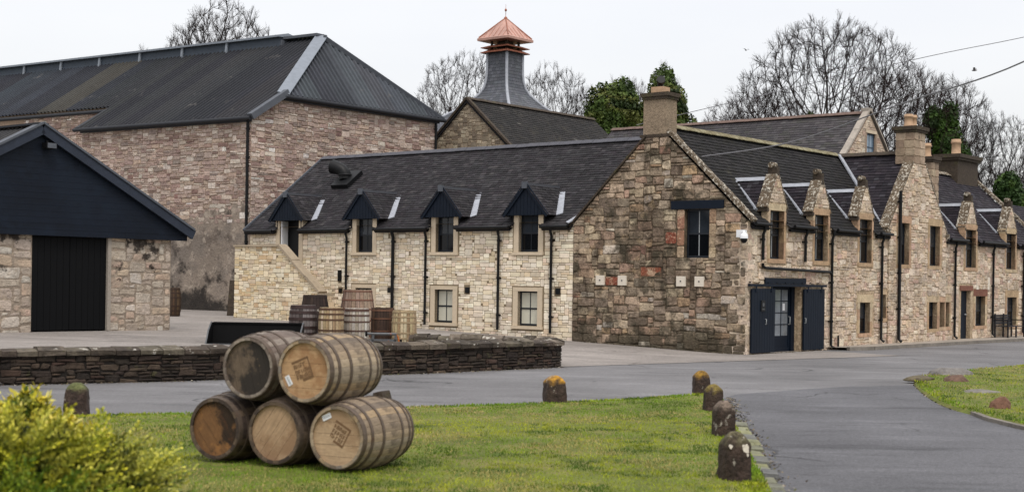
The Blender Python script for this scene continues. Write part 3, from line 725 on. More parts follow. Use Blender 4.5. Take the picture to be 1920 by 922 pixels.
def gutter(b, p, q, r=.055, name='gutter', m=None):
    g = MB(); g.tube([p, q], r, 8); return b.part(g, name, m or M_black)

RIDGE_ME = {}
def ridge_tiles(b, p, q, m, L=.45, w=.16, h=.075, name='ridge_tile'):
    """angled ridge tiles, one mesh shared by the row"""
    p, q = Vector(p), Vector(q); d = (q-p); n = max(1, round(d.length/L)); l = d.length/n
    key = (round(l, 4), w, h, m.name)
    if key not in RIDGE_ME:
        g = MB(); t = .02
        pr = [(-w, -h), (0, h*.55), (w, -h), (w, -h-t), (0, h*.55-t), (-w, -h-t)]
        g.mesh([(0.004, y, z) for y, z in pr]+[(l-.004, y, z) for y, z in pr], [(0, 1, 7, 6), (1, 2, 8, 7), (2, 3, 9, 8), (3, 4, 10, 9), (4, 5, 11, 10), (5, 0, 6, 11), (0, 5, 4, 1), (1, 4, 3, 2), (6, 7, 10, 11), (7, 8, 9, 10)], lin((70, 66, 64)))
        me = g.data(name); me.materials.append(m); RIDGE_ME[key] = me
    rz = math.atan2(d.y, d.x); ry = -math.atan2(d.z, math.hypot(d.x, d.y))
    for i in range(n):
        pp = p+d*(i/n)-Vector(b.o)
        link_copy(name, RIDGE_ME[key], b.root, loc=pp+Vector((0, 0, random.Random(i).uniform(-.004, .006))), rot=(0, ry, rz))

def slab(mb, P, a0, a1, b0, b1, th=.08, holes=(), outline=None):
    o = outline or [(a0, b0), (a1, b0), (a1, b1), (a0, b1)]
    panel(mb, P, o, holes); panel(mb, P, o, holes, d=-th)
    n = len(o); lo = min(p[1] for p in o)
    for i in range(n):
        p, q = o[i], o[(i+1) % n]
        if holes and p[1] == q[1] == lo:          # the eave edge stops at each dormer
            xs = sorted([(max(min(p[0], q[0]), h[0]), min(max(p[0], q[0]), h[2])) for h in holes if h[1] <= lo]); x = min(p[0], q[0]); runs = []
            for a, c in xs: runs.append((x, a)); x = c
            runs.append((x, max(p[0], q[0])))
        else: runs = None
        for (e, f) in ([((a, lo), (c, lo)) for a, c in runs] if runs else [(p, q)]): mb.poly([P.p(*e), P.p(*f), P.p(*f, -th), P.p(*e, -th)])

def coping_run(b, p, q, name, m, width, thick, out, piece=.55, seed=0, col=(.5, .5, .5), parent=None):
    """a row of flat coping stones from p to q; out = unit vector across the top"""
    p, q, out = Vector(p), Vector(q), Vector(out).normalized(); n = max(1, round((q-p).length/piece)); r = random.Random(seed)
    d = (q-p).normalized(); up = out.cross(d).normalized()
    if up.z < 0: up = -up
    for i in range(n):
        a, c = p.lerp(q, i/n)+d*.004, p.lerp(q, (i+1)/n)-d*.004; m_ = MB(); t = thick*r.uniform(.9, 1.12); e = r.uniform(-.008, .008)
        m_.prism([a+out*e, a+out*(width+e), a+out*(width+e-.01)+up*t, a+out*(e+.01)+up*t], c-a, col)
        b.part(m_, name, m, parent)

def chimney(b, w0, w1, s0, s1, z0, z1, cap=.14, seed=1, parent=None, mstone=None, courses=True, over=.07):
    """ashlar stack with a dark cap"""
    r = random.Random(seed); core = MB(); core.box(w0+.03, w1-.03, s0+.03, s1-.03, z0, z1, lin((110, 94, 78)))
    st = b.part(core, 'chimney', M_mortar_f if mstone is None else mstone, parent)
    if courses:
        nz_ = max(1, round((z1-z0)/.27)); h = (z1-z0)/nz_
        for j in range(nz_):
            for (P, W) in ((Plane((w0, s0, 0), (1, 0, 0), (0, 0, 1)), w1-w0), (Plane((w0, s1, 0), (0, -1, 0), (0, 0, 1)), s1-s0)):
                x = 0; k = 0
                cuts = [0, W*r.uniform(.35, .65), W] if W < 1.2 else [0, W*r.uniform(.25, .4), W*r.uniform(.6, .75), W]
                for k in range(len(cuts)-1):
                    m = MB(); stone_mesh(m, P, (cuts[k], z0+j*h, cuts[k+1], z0+(j+1)*h), r, .012, .006, .012, .006, PAL_CHIM(r), base=-.015, depth=.05)
                    b.part(m, 'block', M_chim, st)
    c = MB(); c.box(w0-over*.5, w1+over*.5, s0-over*.5, s1+over*.5, z1, z1+cap*.4); c.box(w0-over, w1+over, s0-over, s1+over, z1+cap*.4, z1+cap)
    b.part(c, 'chimney_cap', M_chimcap, st)
    return st
def pot(b, w, s, z, h, r, parent):
    m = MB(); n = 12; m.lathe([(r*1.08, z), (r*1.08, z+.06), (r*.92, z+.09), (r*.86, z+h*.72), (r*1.02, z+h*.76), (r*1.06, z+h*.86), (r*.9, z+h*.88), (r*.95, z+h), (r*.72, z+h), (r*.72, z+h-.12)], n, (w, s, 0))
    return b.part(m, 'chimney_pot', M_pot, parent)

SLOPE = .932                      # rise of the terrace roof
def roof_z(s): return 3.65+SLOPE*s

# ------------------------------------------------------------------ corner house: old gable wall and the first bays of the facade
H = Bld('corner_house', 'old brown stone house with gable chimney and navy sliding doors at the road corner', 'house', (0, 0, 0))
PG = wall_plane((0, 5.86), (0, 0)); PF = wall_plane((0, 0), (8.95, 0))
g_out = [(0, -.1), (5.86, -.1), (5.86, 3.62), (3.27, 6.05), (2.5, 6.05), (0, 3.62)]
g_hole = (5.86-2.0, 2.62, 5.86-1.2, 3.98)
mb = MB(); panel(mb, PG, g_out, [g_hole], reveal=.22)
wg = H.part(mb, 'wall', M_mortar_g)
lint = (5.86-2.43, 3.985, 5.86-.73, 4.22)
extra = [(5.86-2.24, 2.62, 5.86-2.0, 3.98), (5.86-1.2, 2.62, 5.86-.98, 3.98)]
reds = [(5.86-4.68, 1.82, 5.86-4.2, 2.08), (5.86-3.45, 2.1, 5.86-2.75, 2.36), (5.86-2.62, 3.02, 5.86-2.26, 3.35)]
stones(H, wg, PG, g_out, [g_hole, lint]+extra+reds, M_gable, PAL_GABLE, 11, .10, .085,
       [(3, 2, 3), (4, 2, 3), (5, 2, 2), (4, 3, 4), (5, 3, 4), (3, 1, 2), (2, 1, 1), (6, 3, 2), (2, 2, 1.5), (7, 3, .7)], gap=.018, jitter=.035, proud=.034, bev=.018, indiv=300)
rr = random.Random(3)
for e in extra:
    z = e[1]; k = 0
    while z < e[3]-.02:
        h = min(e[3]-z, rr.uniform(.28, .5)); h = e[3]-z if e[3]-z-h < .12 else h
        m = MB(); stone_mesh(m, PG, (e[0], z, e[2], z+h), rr, .014, .008, .012, .008, jit(lin(rr.choice([(160, 134, 108), (152, 114, 92), (168, 148, 122)])), rr), None)
        H.part(m, 'jamb_stone', M_facade, wg); z += h
for e in reds:
    m = MB(); stone_mesh(m, PG, e, rr, .012, .006, .016, .008, jit(lin((138, 80, 60)), rr), None); tag(H.part(m, 'stone', M_facade, wg), 'red sandstone block')
m = MB(); pbox(m, PG, lint[0], lint[2], lint[1], lint[3], -.1, .05); tag(H.part(m, 'lintel', M_navy), 'navy painted timber lintel')
window(H, PG, 5.86-1.98, 2.62, 5.86-1.22, 3.98, dep=.12, cols=2, rows=2, bars=M_bar, fw=.05)
for sx in (4.83, 4.05, 2.06, 1.46):
    m = MB(); pbox(m, PG, 5.86-sx-.145, 5.86-sx+.145, 1.83, 2.11, .0, .07); t_ = H.part(m, 'wall_plaque', M_plate)
    m = MB(); m.tube([PG.p(5.86-sx, 1.97, .065), PG.p(5.86-sx, 1.97, .085)], .022, 8); H.part(m, 'bolt', M_steel, t_)

UPW = [(1.24, 2.05), (3.92, 4.78), (6.9, 7.78)]
f_out = [(0, -.1), (8.95, -.1), (8.95, 3.64), (0, 3.64)]
door_h = (1.36, -.1, 3.14, 1.86)
fh = [(a, 2.63, c, 3.7) for a, c in UPW]+[door_h, (6.99, .45, 7.72, 1.4), (8.55, .9, 8.9, 1.65)]
mb = MB(); panel(mb, PF, f_out, fh, reveal=.3)
wf = H.part(mb, 'wall', M_mortar_f)
sh = [(a-.11, 2.5, c+.11, 3.7) for a, c in UPW]+[(1.2, -.1, 3.3, 2.05), (6.75, .33, 7.95, 1.72), (8.45, .8, 8.95, 1.85)]
FSZ = [(2, 1, 2), (3, 1, 2.5), (2, 2, 3), (3, 2, 4), (4, 2, 2.5), (3, 3, 1.5), (4, 3, 1), (1, 1, 1.5), (5, 2, .8)]
stones(H, wf, PF, f_out, sh, M_facade, PAL_FACADE, 12, .105, .085, FSZ, gap=.016, jitter=.03, proud=.026, bev=.014, indiv=0)

OLD = lambda rng: jit(lin(rng.choice([(180, 157, 128), (170, 144, 115), (186, 168, 140), (174, 144, 118)])), rng, .06)
def facade_window(b, P, a0, z0, a1, z1, seed, lintel_col=None, sill_col=None, cols=2, top=True, sides=.17, x0=0.0):
    r = random.Random(seed); a0 -= x0; a1 -= x0
    dressed(b, P, 'sill', a0-.10, a1+.10, z0-.12, z0, M_dressed_old, sill_col or OLD(r), -.25, .025)
    for (x0_, x1_) in ((a0-sides, a0), (a1, a1+sides)):
        z = z0; k = 0
        while z < z1-.02:
            h = min(z1-z, r.uniform(.3, .5)); h = z1-z if z1-z-h < .15 else h
            dressed(b, P, 'jamb_stone', x0_, x1_, z+.004, z+h-.004, M_dressed_old, OLD(r), -.22, .010+r.uniform(-.003, .005)); z += h
    if top: dressed(b, P, 'lintel', a0-sides-(.02 if sides > .12 else 0), a1+sides+(.02 if sides > .12 else 0), z1+.004, z1+(.25 if sides > .12 else .18), M_dressed_old, lintel_col or OLD(r), -.25, .013)
    return window(b, P, a0+.01, z0, a1-.01, z1, dep=.15, cols=cols, rows=2, bars=M_bar, fw=.04)

def gablet(b, P, c, a0, a1, seed, x0=0.0):
    """stone wallhead dormer: gabled front with lichened skews, roll finial, slated roof, lead ridge and valleys"""
    r = random.Random(seed); hw = .53; zf = 4.10; za = 4.97
    root = b.root
    mb = MB(); out = [(c-hw-x0, 3.6), (c+hw-x0, 3.6), (c+hw-x0, zf), (c+.05-x0, za), (c-.05-x0, za), (c-hw-x0, zf)]
    panel(mb, P, out, [(a0-x0, 3.5, a1-x0, 3.98)], reveal=.26, d=.006)
    # cheeks running back into the roof
    for sg in (-1, 1):
        e = c+sg*hw-x0; mb.poly([P.p(e, 3.6, .006), P.p(e, zf, .006), P.p(e, zf, -.2), P.p(e, 3.6, -.2)])
    dm = b.part(mb, 'dormer', M_mortar_f)
    for sg in (-1, 1):
        e = c+sg*(hw-.01)-x0; ck = MB(); ck.prism([P.p(e, 3.62, -.2), P.p(e, zf, -.2), P.p(e, zf, -(zf-3.65)/SLOPE-.1)], P.U*(-sg*.03)); b.part(ck, 'cheek', M_underlay, dm)
    stones(b, dm, P, out, [(a0-x0-.10, 3.5, a1-x0+.10, 4.2)], M_facade, PAL_FACADE, seed, .1, .085, FSZ, gap=.014, jitter=.012, proud=.012, bev=.008, indiv=8, base=.006)
    # skews
    for sg in (-1, 1):
        p = P.p(c+sg*(hw+.05)-x0, zf-.06, .022); q = P.p(c+sg*.05-x0, za+.02, .022)
        coping_run(b, p, q, 'skew_stone', M_lichen, .35, .05, -P.N, .45, seed+sg, parent=dm)
        m = MB(); pbox(m, P, c+sg*(hw+.01)-x0-.05, c+sg*(hw+.01)-x0+.05, zf-.16, zf-.06, -.33, .015); b.part(m, 'skew_putt', M_chimcap, dm)
    m = MB(); pbox(m, P, c-x0-.075, c-x0+.075, za-.10, za+.24, -.27, .015, lin((120, 104, 86))); fin = b.part(m, 'finial', M_chimcap, dm)
    m = MB(); m.tube([P.p(c-x0-.13, za+.29, -.16), P.p(c-x0+.13, za+.29, -.16)], .085, 10); b.part(m, 'finial_roll', M_lichen, fin)
    # roof
    W = lambda w, s, z: Vector((w, s, z))
    zr = 4.90; sr = (zr-3.65)/SLOPE; zv = 4.0; sv = (zv-3.65)/SLOPE
    sm = MB(); pm = MB()
    for sg in (-1, 1):
        if sg < 0:
            Pd = Plane(W(c-hw, sr+.1, zv), (0, -1, 0), (hw, 0, zr-zv))
        else:
            Pd = Plane(W(c+hw, 0, zv), (0, 1, 0), (-hw, 0, zr-zv))
        Lb = math.hypot(hw, zr-zv); La = sr+.1
        def keep(a, b_, sg=sg, La=La, Lb=Lb):
            s = (sr+.1-a) if sg < 0 else a
            return .2 < s < sv+(sr-sv)*b_/Lb+.12
        slates(sm, Pd, 0, La, 0, Lb, .105, .17, PAL_SL_P, r, keep=keep)
        s1, s2 = sv+.12, sr+.02
        pm.poly([W(c+sg*hw, .2, zv), W(c+sg*hw, s1, zv), W(c, s2, zr), W(c, .2, zr)])
    b.part(pm, 'roof_boarding', M_underlay, dm); b.part(sm, 'slates', M_slate_d, dm, kind='stuff')
    m = MB(); m.prism([W(c-.09, .22, zr-.06), W(c, .22, zr+.045), W(c+.09, .22, zr-.06)], (0, sr-.1, 0)); b.part(m, 'lead_ridge', M_lead, dm)
    for sg in (-1, 1):
        p, q = W(c+sg*(hw+.10), sv-.06, zv-.02), W(c+sg*.03, sr+.04, zr+.0)
        m = MB(); m.bar(p, q, .10, .07, up=(0, -SLOPE, 1)); b.part(m, 'lead_valley', M_lead, dm)
    return dm

def facade_bay(b, P, c, a0, a1, seed, x0=0.0):
    gablet(b, P, c, a0, a1, seed, x0)
    return facade_window(b, P, a0, 2.63, a1, 3.98, seed, x0=x0, sides=.105)
for i, (c, (a0, a1)) in enumerate(zip((1.645, 4.35, 7.34), UPW)): facade_bay(H, PF, c, a0, a1, 100+i)
facade_window(H, PF, 6.99, .45, 7.72, 1.4, 110); facade_window(H, PF, 8.55, .9, 8.9, 1.65, 111, cols=1, sides=.1)
# quoins at the road corner
z = -.05; k = 0
while z < 3.5:
    h = rr.uniform(.26, .42); ln = .5 if k % 2 else .28
    m = MB(); c_ = PAL_FACADE(rr); m.box(-.022, ln, -.022, .78-ln, z+.006, min(3.6, z+h)-.006, c_); H.part(m, 'quoin', M_facade); z += h; k += 1

# roofs: front slope and back slope
def terrace_roof(b, w0, w1, dorm, seed, pal, m, ridge=6.38, smin=-.14, rs=2.93, el=0.0, er=0.0):
    """front and back slope; el and er carry the ridge on past the eave into a neighbour's valley"""
    r = random.Random(seed); V = Vector((0, rs, ridge-3.65)); L = V.length; e = smin/rs*L; W = w1-w0
    P = Plane((w0, 0, 3.65), (1, 0, 0), V)
    holes = [(c-.60-w0, e-.1, c+.60-w0, 1.1*L/rs*.42) for c in dorm]
    out = [(0, e), (W, e), (W+er, L), (-el, L)]
    u = MB(); slab(u, Plane((w0, 0, 3.60), (1, 0, 0), V), 0, W, e, L, .08, holes, outline=out)
    PB = Plane((w1+er, 2*rs, 3.60), (-1, 0, 0), (0, -rs, ridge-3.65)); slab(u, PB, 0, W+el+er, e, L, .08)
    rf = b.part(u, 'roof', M_underlay)
    kp = lambda a, b_: -el*max(0, b_)/L-.02 < a < W+er*max(0, b_)/L+.02
    sm = MB(); slates(sm, P, -el, W+er, e, L-.03, .15, .22, pal, r, holes, keep=kp)
    PB = Plane((w1+er, 2*rs, 3.65), (-1, 0, 0), (0, -rs, ridge-3.65)); slates(sm, PB, 0, W+el+er, e, L-.03, .3, .4, pal, r)
    b.part(sm, 'slates', m, rf, kind='stuff')
    return rf
rfH = terrace_roof(H, .12, 8.92, (1.64, 4.35, 7.34), 31, PAL_SL_H, M_slate_h, er=2.33)
ridge_tiles(H, (.5, 2.93, 6.44), (11.2, 2.93, 6.44), mat('mossy ridge tile', lin((112, 104, 78)), grain=(8, .3), bump=(12, .8, .02), stains=[(4, .5, .6, lin((150, 146, 120)), .6)]))
# skew on the road side of the gable, thin slate verge on the other
coping_run(H, (-.06, -.16, 3.60), (-.06, 2.62, 6.19), 'skew_stone', M_lichen, .24, .10, (1, 0, 0), .55, 7)
m = MB(); m.bar((.05, 6.0, 3.56), (.05, 3.3, 6.12), .24, .05, up=(0, .7, .7)); H.part(m, 'verge', M_chimcap)
m = MB(); m.box(-.05, .3, 2.42, 3.52, 6.05, 6.13); H.part(m, 'gable_ledge', M_chimcap)
cm = MB(); cm.box(-.03, .52, 2.64, 3.41, 6.1, 7.12); ch = H.part(cm, 'chimney', M_harl)
m = MB(); m.box(-.07, .56, 2.6, 3.45, 7.12, 7.2); m.box(-.1, .59, 2.56, 3.49, 7.2, 7.31); H.part(m, 'chimney_cap', M_chimcap, ch)
m = MB(); m.box(.05, .42, 2.82, 3.22, 7.31, 7.49); tag(H.part(m, 'chimney_pot', M_pot, ch), 'square buff clay pot')
m = MB(); m.tube([(.22, 3.02, 7.48), (.22, 3.02, 7.58), (.2, 2.99, 7.66), (.12, 2.93, 7.7)], [.085, .09, .13, .12], 10); H.part(m, 'cowl', M_black, ch)
# gutters and pipes
for a, c in ((.1, .95), (2.33, 3.66), (5.03, 6.65), (8.05, 8.9)): gutter(H, (a, -.2, 3.56), (c, -.2, 3.56), .05)
downpipe(H, PF, .72, 2.46, 3.5, shoe=False); downpipe(H, PF, 3.2, 2.46, 3.5, shoe=False); downpipe(H, PF, 4.9, .02, 3.5); downpipe(H, PF, 8.38, .12, 3.5)
m = MB(); m.tube([PF.p(.72, 2.5, .09), PF.p(.72, 2.42, .09), PF.p(.84, 2.37, .09), PF.p(4.78, 2.31, .09), PF.p(4.9, 2.22, .09)], .042, 8); H.part(m, 'crossing_pipe', M_black)
# entrance: glazed doors in a recess, board shutters sliding on a rail
for (a0, a1, g_, nm) in ((1.37, 1.96, M_glass, 'left leaf'), (1.96, 2.94, M_glass_b, 'right leaf')):
    w_ = window(H, PF, a0+.01, .02, a1-.005, 1.84, dep=.25, cols=2, rows=1, glass=M_navy, frame=M_navy, fw=.07, name='door', mids=False)
    for ch_ in list(w_.children): bpy.data.objects.remove(ch_)
    g = MB(); pbox(g, PF, a0+.08, a1-.075, .09, .45, -.295, -.265); H.part(g, 'door_panel', M_navy, w_)
    gx0, gx1 = a0+.08, a1-.075
    for i in range(2):
        for j in range(4):
            x0, x1 = gx0+(gx1-gx0)*i/2+.01, gx0+(gx1-gx0)*(i+1)/2-.01; y0, y1 = .45+1.33*j/4+.01, .45+1.33*(j+1)/4-.01
            g = MB(); pbox(g, PF, x0, x1, y0, y1, -.285, -.277); H.part(g, 'pane', g_, w_)
    g = MB()
    g.box(gx0, gx1, .262, .29, .44, .46)
    for j in range(1, 4): pbox(g, PF, gx0, gx1, .45+1.33*j/4-.011, .45+1.33*j/4+.011, -.296, -.262)
    pbox(g, PF, (gx0+gx1)/2-.011, (gx0+gx1)/2+.011, .45, 1.78, -.297, -.263); H.part(g, 'glazing_bar', M_navy, w_)
    hx = 1.90 if a0 < 1.9 else 2.87
    g = MB(); g.tube([PF.p(hx, .78, -.25), PF.p(hx, .78, -.2), PF.p(hx, 1.0, -.2), PF.p(hx, 1.0, -.25)], .013, 6); H.part(g, 'handle', M_bar, w_)
g = MB(); pbox(g, PF, 2.94, 3.135, .02, 1.84, -.3, -.2); H.part(g, 'door_frame', M_navy)
g = MB(); pbox(g, PF, 2.55, 2.68, 1.18, 1.38, -.276, -.272); tag(H.part(g, 'notice', M_white), 'small white paper notice behind the glass door')
for (a0, a1) in ((.12, 1.42), (3.14, 4.42)):
    g = MB(); n = 9
    for i in range(n):
        x0, x1 = a0+(a1-a0)*i/n, a0+(a1-a0)*(i+1)/n; pbox(g, PF, x0+.004, x1-.004, .04, 1.8, .075, .105)
    pbox(g, PF, a0, a1, .05, 1.79, .06, .085)
    sh_ = H.part(g, 'sliding_shutter', M_navy)
    for x in (a0+.22, a1-.22):
        g = MB(); pbox(g, PF, x-.03, x+.03, 1.7, 1.9, .105, .125); H.part(g, 'hanger', M_navy, sh_)
    g = MB(); x = a1-.06 if a0 > 2 else a0+.75; x = a0+.05 if a0 > 2 else x; g.tube([PF.p(x, .82, .105), PF.p(x, .82, .14), PF.p(x, .96, .14), PF.p(x, .96, .105)], .012, 6); H.part(g, 'handle', M_bar, sh_)
g = MB(); pbox(g, PF, .6, .82, 1.18, 1.48, .105, .13); pq = H.part(g, 'door_plaque', M_black)
g = MB(); g.tube([PF.p(.71, 1.36, .13), PF.p(.71, 1.36, .137)], .055, 12); pbox(g, PF, .64, .78, 1.22, 1.25, .13, .134); tag(H.part(g, 'emblem', M_steel, pq), 'dull metal round emblem above a line')
g = MB(); pbox(g, PF, -.02, 4.5, 1.86, 1.93, .05, .13); rl = H.part(g, 'door_rail', M_navy)
g = MB(); pbox(g, PF, .95, 3.35, 1.935, 2.1, -.03, .05); H.part(g, 'rail_board', M_navy)
for i in range(9):
    g = MB(); x = .1+i*.5; g.tube([PF.p(x, 1.97, .0), PF.p(x, 1.97, .07)], .018, 6); H.part(g, 'bolt', M_black, rl)
# plain backs
m = MB()
m.poly([(8.95, 5.86, 0), (0, 5.86, 0), (0, 5.86, 3.6), (8.95, 5.86, 3.6)]); H.part(m, 'rear_wall', M_mortar_f)

# ------------------------------------------------------------------ tall gabled house
G = Bld('gabled_house', 'tall tan stone house with steep road gable and big twin-pot chimney', 'house', (11.25, 0, 0))
PT = wall_plane((8.95, -.05), (13.6, -.05)); x0 = 8.95
gt = [(0, -.1), (4.65, -.1), (4.65, 3.8), (2.78, 5.98), (1.84, 5.98), (0, 3.8)]
th = [(9.64-x0, 2.63, 10.5-x0, 3.98), (12.19-x0, 2.63, 13.05-x0, 3.98), (9.0-x0, .9, 9.4-x0, 1.65), (12.2-x0, .5, 12.9-x0, 1.4), (13.3-x0-.12, .55, 13.95-x0-.12-.12, 1.4)]
th[4] = (13.12-x0, .55, 13.55-x0, 1.4)
th = th[:2]+th[3:]
mb = MB(); panel(mb, PT, gt, th, reveal=.3); wt = G.part(mb, 'wall', M_mortar_f)
stones(G, wt, PT, gt, [(h[0]-.16, h[1]-.1, min(4.64, h[2]+.16), h[3]+.2) for h in th], M_facade, PAL_FACADE, 13, .105, .085, FSZ, gap=.016, jitter=.03, proud=.026, bev=.014, indiv=150)
for i, h in enumerate(th): facade_window(G, PT, h[0], h[1], h[2], h[3], 120+i, cols=2 if i < 2 else 1, sides=.15 if i < 3 else .05)
for sg in (-1, 1):
    coping_run(G, (11.25+sg*2.40, -.07, 3.74), (11.25+sg*.46, -.07, 6.02), 'skew_stone', M_lichen, .36, .07, (0, 1, 0), .5, 70+sg)
    m = MB(); m.box(11.25+sg*2.4-.14, 11.25+sg*2.4+.14, -.1, .24, 3.5, 3.74); G.part(m, 'skew_putt', M_lichen)
# side cheeks and roof running back
V = Vector((2.33, 0, 6.36-3.65)); Lg = V.length
rg = random.Random(17); um = MB(); sm = MB()
P1 = Plane((8.92, 5.6, 3.65), (0, -1, 0), V); P2 = Plane((13.58, .1, 3.65), (0, 1, 0), (-2.33, 0, 6.36-3.65))
kp = lambda a, b_: (5.6-a) > 0.02 and b_ > (5.6-a-2.93-.1)*-99
slab(um, Plane((8.92, 5.6, 3.60), (0, -1, 0), V), 0, 5.5, 0, Lg, .07); slab(um, Plane((13.58, .1, 3.60), (0, 1, 0), (-2.33, 0, 6.36-3.65)), 0, 5.5, 0, Lg, .07)
slates(sm, P1, 0, 5.45, 0, Lg-.02, .13, .2, PAL_SL_P, rg); slates(sm, P2, 0, 5.5, 0, Lg-.02, .13, .2, PAL_SL_P, rg)
rfG = G.part(um, 'roof', M_underlay); G.part(sm, 'slates', M_slate_d, rfG, kind='stuff')
ridge_tiles(G, (11.25, .5, 6.42), (11.25, 5.6, 6.42), M_chimcap)
for sg in (-1, 1):
    m = MB(); m.bar((11.25+sg*2.3, .1, 3.72), (11.25+sg*.12, 2.78, 6.40), .13, .05, up=(0, -.6, 1)); G.part(m, 'lead_valley', M_lead)
m = MB(); m.poly([(13.6, 5.86, 0), (8.95, 5.86, 0), (8.95, 5.86, 3.65), (11.25, 5.86, 6.3), (13.6, 5.86, 3.65)]); G.part(m, 'rear_wall', M_mortar_f)
cg = chimney(G, 10.82, 11.68, -.07, .62, 5.98, 7.02, cap=.2, seed=5, over=.09)
pot(G, 11.08, .28, 7.22, .42, .15, cg); pot(G, 11.42, .28, 7.22, .42, .15, cg)
downpipe(G, PT, 9.6-x0, .1, 5.0, r=.055, swan=False)

# ------------------------------------------------------------------ far cottage of the terrace
K2 = Bld('far_cottage', 'far tan stone cottage with two wallhead dormers beside the black bench', 'house', (17, 0, 0))
PK = wall_plane((13.6, 0), (23.4, 0)); x0 = 13.6
kh = [(15.5-x0, 2.63, 16.48-x0, 3.7), (19.5-x0, 2.63, 20.5-x0, 3.7), (15.14-x0, -.1, 16.05-x0, 1.8), (16.5-x0, .54, 17.45-x0, 1.61), (19.67-x0, .51, 20.7-x0, 1.57), (13.75-x0, .55, 14.1-x0, 1.4)]
ko = [(0, -.1), (9.8, -.1), (9.8, 3.64), (0, 3.64)]
mb = MB(); panel(mb, PK, ko, kh, reveal=.3); wk = K2.part(mb, 'wall', M_mortar_f)
stones(K2, wk, PK, ko, [(h[0]-.17, h[1]-.1, h[2]+.17, h[3]+.22) for h in kh], M_facade, PAL_FACADE, 14, .11, .09, FSZ, gap=.016, jitter=.03, proud=.026, bev=.014, indiv=150, weight=lambda a: 1/(1+a*.1))
for c, a0, a1, sd_ in ((16.0, 15.5, 16.48, 130), (20.0, 19.5, 20.5, 131)): facade_bay(K2, PK, c, a0, a1, sd_, x0=13.6)
facade_window(K2, PK, 16.5, .54, 17.45, 1.61, 132, lintel_col=lin((118, 78, 64)), x0=13.6); facade_window(K2, PK, 19.67, .51, 20.7, 1.57, 133, x0=13.6); facade_window(K2, PK, 13.75, .55, 14.1, 1.4, 134, cols=1, sides=.1, x0=13.6)
dressed(K2, PK, 'lintel', 15.0-x0, 16.2-x0, 1.805, 1.98, M_dressed_old, lin((118, 78, 64)), -.2, .03)
g = MB(); pbox(g, PK, 15.15-x0, 16.04-x0, .05, 1.79, -.2, -.15); dr = K2.part(g, 'door', M_navy)
g = MB(); g.tube([PK.p(15.9-x0, .95, -.15), PK.p(15.9-x0, .95, -.1)], .03, 8); K2.part(g, 'handle', M_bar, dr)
for w_ in (16.55, 18.0-.35, 19.7):
    g = MB(); pbox(g, PK, w_-x0, w_-x0+.2, 1.85, 2.3, -.02, .02); K2.part(g, 'wall_plaque', M_plate)
rfK = terrace_roof(K2, 13.6, 23.4, (16.0, 20.0), 33, PAL_SL_P, M_slate_d, el=2.3)
ridge_tiles(K2, (11.4, 2.93, 6.44), (23.2, 2.93, 6.44), M_lichen)
coping_run(K2, (23.3, -.16, 3.62), (23.3, 2.9, 6.44), 'skew_stone', M_lichen, .26, .1, (1, 0, 0), .55, 8)
coping_run(K2, (23.3, 6.0, 3.62), (23.3, 2.96, 6.44), 'skew_stone', M_lichen, .26, .1, (1, 0, 0), .55, 9)
c3 = chimney(K2, 21.0, 23.2, 2.5, 3.4, 5.9, 6.98, cap=.24, seed=6, mstone=M_chimcap, courses=False, over=.12)
pot(K2, 21.9, 2.95, 7.22, .66, .2, c3)
c2 = chimney(K2, 15.35, 15.95, 1.2, 1.9, 4.6, 6.42, cap=.2, seed=7)
pot(K2, 15.65, 1.55, 6.62, .5, .16, c2)
for a, c in ((13.7, 15.25), (16.72, 19.25), (20.75, 23.3)): gutter(K2, (a, -.2, 3.56), (c, -.2, 3.56), .05)
for a in (14.38, 18.0, 21.2): downpipe(K2, PK, a-x0, .1, 3.5)
m = MB(); m.poly([(23.4, 5.86, 0), (13.6, 5.86, 0), (13.6, 5.86, 3.6), (23.4, 5.86, 3.6)]); m.poly([(23.4, 0, 0), (23.4, 5.86, 0), (23.4, 5.86, 3.6), (23.4, 2.93, 6.3), (23.4, 0, 3.6)]); K2.part(m, 'rear_wall', M_mortar_f)
E3 = Bld('end_cottage', 'low cottage with purple slate roof at the far right end of the terrace', 'house', (28, 0, 0))
PE = wall_plane((23.4, .1), (34, .1)); mb = MB(); eo = [(0, -.1), (10.6, -.1), (10.6, 3.1), (0, 3.1)]; panel(mb, PE, eo, []); we = E3.part(mb, 'wall', M_mortar_f)
stones(E3, we, PE, eo, [], M_facade, PAL_FACADE, 15, .13, .1, FSZ, indiv=0)
um = MB(); sm = MB(); V = Vector((0, 2.93, 2.4)); slab(um, Plane((23.45, 0, 3.1), (1, 0, 0), V), 0, 10.6, -.1, V.length, .07); slates(sm, Plane((23.45, 0, 3.15), (1, 0, 0), V), 0, 10.6, -.1, V.length, .15, .25, PAL_SL_P, rg)
slab(um, Plane((34.05, 5.86, 3.1), (-1, 0, 0), (0, -2.93, 2.4)), 0, 10.6, -.1, V.length, .07)
m = MB(); m.poly([(34, .1, 0), (34, 5.8, 0), (34, 5.8, 3.1), (34, 2.93, 5.5), (34, .1, 3.1)]); m.poly([(34, 5.8, 0), (23.4, 5.8, 0), (23.4, 5.8, 3.1), (34, 5.8, 3.1)]); E3.part(m, 'rear_wall', M_mortar_f)
r3 = E3.part(um, 'roof', M_underlay); E3.part(sm, 'slates', M_slate_d, r3, kind='stuff')

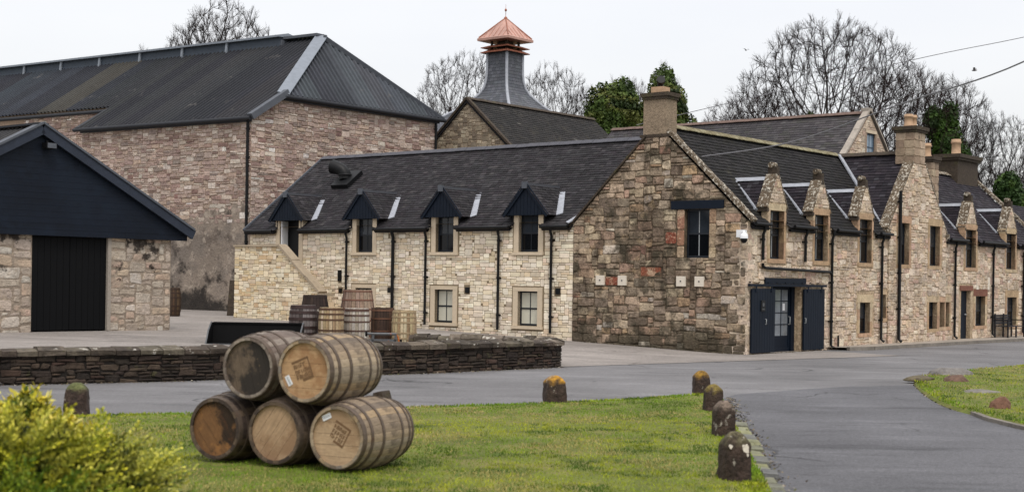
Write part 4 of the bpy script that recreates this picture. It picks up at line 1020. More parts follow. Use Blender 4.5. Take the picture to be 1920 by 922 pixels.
# ------------------------------------------------------------------ pale stone wing
W0 = Bld('stone_wing', 'pale cream stone wing with navy gabled dormers and dark slate roof', 'house', (0, 13, 0))
SE = 20.42; PW = wall_plane((.0, SE), (.0, 5.86)); A = lambda s: SE-s
PW = Plane((.03, SE, 0), (0, -1, 0), (0, 0, 1))
WIN = [(14.6, 2.80, 3.95), (11.0, 2.80, 3.95), (7.58, 2.80, 3.95)]
GRD = [(14.6, .55, 1.6), (11.0, .55, 1.6), (7.58, .55, 1.6)]
HWG, HWS = .385, .57
wo_ = [(0, -.1), (A(5.86), -.1), (A(5.86), 3.68), (0, 3.68)]
wh = [(A(c+HWG), z0, A(c-HWG), min(z1, 3.7)) for c, z0, z1 in WIN+GRD]+[(A(18.82), 1.95, A(17.82), 3.7)]
mb = MB(); panel(mb, PW, wo_, wh, reveal=.25); ww = W0.part(mb, 'wall', M_mortar_w)
vents = [(15.75, 2.0, .16, .36), (13.4, 1.55, .14, .16), (10.0, 1.6, .16, .18), (6.42, 1.62, .16, .18), (15.7, 1.5, .12, .14)]
vh_ = [(A(s+w/2)-.01, z-h/2-.01, A(s-w/2)+.01, z+h/2+.01) for s, z, w, h in vents]
wsz = [(2, 1, 3), (3, 1, 4), (4, 1, 3), (3, 2, 4), (4, 2, 3), (2, 2, 3), (5, 1, 1.5), (1, 1, 1.2), (5, 2, 1), (3, 3, .6)]
sx = [(A(c+HWS), z0-.1, A(c-HWS), z1+.1) for c, z0, z1 in WIN+GRD]+[(A(19.02), 1.8, A(17.62), 3.75)]
stones(W0, ww, PW, wo_, sx+vh_, M_wing, PAL_WING, 51, .078, .072, wsz, gap=.013, jitter=.005, proud=.012, bev=.006, indiv=300, weight=lambda a: .4 if a < 4.6 else 1.0)
for s, z, w, h in vents:
    m = MB(); pbox(m, PW, A(s+w/2), A(s-w/2), z-h/2, z+h/2, -.05, .04); W0.part(m, 'wall_vent', M_black)
def surround(c, z0, z1, top):
    for (a0, a1) in ((A(c+HWS), A(c+HWG)), (A(c-HWG), A(c-HWS))): dressed(W0, PW, 'jamb', a0, a1, z0-.005, z1+(0 if top else .0), M_dressed, d0=-.14, d1=.02)
    if top: dressed(W0, PW, 'lintel', A(c+HWS), A(c-HWS), z1+.003, z1+.12, M_dressed, d0=-.14, d1=.021)
    dressed(W0, PW, 'sill', A(c+HWS+.03), A(c-HWS-.03), z0-.1, z0-.008, M_dressed, d0=-.2, d1=.07)
for c, z0, z1 in WIN:
    surround(c, z0, z1, False); window(W0, PW, A(c+HWG), z0, A(c-HWG), z1, dep=.12, cols=2, rows=2, bars=M_sash)
for i, (c, z0, z1) in enumerate(GRD):
    surround(c, z0, z1, True); window(W0, PW, A(c+HWG), z0, A(c-HWG), z1, dep=.12, cols=2, rows=2, bars=M_sash, glass=M_blind)
# stair door, standing open
for (s0, s1) in ((19.02, 18.82), (17.82, 17.62)): dressed(W0, PW, 'jamb', A(s0), A(s1), 1.95, 3.95, M_dressed, d0=-.2, d1=.02)
m = MB(); m.box(.02, .05, 17.84, 18.8, 1.95, 3.95); m.v = [(x+.35, y, z) for x, y, z in m.v]; W0.part(m, 'doorway_shade', M_black)  # black sheet stands in for the shade inside the open doorway
m = MB(); m.box(.06, .34, 18.74, 18.8, 1.97, 3.9); W0.part(m, 'door', M_white)
# roof
RS, RZ = 3.69, 6.45; V = Vector((RS, 0, RZ-3.68)); LW = V.length; k_ = LW/RS
s_lo = 3.0
PR = Plane((0, SE+.12, 3.68), (0, -1, 0), V); AR = lambda s: SE+.12-s
dc = [18.32, 14.6, 11.0, 7.58]
dholes = [(AR(c+.62), -.4, AR(c-.62), .62*k_) for c in dc]
e_ = -.17*k_; um = MB(); slab(um, Plane((0, SE+.12, 3.63), (0, -1, 0), V), 0, AR(s_lo), e_, LW, .08, dholes, outline=[(0, e_), (AR(5.9), e_), (AR(5.9), .02), (AR(s_lo), LW-.25), (AR(s_lo), LW), (0, LW)])
slab(um, Plane((2*RS, s_lo, 3.63), (0, 1, 0), (-RS, 0, RZ-3.68)), 0, SE+.12-s_lo, -.17*k_, LW, .08)
rfW = W0.part(um, 'roof', M_underlay)
rs_ = random.Random(61); sm = MB()
# keep the slates on this side of the old gable's own roof
def keepw(a, b_):
    s = SE+.12-a; w = b_/k_; z = 3.68+.75*w
    return s > 5.9 or w > .1 and z > 3.65+SLOPE*(5.86-s)-.02
slates(sm, PR, 0, AR(s_lo), -.17*k_, LW-.03, .135, .20, PAL_SL_W, rs_, dholes, keep=keepw)
slates(sm, Plane((2*RS, s_lo, 3.68), (0, 1, 0), (-RS, 0, RZ-3.68)), 0, SE+.12-s_lo, -.17*k_, LW-.03, .3, .4, PAL_SL_W, rs_)
W0.part(sm, 'slates', M_slate_w, rfW, kind='stuff')
ridge_tiles(W0, (RS, SE+.12, RZ+.06), (RS, 4.6, RZ+.06), mat('blue grey ridge tile', lin((74, 74, 80)), rough=.6, grain=(6, .2)))
m = MB(); m.bar((-.16, SE+.12, 3.56), (RS, SE+.12, RZ-.0), .05, .16, up=(-.6, 0, .8)); W0.part(m, 'verge', M_trim)
m = MB(); m.poly([(.03, SE, 0), (.03, SE, 3.68), (RS, SE, RZ-.05), (2*RS, SE, 3.68), (2*RS, SE, 0)]); m.poly([(2*RS, 5.86, 0), (2*RS, SE, 0), (2*RS, SE, 3.68), (2*RS, 5.86, 3.68)]); W0.part(m, 'rear_wall', M_mortar_w)
# lead soaker where the wing roof meets the old gable
m = MB(); m.bar((-.16, 5.98, 3.66), (.55, 5.55, 4.14), .14, .03, up=(-.5, 0, .8)); W0.part(m, 'lead_flashing', M_lead)

def wing_dormer(c, seed):
    r = random.Random(seed); hw = .84; zb, za = 3.93, 4.86; wf_ = -.12
    m = MB(); m.prism([(wf_, c+hw-.08, zb), (wf_, c-hw+.08, zb), (wf_, c, za-.06)], (.05, 0, 0)); d = W0.part(m, 'dormer', M_navy)
    # sloping boards of the gablet
    n = 11
    for i in range(n):
        y0, y1 = c+(hw-.09)*(1-2*i/n), c+(hw-.09)*(1-2*(i+1)/n); top = lambda y: zb+(za-.08-zb)*(1-abs(y-c)/(hw-.09))
        g = MB(); ys = [y0-.006, y1+.006]
        poly = [(wf_, ys[0], zb-.02), (wf_, ys[1], zb-.02), (wf_, ys[1], top(ys[1]))]
        if (y0-c)*(y1-c) < 0: poly.append((wf_, c, top(c)))
        poly.append((wf_, ys[0], top(ys[0])))
        g.prism(poly, (-.022, 0, 0)); W0.part(g, 'board', M_navy, d)
    for sg in (-1, 1):
        g = MB(); g.bar((wf_-.05, c+sg*(hw+.02), zb-.04), (wf_-.05, c, za+.0), .03, .13, up=(0, sg*.6, .7)); W0.part(g, 'bargeboard', M_navy, d)
        # cheek
        g = MB(); e = c+sg*.6; g.prism([(.0, e, 3.6), (.0, e, zb+.05), (.42, e, zb+.05), (.05, e, 3.6)], (0, sg*.03, 0)); W0.part(g, 'cheek', M_lead if False else M_underlay, d)
    g = MB(); g.box(wf_, .05, c-.58, c+.58, zb-.02, zb+.03); W0.part(g, 'soffit', M_navy, d)
    wr = (za-3.68)/.75
    sm = MB(); pm = MB()
    for sg in (-1, 1):
        Lb = math.hypot(hw+.05, za-zb+.03); La = wr+.35
        if sg > 0: P = Plane((wr+.12, c+hw+.05, zb-.03), (-1, 0, 0), (0, -(hw+.05), za-zb+.03))
        else: P = Plane((-.2, c-hw-.05, zb-.03), (1, 0, 0), (0, (hw+.05), za-zb+.03))
        def keep(a, b_, sg=sg, La=La, Lb=Lb):
            w = wr+.12-a if sg > 0 else a-.2
            return w < .35+(wr-.30)*b_/Lb+.1
        slates(sm, P, 0, wr+.32, 0, Lb-.02, .11, .17, PAL_SL_W, r, keep=keep)
        e = c+sg*(hw+.05); pm.poly([(-.19, e, zb-.035), (.4, e, zb-.035), (wr, c, za-.005), (-.19, c, za-.005)])
    W0.part(pm, 'roof_boarding', M_underlay, d); W0.part(sm, 'slates', M_slate_w, d, kind='stuff')
    g = MB(); g.prism([(-.22, c-.07, za-.05), (-.22, c, za+.04), (-.22, c+.07, za-.05)], (wr+.22, 0, 0)); W0.part(g, 'ridge', M_trim_d, d)
    g = MB(); g.box(-.24, -.16, c-.09, c+.09, za-.14, za+.06); W0.part(g, 'finial', M_trim, d)
    for sg in (-1, 1):
        p = Vector((.26, c+sg*(hw+.14), 3.68+.75*.26+.06)); q = Vector((wr+.12, c+sg*.02, za+.07))
        g = MB(); g.bar(p, q, .24, .03, up=(-.6, 0, .8)); W0.part(g, 'lead_valley', M_lead, d)
    return d
for i, c in enumerate(dc): wing_dormer(c, 200+i)
for a, c in ((SE, 19.0), (17.65, 15.2), (14.0, 11.6), (10.4, 8.2), (6.98, 5.95)): gutter(W0, (-.2, a, 3.55), (-.2, c, 3.55), .05)
for s, z0, r in ((15.37, 1.3, .04), (13.2, .35, .055), (11.74, .34, .042), (8.69, .28, .042), (6.64, .24, .042)): downpipe(W0, PW, A(s), z0, 3.5, r=r, shoe=False)
for c in dc[1:]:
    for sg in (-1, 1):
        m = MB(); m.tube([(-.14, c+sg*.62, 3.6), (-.14, c+sg*.5, 3.62)], .02, 6); W0.part(m, 'gutter_outlet', M_black)
# round vent hood on the roof
m = MB(); vb = Vector((2.3, 17.75, 3.68+.75*2.3)); m.prism([vb+Vector((-.38, .42, -.3)), vb+Vector((-.38, -.42, -.3)), vb+Vector((.36, -.42, .26)), vb+Vector((.36, .42, .26))], (-.10, 0, .16)); vt = W0.part(m, 'roof_vent', M_black)
m = MB(); b0 = vb+Vector((-.05, .1, .1)); pts = [b0, b0+Vector((0, .02, .18)), b0+Vector((-.04, .12, .31)), b0+Vector((-.09, .30, .41)), b0+Vector((-.15, .52, .46))]
m.tube(pts, [.22, .22, .23, .23, .26], 16); W0.part(m, 'hood', M_black, vt)
m = MB(); m.lathe([(.24, 0), (.27, .03), (.24, .06)], 16, b0+Vector((0, 0, .12))); W0.part(m, 'hood_ring', M_black, vt)

# outside stair with a stone parapet
ST = Bld('stone_stair', 'outside stair of cream stone with sloping coping at the wing door', 'stair', (-.7, 17.5, .45))
PS = Plane((-1.3, 19.66, 0), (0, -1, 0), (0, 0, 1))
so = [(0, .2), (4.25, .2), (4.25, 1.42), (2.25, 2.96), (0, 2.96)]
mb = MB(); panel(mb, PS, so, []); panel(mb, PS, so, [], d=-.3)
mb.poly([PS.p(0, .2, 0), PS.p(0, .2, -1.28), PS.p(0, 1.9, -1.28), PS.p(0, 1.9, -.3), PS.p(0, 2.96, -.3), PS.p(0, 2.96, 0)]); mb.poly([PS.p(4.25, .2, 0), PS.p(4.25, .2, -.3), PS.p(4.25, 1.42, -.3), PS.p(4.25, 1.42, 0)])
ws = ST.part(mb, 'wall', M_mortar_w)
stones(ST, ws, PS, so, [], M_wing, PAL_STAIR, 71, .08, .075, wsz, gap=.013, jitter=.005, proud=.012, bev=.006, indiv=160)
coping_run(ST, (-1.36, 19.7, 2.96), (-1.36, 17.38, 2.96), 'coping_stone', M_stair_cope, .40, .07, (1, 0, 0), .8, 1)
coping_run(ST, (-1.36, 17.42, 2.98), (-1.36, 15.36, 1.40), 'coping_stone', M_stair_cope, .40, .08, (1, 0, 0), .9, 2)
m = MB(); m.box(-1.36, -.96, 14.95, 15.4, 1.32, 1.40); ST.part(m, 'coping_stone', M_stair_cope)
m = MB(); m.box(-1.0, .0, 17.4, 19.6, 1.75, 1.93); ST.part(m, 'landing', M_dressed)
for i in range(9):
    m = MB(); s1 = 17.4-i*.28; m.box(-1.0, .0, s1-.3, s1, .2, 1.93-(i+1)*.165); ST.part(m, 'step', M_dressed)

# ------------------------------------------------------------------ big warehouse with corrugated roof
KW = Bld('warehouse', 'large pink rubble warehouse with corrugated hipped roof and long ridge vent', 'warehouse', (4.36, 25.5, 0))
K = Vector((4.36, 25.5, 0)); LP = Vector((-.087, .996, 0)).normalized()
def kw(t, dw=0.0, z=0.0): p = K+LP*t+Vector((dw, 0, z)); return p
TE = 10.45
PKL = wall_plane(kw(TE), kw(0)); klo = [(0, 0), (TE, 0), (TE, 8.45), (0, 8.45)]
mb = MB(); panel(mb, PKL, klo, [])
PKE = wall_plane(kw(0), (15.6, 25.5)); keo = [(0, 0), (11.24, 0), (11.24, 9.5), (1.75, 9.6), (0, 8.45)]
panel(mb, PKE, keo, [])
PKM = wall_plane(kw(40, 1.75), kw(TE, 1.75)); kmo = [(0, 0), (40-TE, 0), (40-TE, 9.6), (0, 9.6)]; panel(mb, PKM, kmo, [])
wk_ = KW.part(mb, 'wall', M_mortar_k)
ksz = [(2, 1, 2), (3, 1, 4), (4, 1, 3), (3, 2, 3.5), (4, 2, 3), (2, 2, 3), (5, 2, 1.5), (1, 1, 1.2), (4, 3, .8), (5, 1, 1.5)]
stones(KW, wk_, PKL, [(0, 4.1), (TE, 4.1), (TE, 8.45), (0, 8.45)], [], M_ware, PAL_WARE, 81, .118, .09, ksz, gap=.02, jitter=.026, proud=.034, bev=.014, indiv=150)
stones(KW, wk_, PKE, [(0, 2.6), (11.24, 2.6), (11.24, 9.45), (1.8, 9.5), (0, 8.4)], [], M_ware, PAL_WARE, 82, .118, .09, ksz, gap=.02, jitter=.026, proud=.034, bev=.014, indiv=150)
stones(KW, wk_, PKM, [(23, 6.0), (40-TE, 6.0), (40-TE, 9.5), (23, 9.5)], [], M_ware, PAL_WARE, 83, .12, .09, ksz, gap=.02, jitter=.026, proud=.034, bev=.014, indiv=0)
# old lime render over the lower half of the yard side
rn = random.Random(4); top = []
n = 90
for i in range(n+1):
    a = TE*i/n; top.append((a, 4.55+.25*math.sin(a*.8)+.12*math.sin(a*3.9+1)+rn.uniform(-.16, .16)))
rm = MB()
for i in range(n):
    (a0, z0), (a1, z1) = top[i], top[i+1]
    rm.poly([PKL.p(a0, 0, .03), PKL.p(a1, 0, .03), PKL.p(a1, z1, .03), PKL.p(a0, z0, .03)]); rm.poly([PKL.p(a0, z0, .03), PKL.p(a1, z1, .03), PKL.p(a1, z1+.03, 0), PKL.p(a0, z0+.03, 0)])
tag(KW.part(rm, 'render_coat', M_render), 'patchy grey lime render with black damp at its foot')
# corrugated sheets
def corr(mb, P, a0, a1, lo, hi, period, h, col):
    n = max(1, round((a1-a0)/period)); pd = (a1-a0)/n; prev = None
    xs = []
    for i in range(n): xs += [(a0+i*pd, 0), (a0+i*pd+pd*.45, 0), (a0+i*pd+pd*.6, h), (a0+i*pd+pd*.85, h)]
    xs.append((a1, 0))
    pts = []; fs = []
    for (x, d) in xs:
        pts += [P.p(x, lo(x), d), P.p(x, hi(x), d)]
    for i in range(len(xs)-1): fs.append((2*i, 2*i+2, 2*i+3, 2*i+1))
    mb.mesh(pts, fs, col)
VR = Vector((6.5, 0, 12.8-8.5)); LV = VR.length
PRK = Plane(kw(0, 0, 8.5), LP, VR)
if PRK.N.z < 0: PRK.N = -PRK.N
cr_ = random.Random(9)
def lo_(t): return -.18 if t < TE+.15 else 1.75/6.5*LV-.15
def hi_(t): return LV*(1.75/6.5+(1-1.75/6.5)*max(0, min(1, t/2.6))) if t < 2.6 else LV
t = -.12
rcols = [(42, 44, 48), (47, 48, 51), (38, 40, 45)]
while t < 40:
    t1 = t+1.06
    if t < 2.6 < t1: t1 = 2.6
    if t < TE+.15 < t1: t1 = TE+.15
    c = cr_.choice(rcols)
    if t > 12.5: c = cr_.choice([(50, 55, 63), (44, 48, 55), (40, 42, 48)])
    if 13.6 < t < 15.2: c = (62, 60, 57)
    m = MB(); e0 = lo_((t+t1)/2); corr(m, PRK, t, t1, lambda x, e0=e0: e0, hi_, .27, .075, jit(lin(c), cr_, .08)); KW.part(m, 'roof_sheet', M_sheet)
    t = t1
ap = kw(2.6, 6.5, 12.8); el = kw(-.12, 1.65, 9.5); er = Vector((15.85, 25.38, 9.45))
um = MB(); um.poly([kw(-.05, 0, 8.44), kw(-.05, 1.7, 9.5), kw(2.6, 6.5, 12.74), kw(40, 6.5, 12.74), kw(40, 1.7, 9.5), kw(TE+.15, 1.7, 9.5), kw(TE+.15, 0, 8.44)])
bk = kw(40, 11.6, 9.4)
um.poly([ap-Vector((0, 0, .06)), er-Vector((0, 0, .06)), bk, kw(40, 6.5, 12.74)]); um.poly([el-Vector((0, 0, .05)), er-Vector((0, 0, .05)), ap-Vector((0, 0, .05))])
KW.part(um, 'roof_boarding', M_underlay)
Uh = (er-el); mid = ap-el; PH = Plane(el, Uh, mid-Uh.normalized()*mid.dot(Uh.normalized())); wa = mid.dot(Uh.normalized()); hb = (mid-Uh.normalized()*wa).length; Wd = Uh.length
if PH.N.z < 0: PH.N = -PH.N
x = 0.0
while x < Wd-.01:
    x1 = min(x+1.06, Wd)
    if x < wa < x1: x1 = wa
    m = MB(); corr(m, PH, x, x1, lambda q: 0.0, lambda q: hb*(q/wa if q < wa else (Wd-q)/(Wd-wa))*.985, .27, .075, jit(lin(cr_.choice([(66, 70, 76), (58, 61, 67), (72, 76, 82)])), cr_, .06)); KW.part(m, 'roof_sheet', M_sheet); x = x1
def cap_strip(p, q, w, nrm, m_, name, h=.05):
    g = MB(); g.bar(Vector(p), Vector(q), w, h, up=nrm); return KW.part(g, name, m_)
cap_strip(kw(-.15, 1.55, 9.56), ap+Vector((0, 0, .09)), .52, (PRK.N+PH.N), M_ventcap, 'hip_flashing')
cap_strip(er+Vector((.1, .05, .02)), ap+Vector((.05, 0, .06)), .5, (PH.N+Vector((.4, 0, .8))), M_trim, 'hip_flashing', .2)
cap_strip(kw(-.15, -.2, 8.42), kw(-.15, 1.75, 9.62), .30, Vector((0, 0, 1)), M_trim, 'verge_flashing', .26)
cap_strip(kw(TE+.2, -.15, 8.44), kw(TE+.2, 1.7, 9.58), .28, Vector((0, 0, 1)), M_trim_d, 'verge_flashing', .1)
cap_strip(ap+Vector((0, 0, .1)), kw(5.2, 6.5, 12.9), .7, (0, 0, 1), M_trim, 'ridge_flashing', .12)
gutter(KW, kw(-.2, -.26, 8.36), kw(TE+.25, -.26, 8.36), .085, m=M_trim_d); gutter(KW, el+Vector((-.1, -.1, -.08)), er+Vector((.12, -.1, -.08)), .09, m=M_trim_d); gutter(KW, kw(TE+.2, 1.5, 9.4), kw(40, 1.5, 9.4), .085, m=M_trim_d)
cap_strip(kw(-.1, -.1, 8.33), kw(TE, -.1, 8.33), .06, (0, 0, 1), M_trim_d, 'fascia', .2); cap_strip(el+Vector((0, 0, -.12)), er+Vector((-.2, 0, -.12)), .06, (0, 0, 1), M_trim_d, 'fascia', .22)
# ridge vent: side panels between posts under a cap
vz0, vz1 = 12.3, 13.02
tj = [4.65]+[8.05+3.0*i for i in range(11)]
for i in range(len(tj)-1):
    m = MB(); a, c = kw(tj[i]+.02, 5.98, vz0), kw(tj[i+1]-.02, 5.98, vz0); m.prism([a, c, c+Vector((.08, 0, vz1-vz0-.05)), a+Vector((.08, 0, vz1-vz0-.05))], (.9, 0, 0)); KW.part(m, 'vent_panel', M_ventside)
    m = MB(); m.bar(kw(tj[i+1], 5.93, vz0), kw(tj[i+1], 6.0, vz1-.06), .14, .08, up=(-1, 0, 0)); KW.part(m, 'vent_post', M_ventcap)
m = MB(); a, c = kw(tj[0]-.05, 5.88, vz1), kw(tj[-1], 5.88, vz1); m.prism([a, a+Vector((.57, 0, .13)), a+Vector((1.14, 0, 0)), a+Vector((1.14, 0, -.09)), a+Vector((0, 0, -.09))], c-a); KW.part(m, 'vent_cap', M_ventcap)
m = MB(); a = kw(tj[0]-.06, 5.98, vz0-.1); m.prism([a, a+Vector((.05, 0, .6)), a+Vector((1.0, 0, .6)), a+Vector((1.05, 0, 0))], (0, .06, 0)); KW.part(m, 'vent_end', M_trim)
# pipes and back walls
PKEe = PKE
downpipe(KW, PKL, TE-.12, 2.6, 8.3, r=.06, swan=False, shoe=False); downpipe(KW, PKE, 11.1, 3, 9.3, r=.06, swan=False, shoe=False)
m = MB(); m.poly([(15.6, 25.5, 0), kw(40, 11.3), kw(40, 11.3, 9.5), (15.6, 25.5, 9.5)]); m.poly([kw(TE), kw(TE, 1.75), kw(TE, 1.75, 9.5), kw(TE, 0, 8.4)]); m.poly([kw(40, 1.75), kw(40, 11.3), kw(40, 11.3, 9.5), kw(40, 6.5, 12.7), kw(40, 1.75, 9.5)]); KW.part(m, 'rear_wall', M_mortar_k)

# ------------------------------------------------------------------ malt kiln: rubble gable, slate roof, pagoda vent
KN = Bld('kiln_house', 'grey rubble kiln house with mossy slate roof below the pagoda', 'house', (22, 24.8, 0))
rz, hs_ = 10.48, 4.4; sl = .874; ez = rz-hs_*sl
PKG = wall_plane((17, 24.8+hs_), (17, 24.8-hs_)); kgo = [(0, 3), (2*hs_, 3), (2*hs_, ez), (hs_, rz-.05), (0, ez)]
mb = MB(); panel(mb, PKG, kgo, []); wn = KN.part(mb, 'wall', mat('kiln mortar', lin((128, 112, 92)), grain=(10, .2), bump=(14, .8, .03)))
stones(KN, wn, PKG, [(2.2, 5.6), (2*hs_, 5.6), (2*hs_, ez), (hs_, rz-.1), (2.2, rz-.1-2.2*sl)], [], mat('kiln stone', attr=True, grain=(9, .2), var=(1, .2), bump=(13, .8, .03)), PAL_KILN, 91, .10, .085, FSZ, gap=.02, jitter=.02, proud=.018, bev=.012, indiv=120)
um = MB(); sm = MB(); rk = random.Random(19); Lk = math.hypot(hs_+.15, (hs_+.15)*sl)
for sg in (-1, 1):
    if sg < 0: P = Plane((16.9, 24.8-hs_-.15, ez-.15*sl), (1, 0, 0), (0, hs_, hs_*sl))
    else: P = Plane((27.2, 24.8+hs_+.15, ez-.15*sl), (-1, 0, 0), (0, -hs_, hs_*sl))
    P.O = P.O-P.N*.05; slab(um, P, 0, 10.3, 0, Lk, .08); P.O = P.O+P.N*.05
    slates(sm, P, 0, 10.3, 0, Lk-.02, .17, .26, PAL_SL_K, rk)
rfn = KN.part(um, 'roof', M_underlay); KN.part(sm, 'slates', mat('mossy slate', attr=True, rough=.8, grain=(8, .25), var=(1.2, .25), bump=(18, .6, .02), stains=[(3, .66, .74, lin((128, 124, 116)), .5), (1.4, .56, .66, lin((56, 52, 42)), .6)]), rfn, kind='stuff')
ridge_tiles(KN, (16.9, 24.8, rz+.07), (27.2, 24.8, rz+.07), M_chimcap)
for sg in (-1, 1):
    m = MB(); m.bar((16.95, 24.8+sg*(hs_+.1), ez-.05), (16.95, 24.8, rz+.05), .18, .1, up=(0, sg, 1)); KN.part(m, 'verge', M_chimcap)
m = MB(); m.box(23.9, 24.5, 21.6, 21.75, 7.6, 7.7); m.v = [(x, y+.0, z+(.25 if y > 21.7 else 0)) for x, y, z in m.v]
PKS = Plane((16.9, 24.8-hs_-.15, ez-.15*sl), (1, 0, 0), (0, hs_, hs_*sl))
m = MB(); pbox(m, PKS, 11.6-2.1, 11.6-1.5, 2.62, 3.0, .02, .12); KN.part(m, 'skylight', M_lead)
m = MB(); m.poly([(17, 24.8+hs_, 0), (17, 24.8-hs_, 0), (17, 24.8-hs_, 3), (17, 24.8+hs_, 3)]); m.poly([(17, 24.8-hs_, 0), (27, 24.8-hs_, 0), (27, 24.8-hs_, ez), (17, 24.8-hs_, ez)]); m.poly([(27, 24.8-hs_, 0), (27, 24.8+hs_, 0), (27, 24.8+hs_, ez), (27, 24.8, rz-.05), (27, 24.8-hs_, ez)]); m.poly([(17, 24.8+hs_, 0), (27, 24.8+hs_, 0), (27, 24.8+hs_, ez), (17, 24.8+hs_, ez)]); KN.part(m, 'rear_wall', M_mortar_f)

PX, PY = 24.05, 28.35
PGD = Bld('pagoda_tower', 'flared slate kiln tower with copper pagoda roof and spike', 'tower', (PX, PY, 7))
prof = [(.66, 13.95), (.66, 13.2), (.67, 12.75), (.70, 12.4), (.78, 12.05), (.92, 11.75), (1.12, 11.5), (1.45, 11.15), (1.95, 10.72), (2.6, 10.25), (3.4, 9.75), (4.2, 9.3)]
def pr(z):
    for (r0, z0), (r1, z1) in zip(prof[:-1], prof[1:]):
        if z1 <= z <= z0: return r1+(r0-r1)*(z-z1)/(z0-z1)
    return prof[-1][0]
um = MB(); ring = [[(PX+sx_*(r-.03), PY+sy_*(r-.03), z) for sx_, sy_ in ((-1, -1), (1, -1), (1, 1), (-1, 1))] for r, z in prof]
for i in range(len(ring)-1):
    for k in range(4): um.poly([ring[i][k], ring[i][(k+1) % 4], ring[i+1][(k+1) % 4], ring[i+1][k]])
rt = PGD.part(um, 'roof', M_underlay)
sm = MB(); rp = random.Random(23)
pts2 = []; z = 13.95; acc = 0
zz = [p[1] for p in prof]; L = 0; rows = [(prof[0][0], prof[0][1])]
fine = [(pr(9.3+(13.95-9.3)*i/400), 9.3+(13.95-9.3)*i/400) for i in range(400, -1, -1)]; last = fine[0]
for f in fine:
    if math.hypot(f[0]-last[0], f[1]-last[1]) >= .17: rows.append(f); last = f
for (dx, dy) in ((0, -1), (-1, 0), (0, 1), (1, 0)):
    U = Vector((-dy, dx, 0)); Nn = Vector((dx, dy, 0)); c0 = Vector((PX, PY, 0))
    for j in range(len(rows)-1):
        (r0, z0), (r1, z1) = rows[j], rows[j+1]
        x = -r1-(.1 if j % 2 else 0)
        while x < r1:
            w = .24*rp.uniform(.85, 1.15); a, b_ = max(x, -r1), min(x+w, r1); x += w
            if b_-a < .04: continue
            f0 = r0/r1; c = PAL_SL_T(rp)
            q = [c0+U*a+Nn*(r1+.018)+Vector((0, 0, z1)), c0+U*(b_-.006)+Nn*(r1+.018)+Vector((0, 0, z1)), c0+U*((b_-.006)*f0)+Nn*(r0+.004)+Vector((0, 0, z0)), c0+U*(a*f0)+Nn*(r0+.004)+Vector((0, 0, z0))]
            q2 = [q[0]-Nn*.02, q[1]-Nn*.02]
            sm.mesh(q+q2, [(0, 1, 2, 3), (4, 5, 1, 0), (4, 0, 3), (1, 5, 2)], c)
PGD.part(sm, 'slates', mat('tower slate', attr=True, rough=.5, spec=.4, grain=(10, .1), var=(.8, .12)), rt, kind='stuff')
for sx_, sy_ in ((-1, -1), (1, -1), (1, 1), (-1, 1)):
    m = MB(); m.tube([(PX+sx_*(r+.0), PY+sy_*(r+.0), z) for r, z in prof], .085, 6); PGD.part(m, 'lead_hip', M_lead)
def sq_roof(name, tiers, m_, b=PGD):
    g = MB(); rr_ = [[(PX+a*r, PY+c*r, z) for a, c in ((-1, -1), (1, -1), (1, 1), (-1, 1))] for r, z in tiers]
    for i in range(len(rr_)-1):
        for k in range(4): g.poly([rr_[i][k], rr_[i][(k+1) % 4], rr_[i+1][(k+1) % 4], rr_[i+1][k]])
    g.poly(rr_[0]); g.poly(rr_[-1]); return b.part(g, name, m_)
sq_roof('louvre_tray', [(.66, 13.97), (.93, 13.86), (.94, 13.9), (.62, 14.06)], M_copper_d)
sq_roof('louvre_tray', [(.6, 14.2), (.92, 14.12), (.93, 14.16), (.6, 14.28)], M_copper_d)
for a in (-1, 1):
    for c in (-1, 1):
        g = MB(); g.box(PX+a*.5-.05, PX+a*.5+.05, PY+c*.5-.05, PY+c*.5+.05, 14.0, 14.6); PGD.part(g, 'post', M_chimcap)
g = MB(); g.box(PX-.3, PX+.3, PY-.3, PY+.3, 14.0, 14.6); PGD.part(g, 'core', M_chimcap)
cr2 = sq_roof('pagoda_roof', [(.9, 14.5), (1.05, 14.5), (1.06, 14.62), (.98, 14.68), (.66, 15.02), (.38, 15.36), (.07, 15.7)], M_copper)
for (dx, dy) in ((0, -1), (-1, 0), (0, 1), (1, 0)):
    U = Vector((-dy, dx, 0)); Nn = Vector((dx, dy, 0)); c0 = Vector((PX, PY, 0))
    for f in (-.66, -.33, 0, .33, .66):
        g = MB(); p0 = c0+U*(f*.98)+Nn*.985+Vector((0, 0, 14.69)); hz = 14.68+(1-abs(f))*.95; rr1 = .98*(15.74-hz)/(15.74-14.68); rr1 = max(rr1, abs(f)*.98)
        g.bar(p0, c0+U*(f*.98)+Nn*max(.06, rr1)+Vector((0, 0, hz)), .03, .04, up=Nn+Vector((0, 0, 1))); PGD.part(g, 'copper_seam', M_copper, cr2)
for sx_, sy_ in ((-1, -1), (1, -1), (1, 1), (-1, 1)):
    g = MB(); g.tube([(PX+sx_*1.0, PY+sy_*1.0, 14.68), (PX+sx_*.05, PY+sy_*.05, 15.72)], .035, 6); PGD.part(g, 'copper_hip', M_copper_d, cr2)
g = MB(); g.lathe([(.09, 15.68), (.09, 15.78), (.05, 15.82), (.014, 15.86), (.014, 16.1), (.05, 16.13), (.065, 16.18), (.05, 16.23), (.012, 16.26), (.006, 16.5)], 10, (PX, PY, 0)); PGD.part(g, 'spike', M_copper_d)

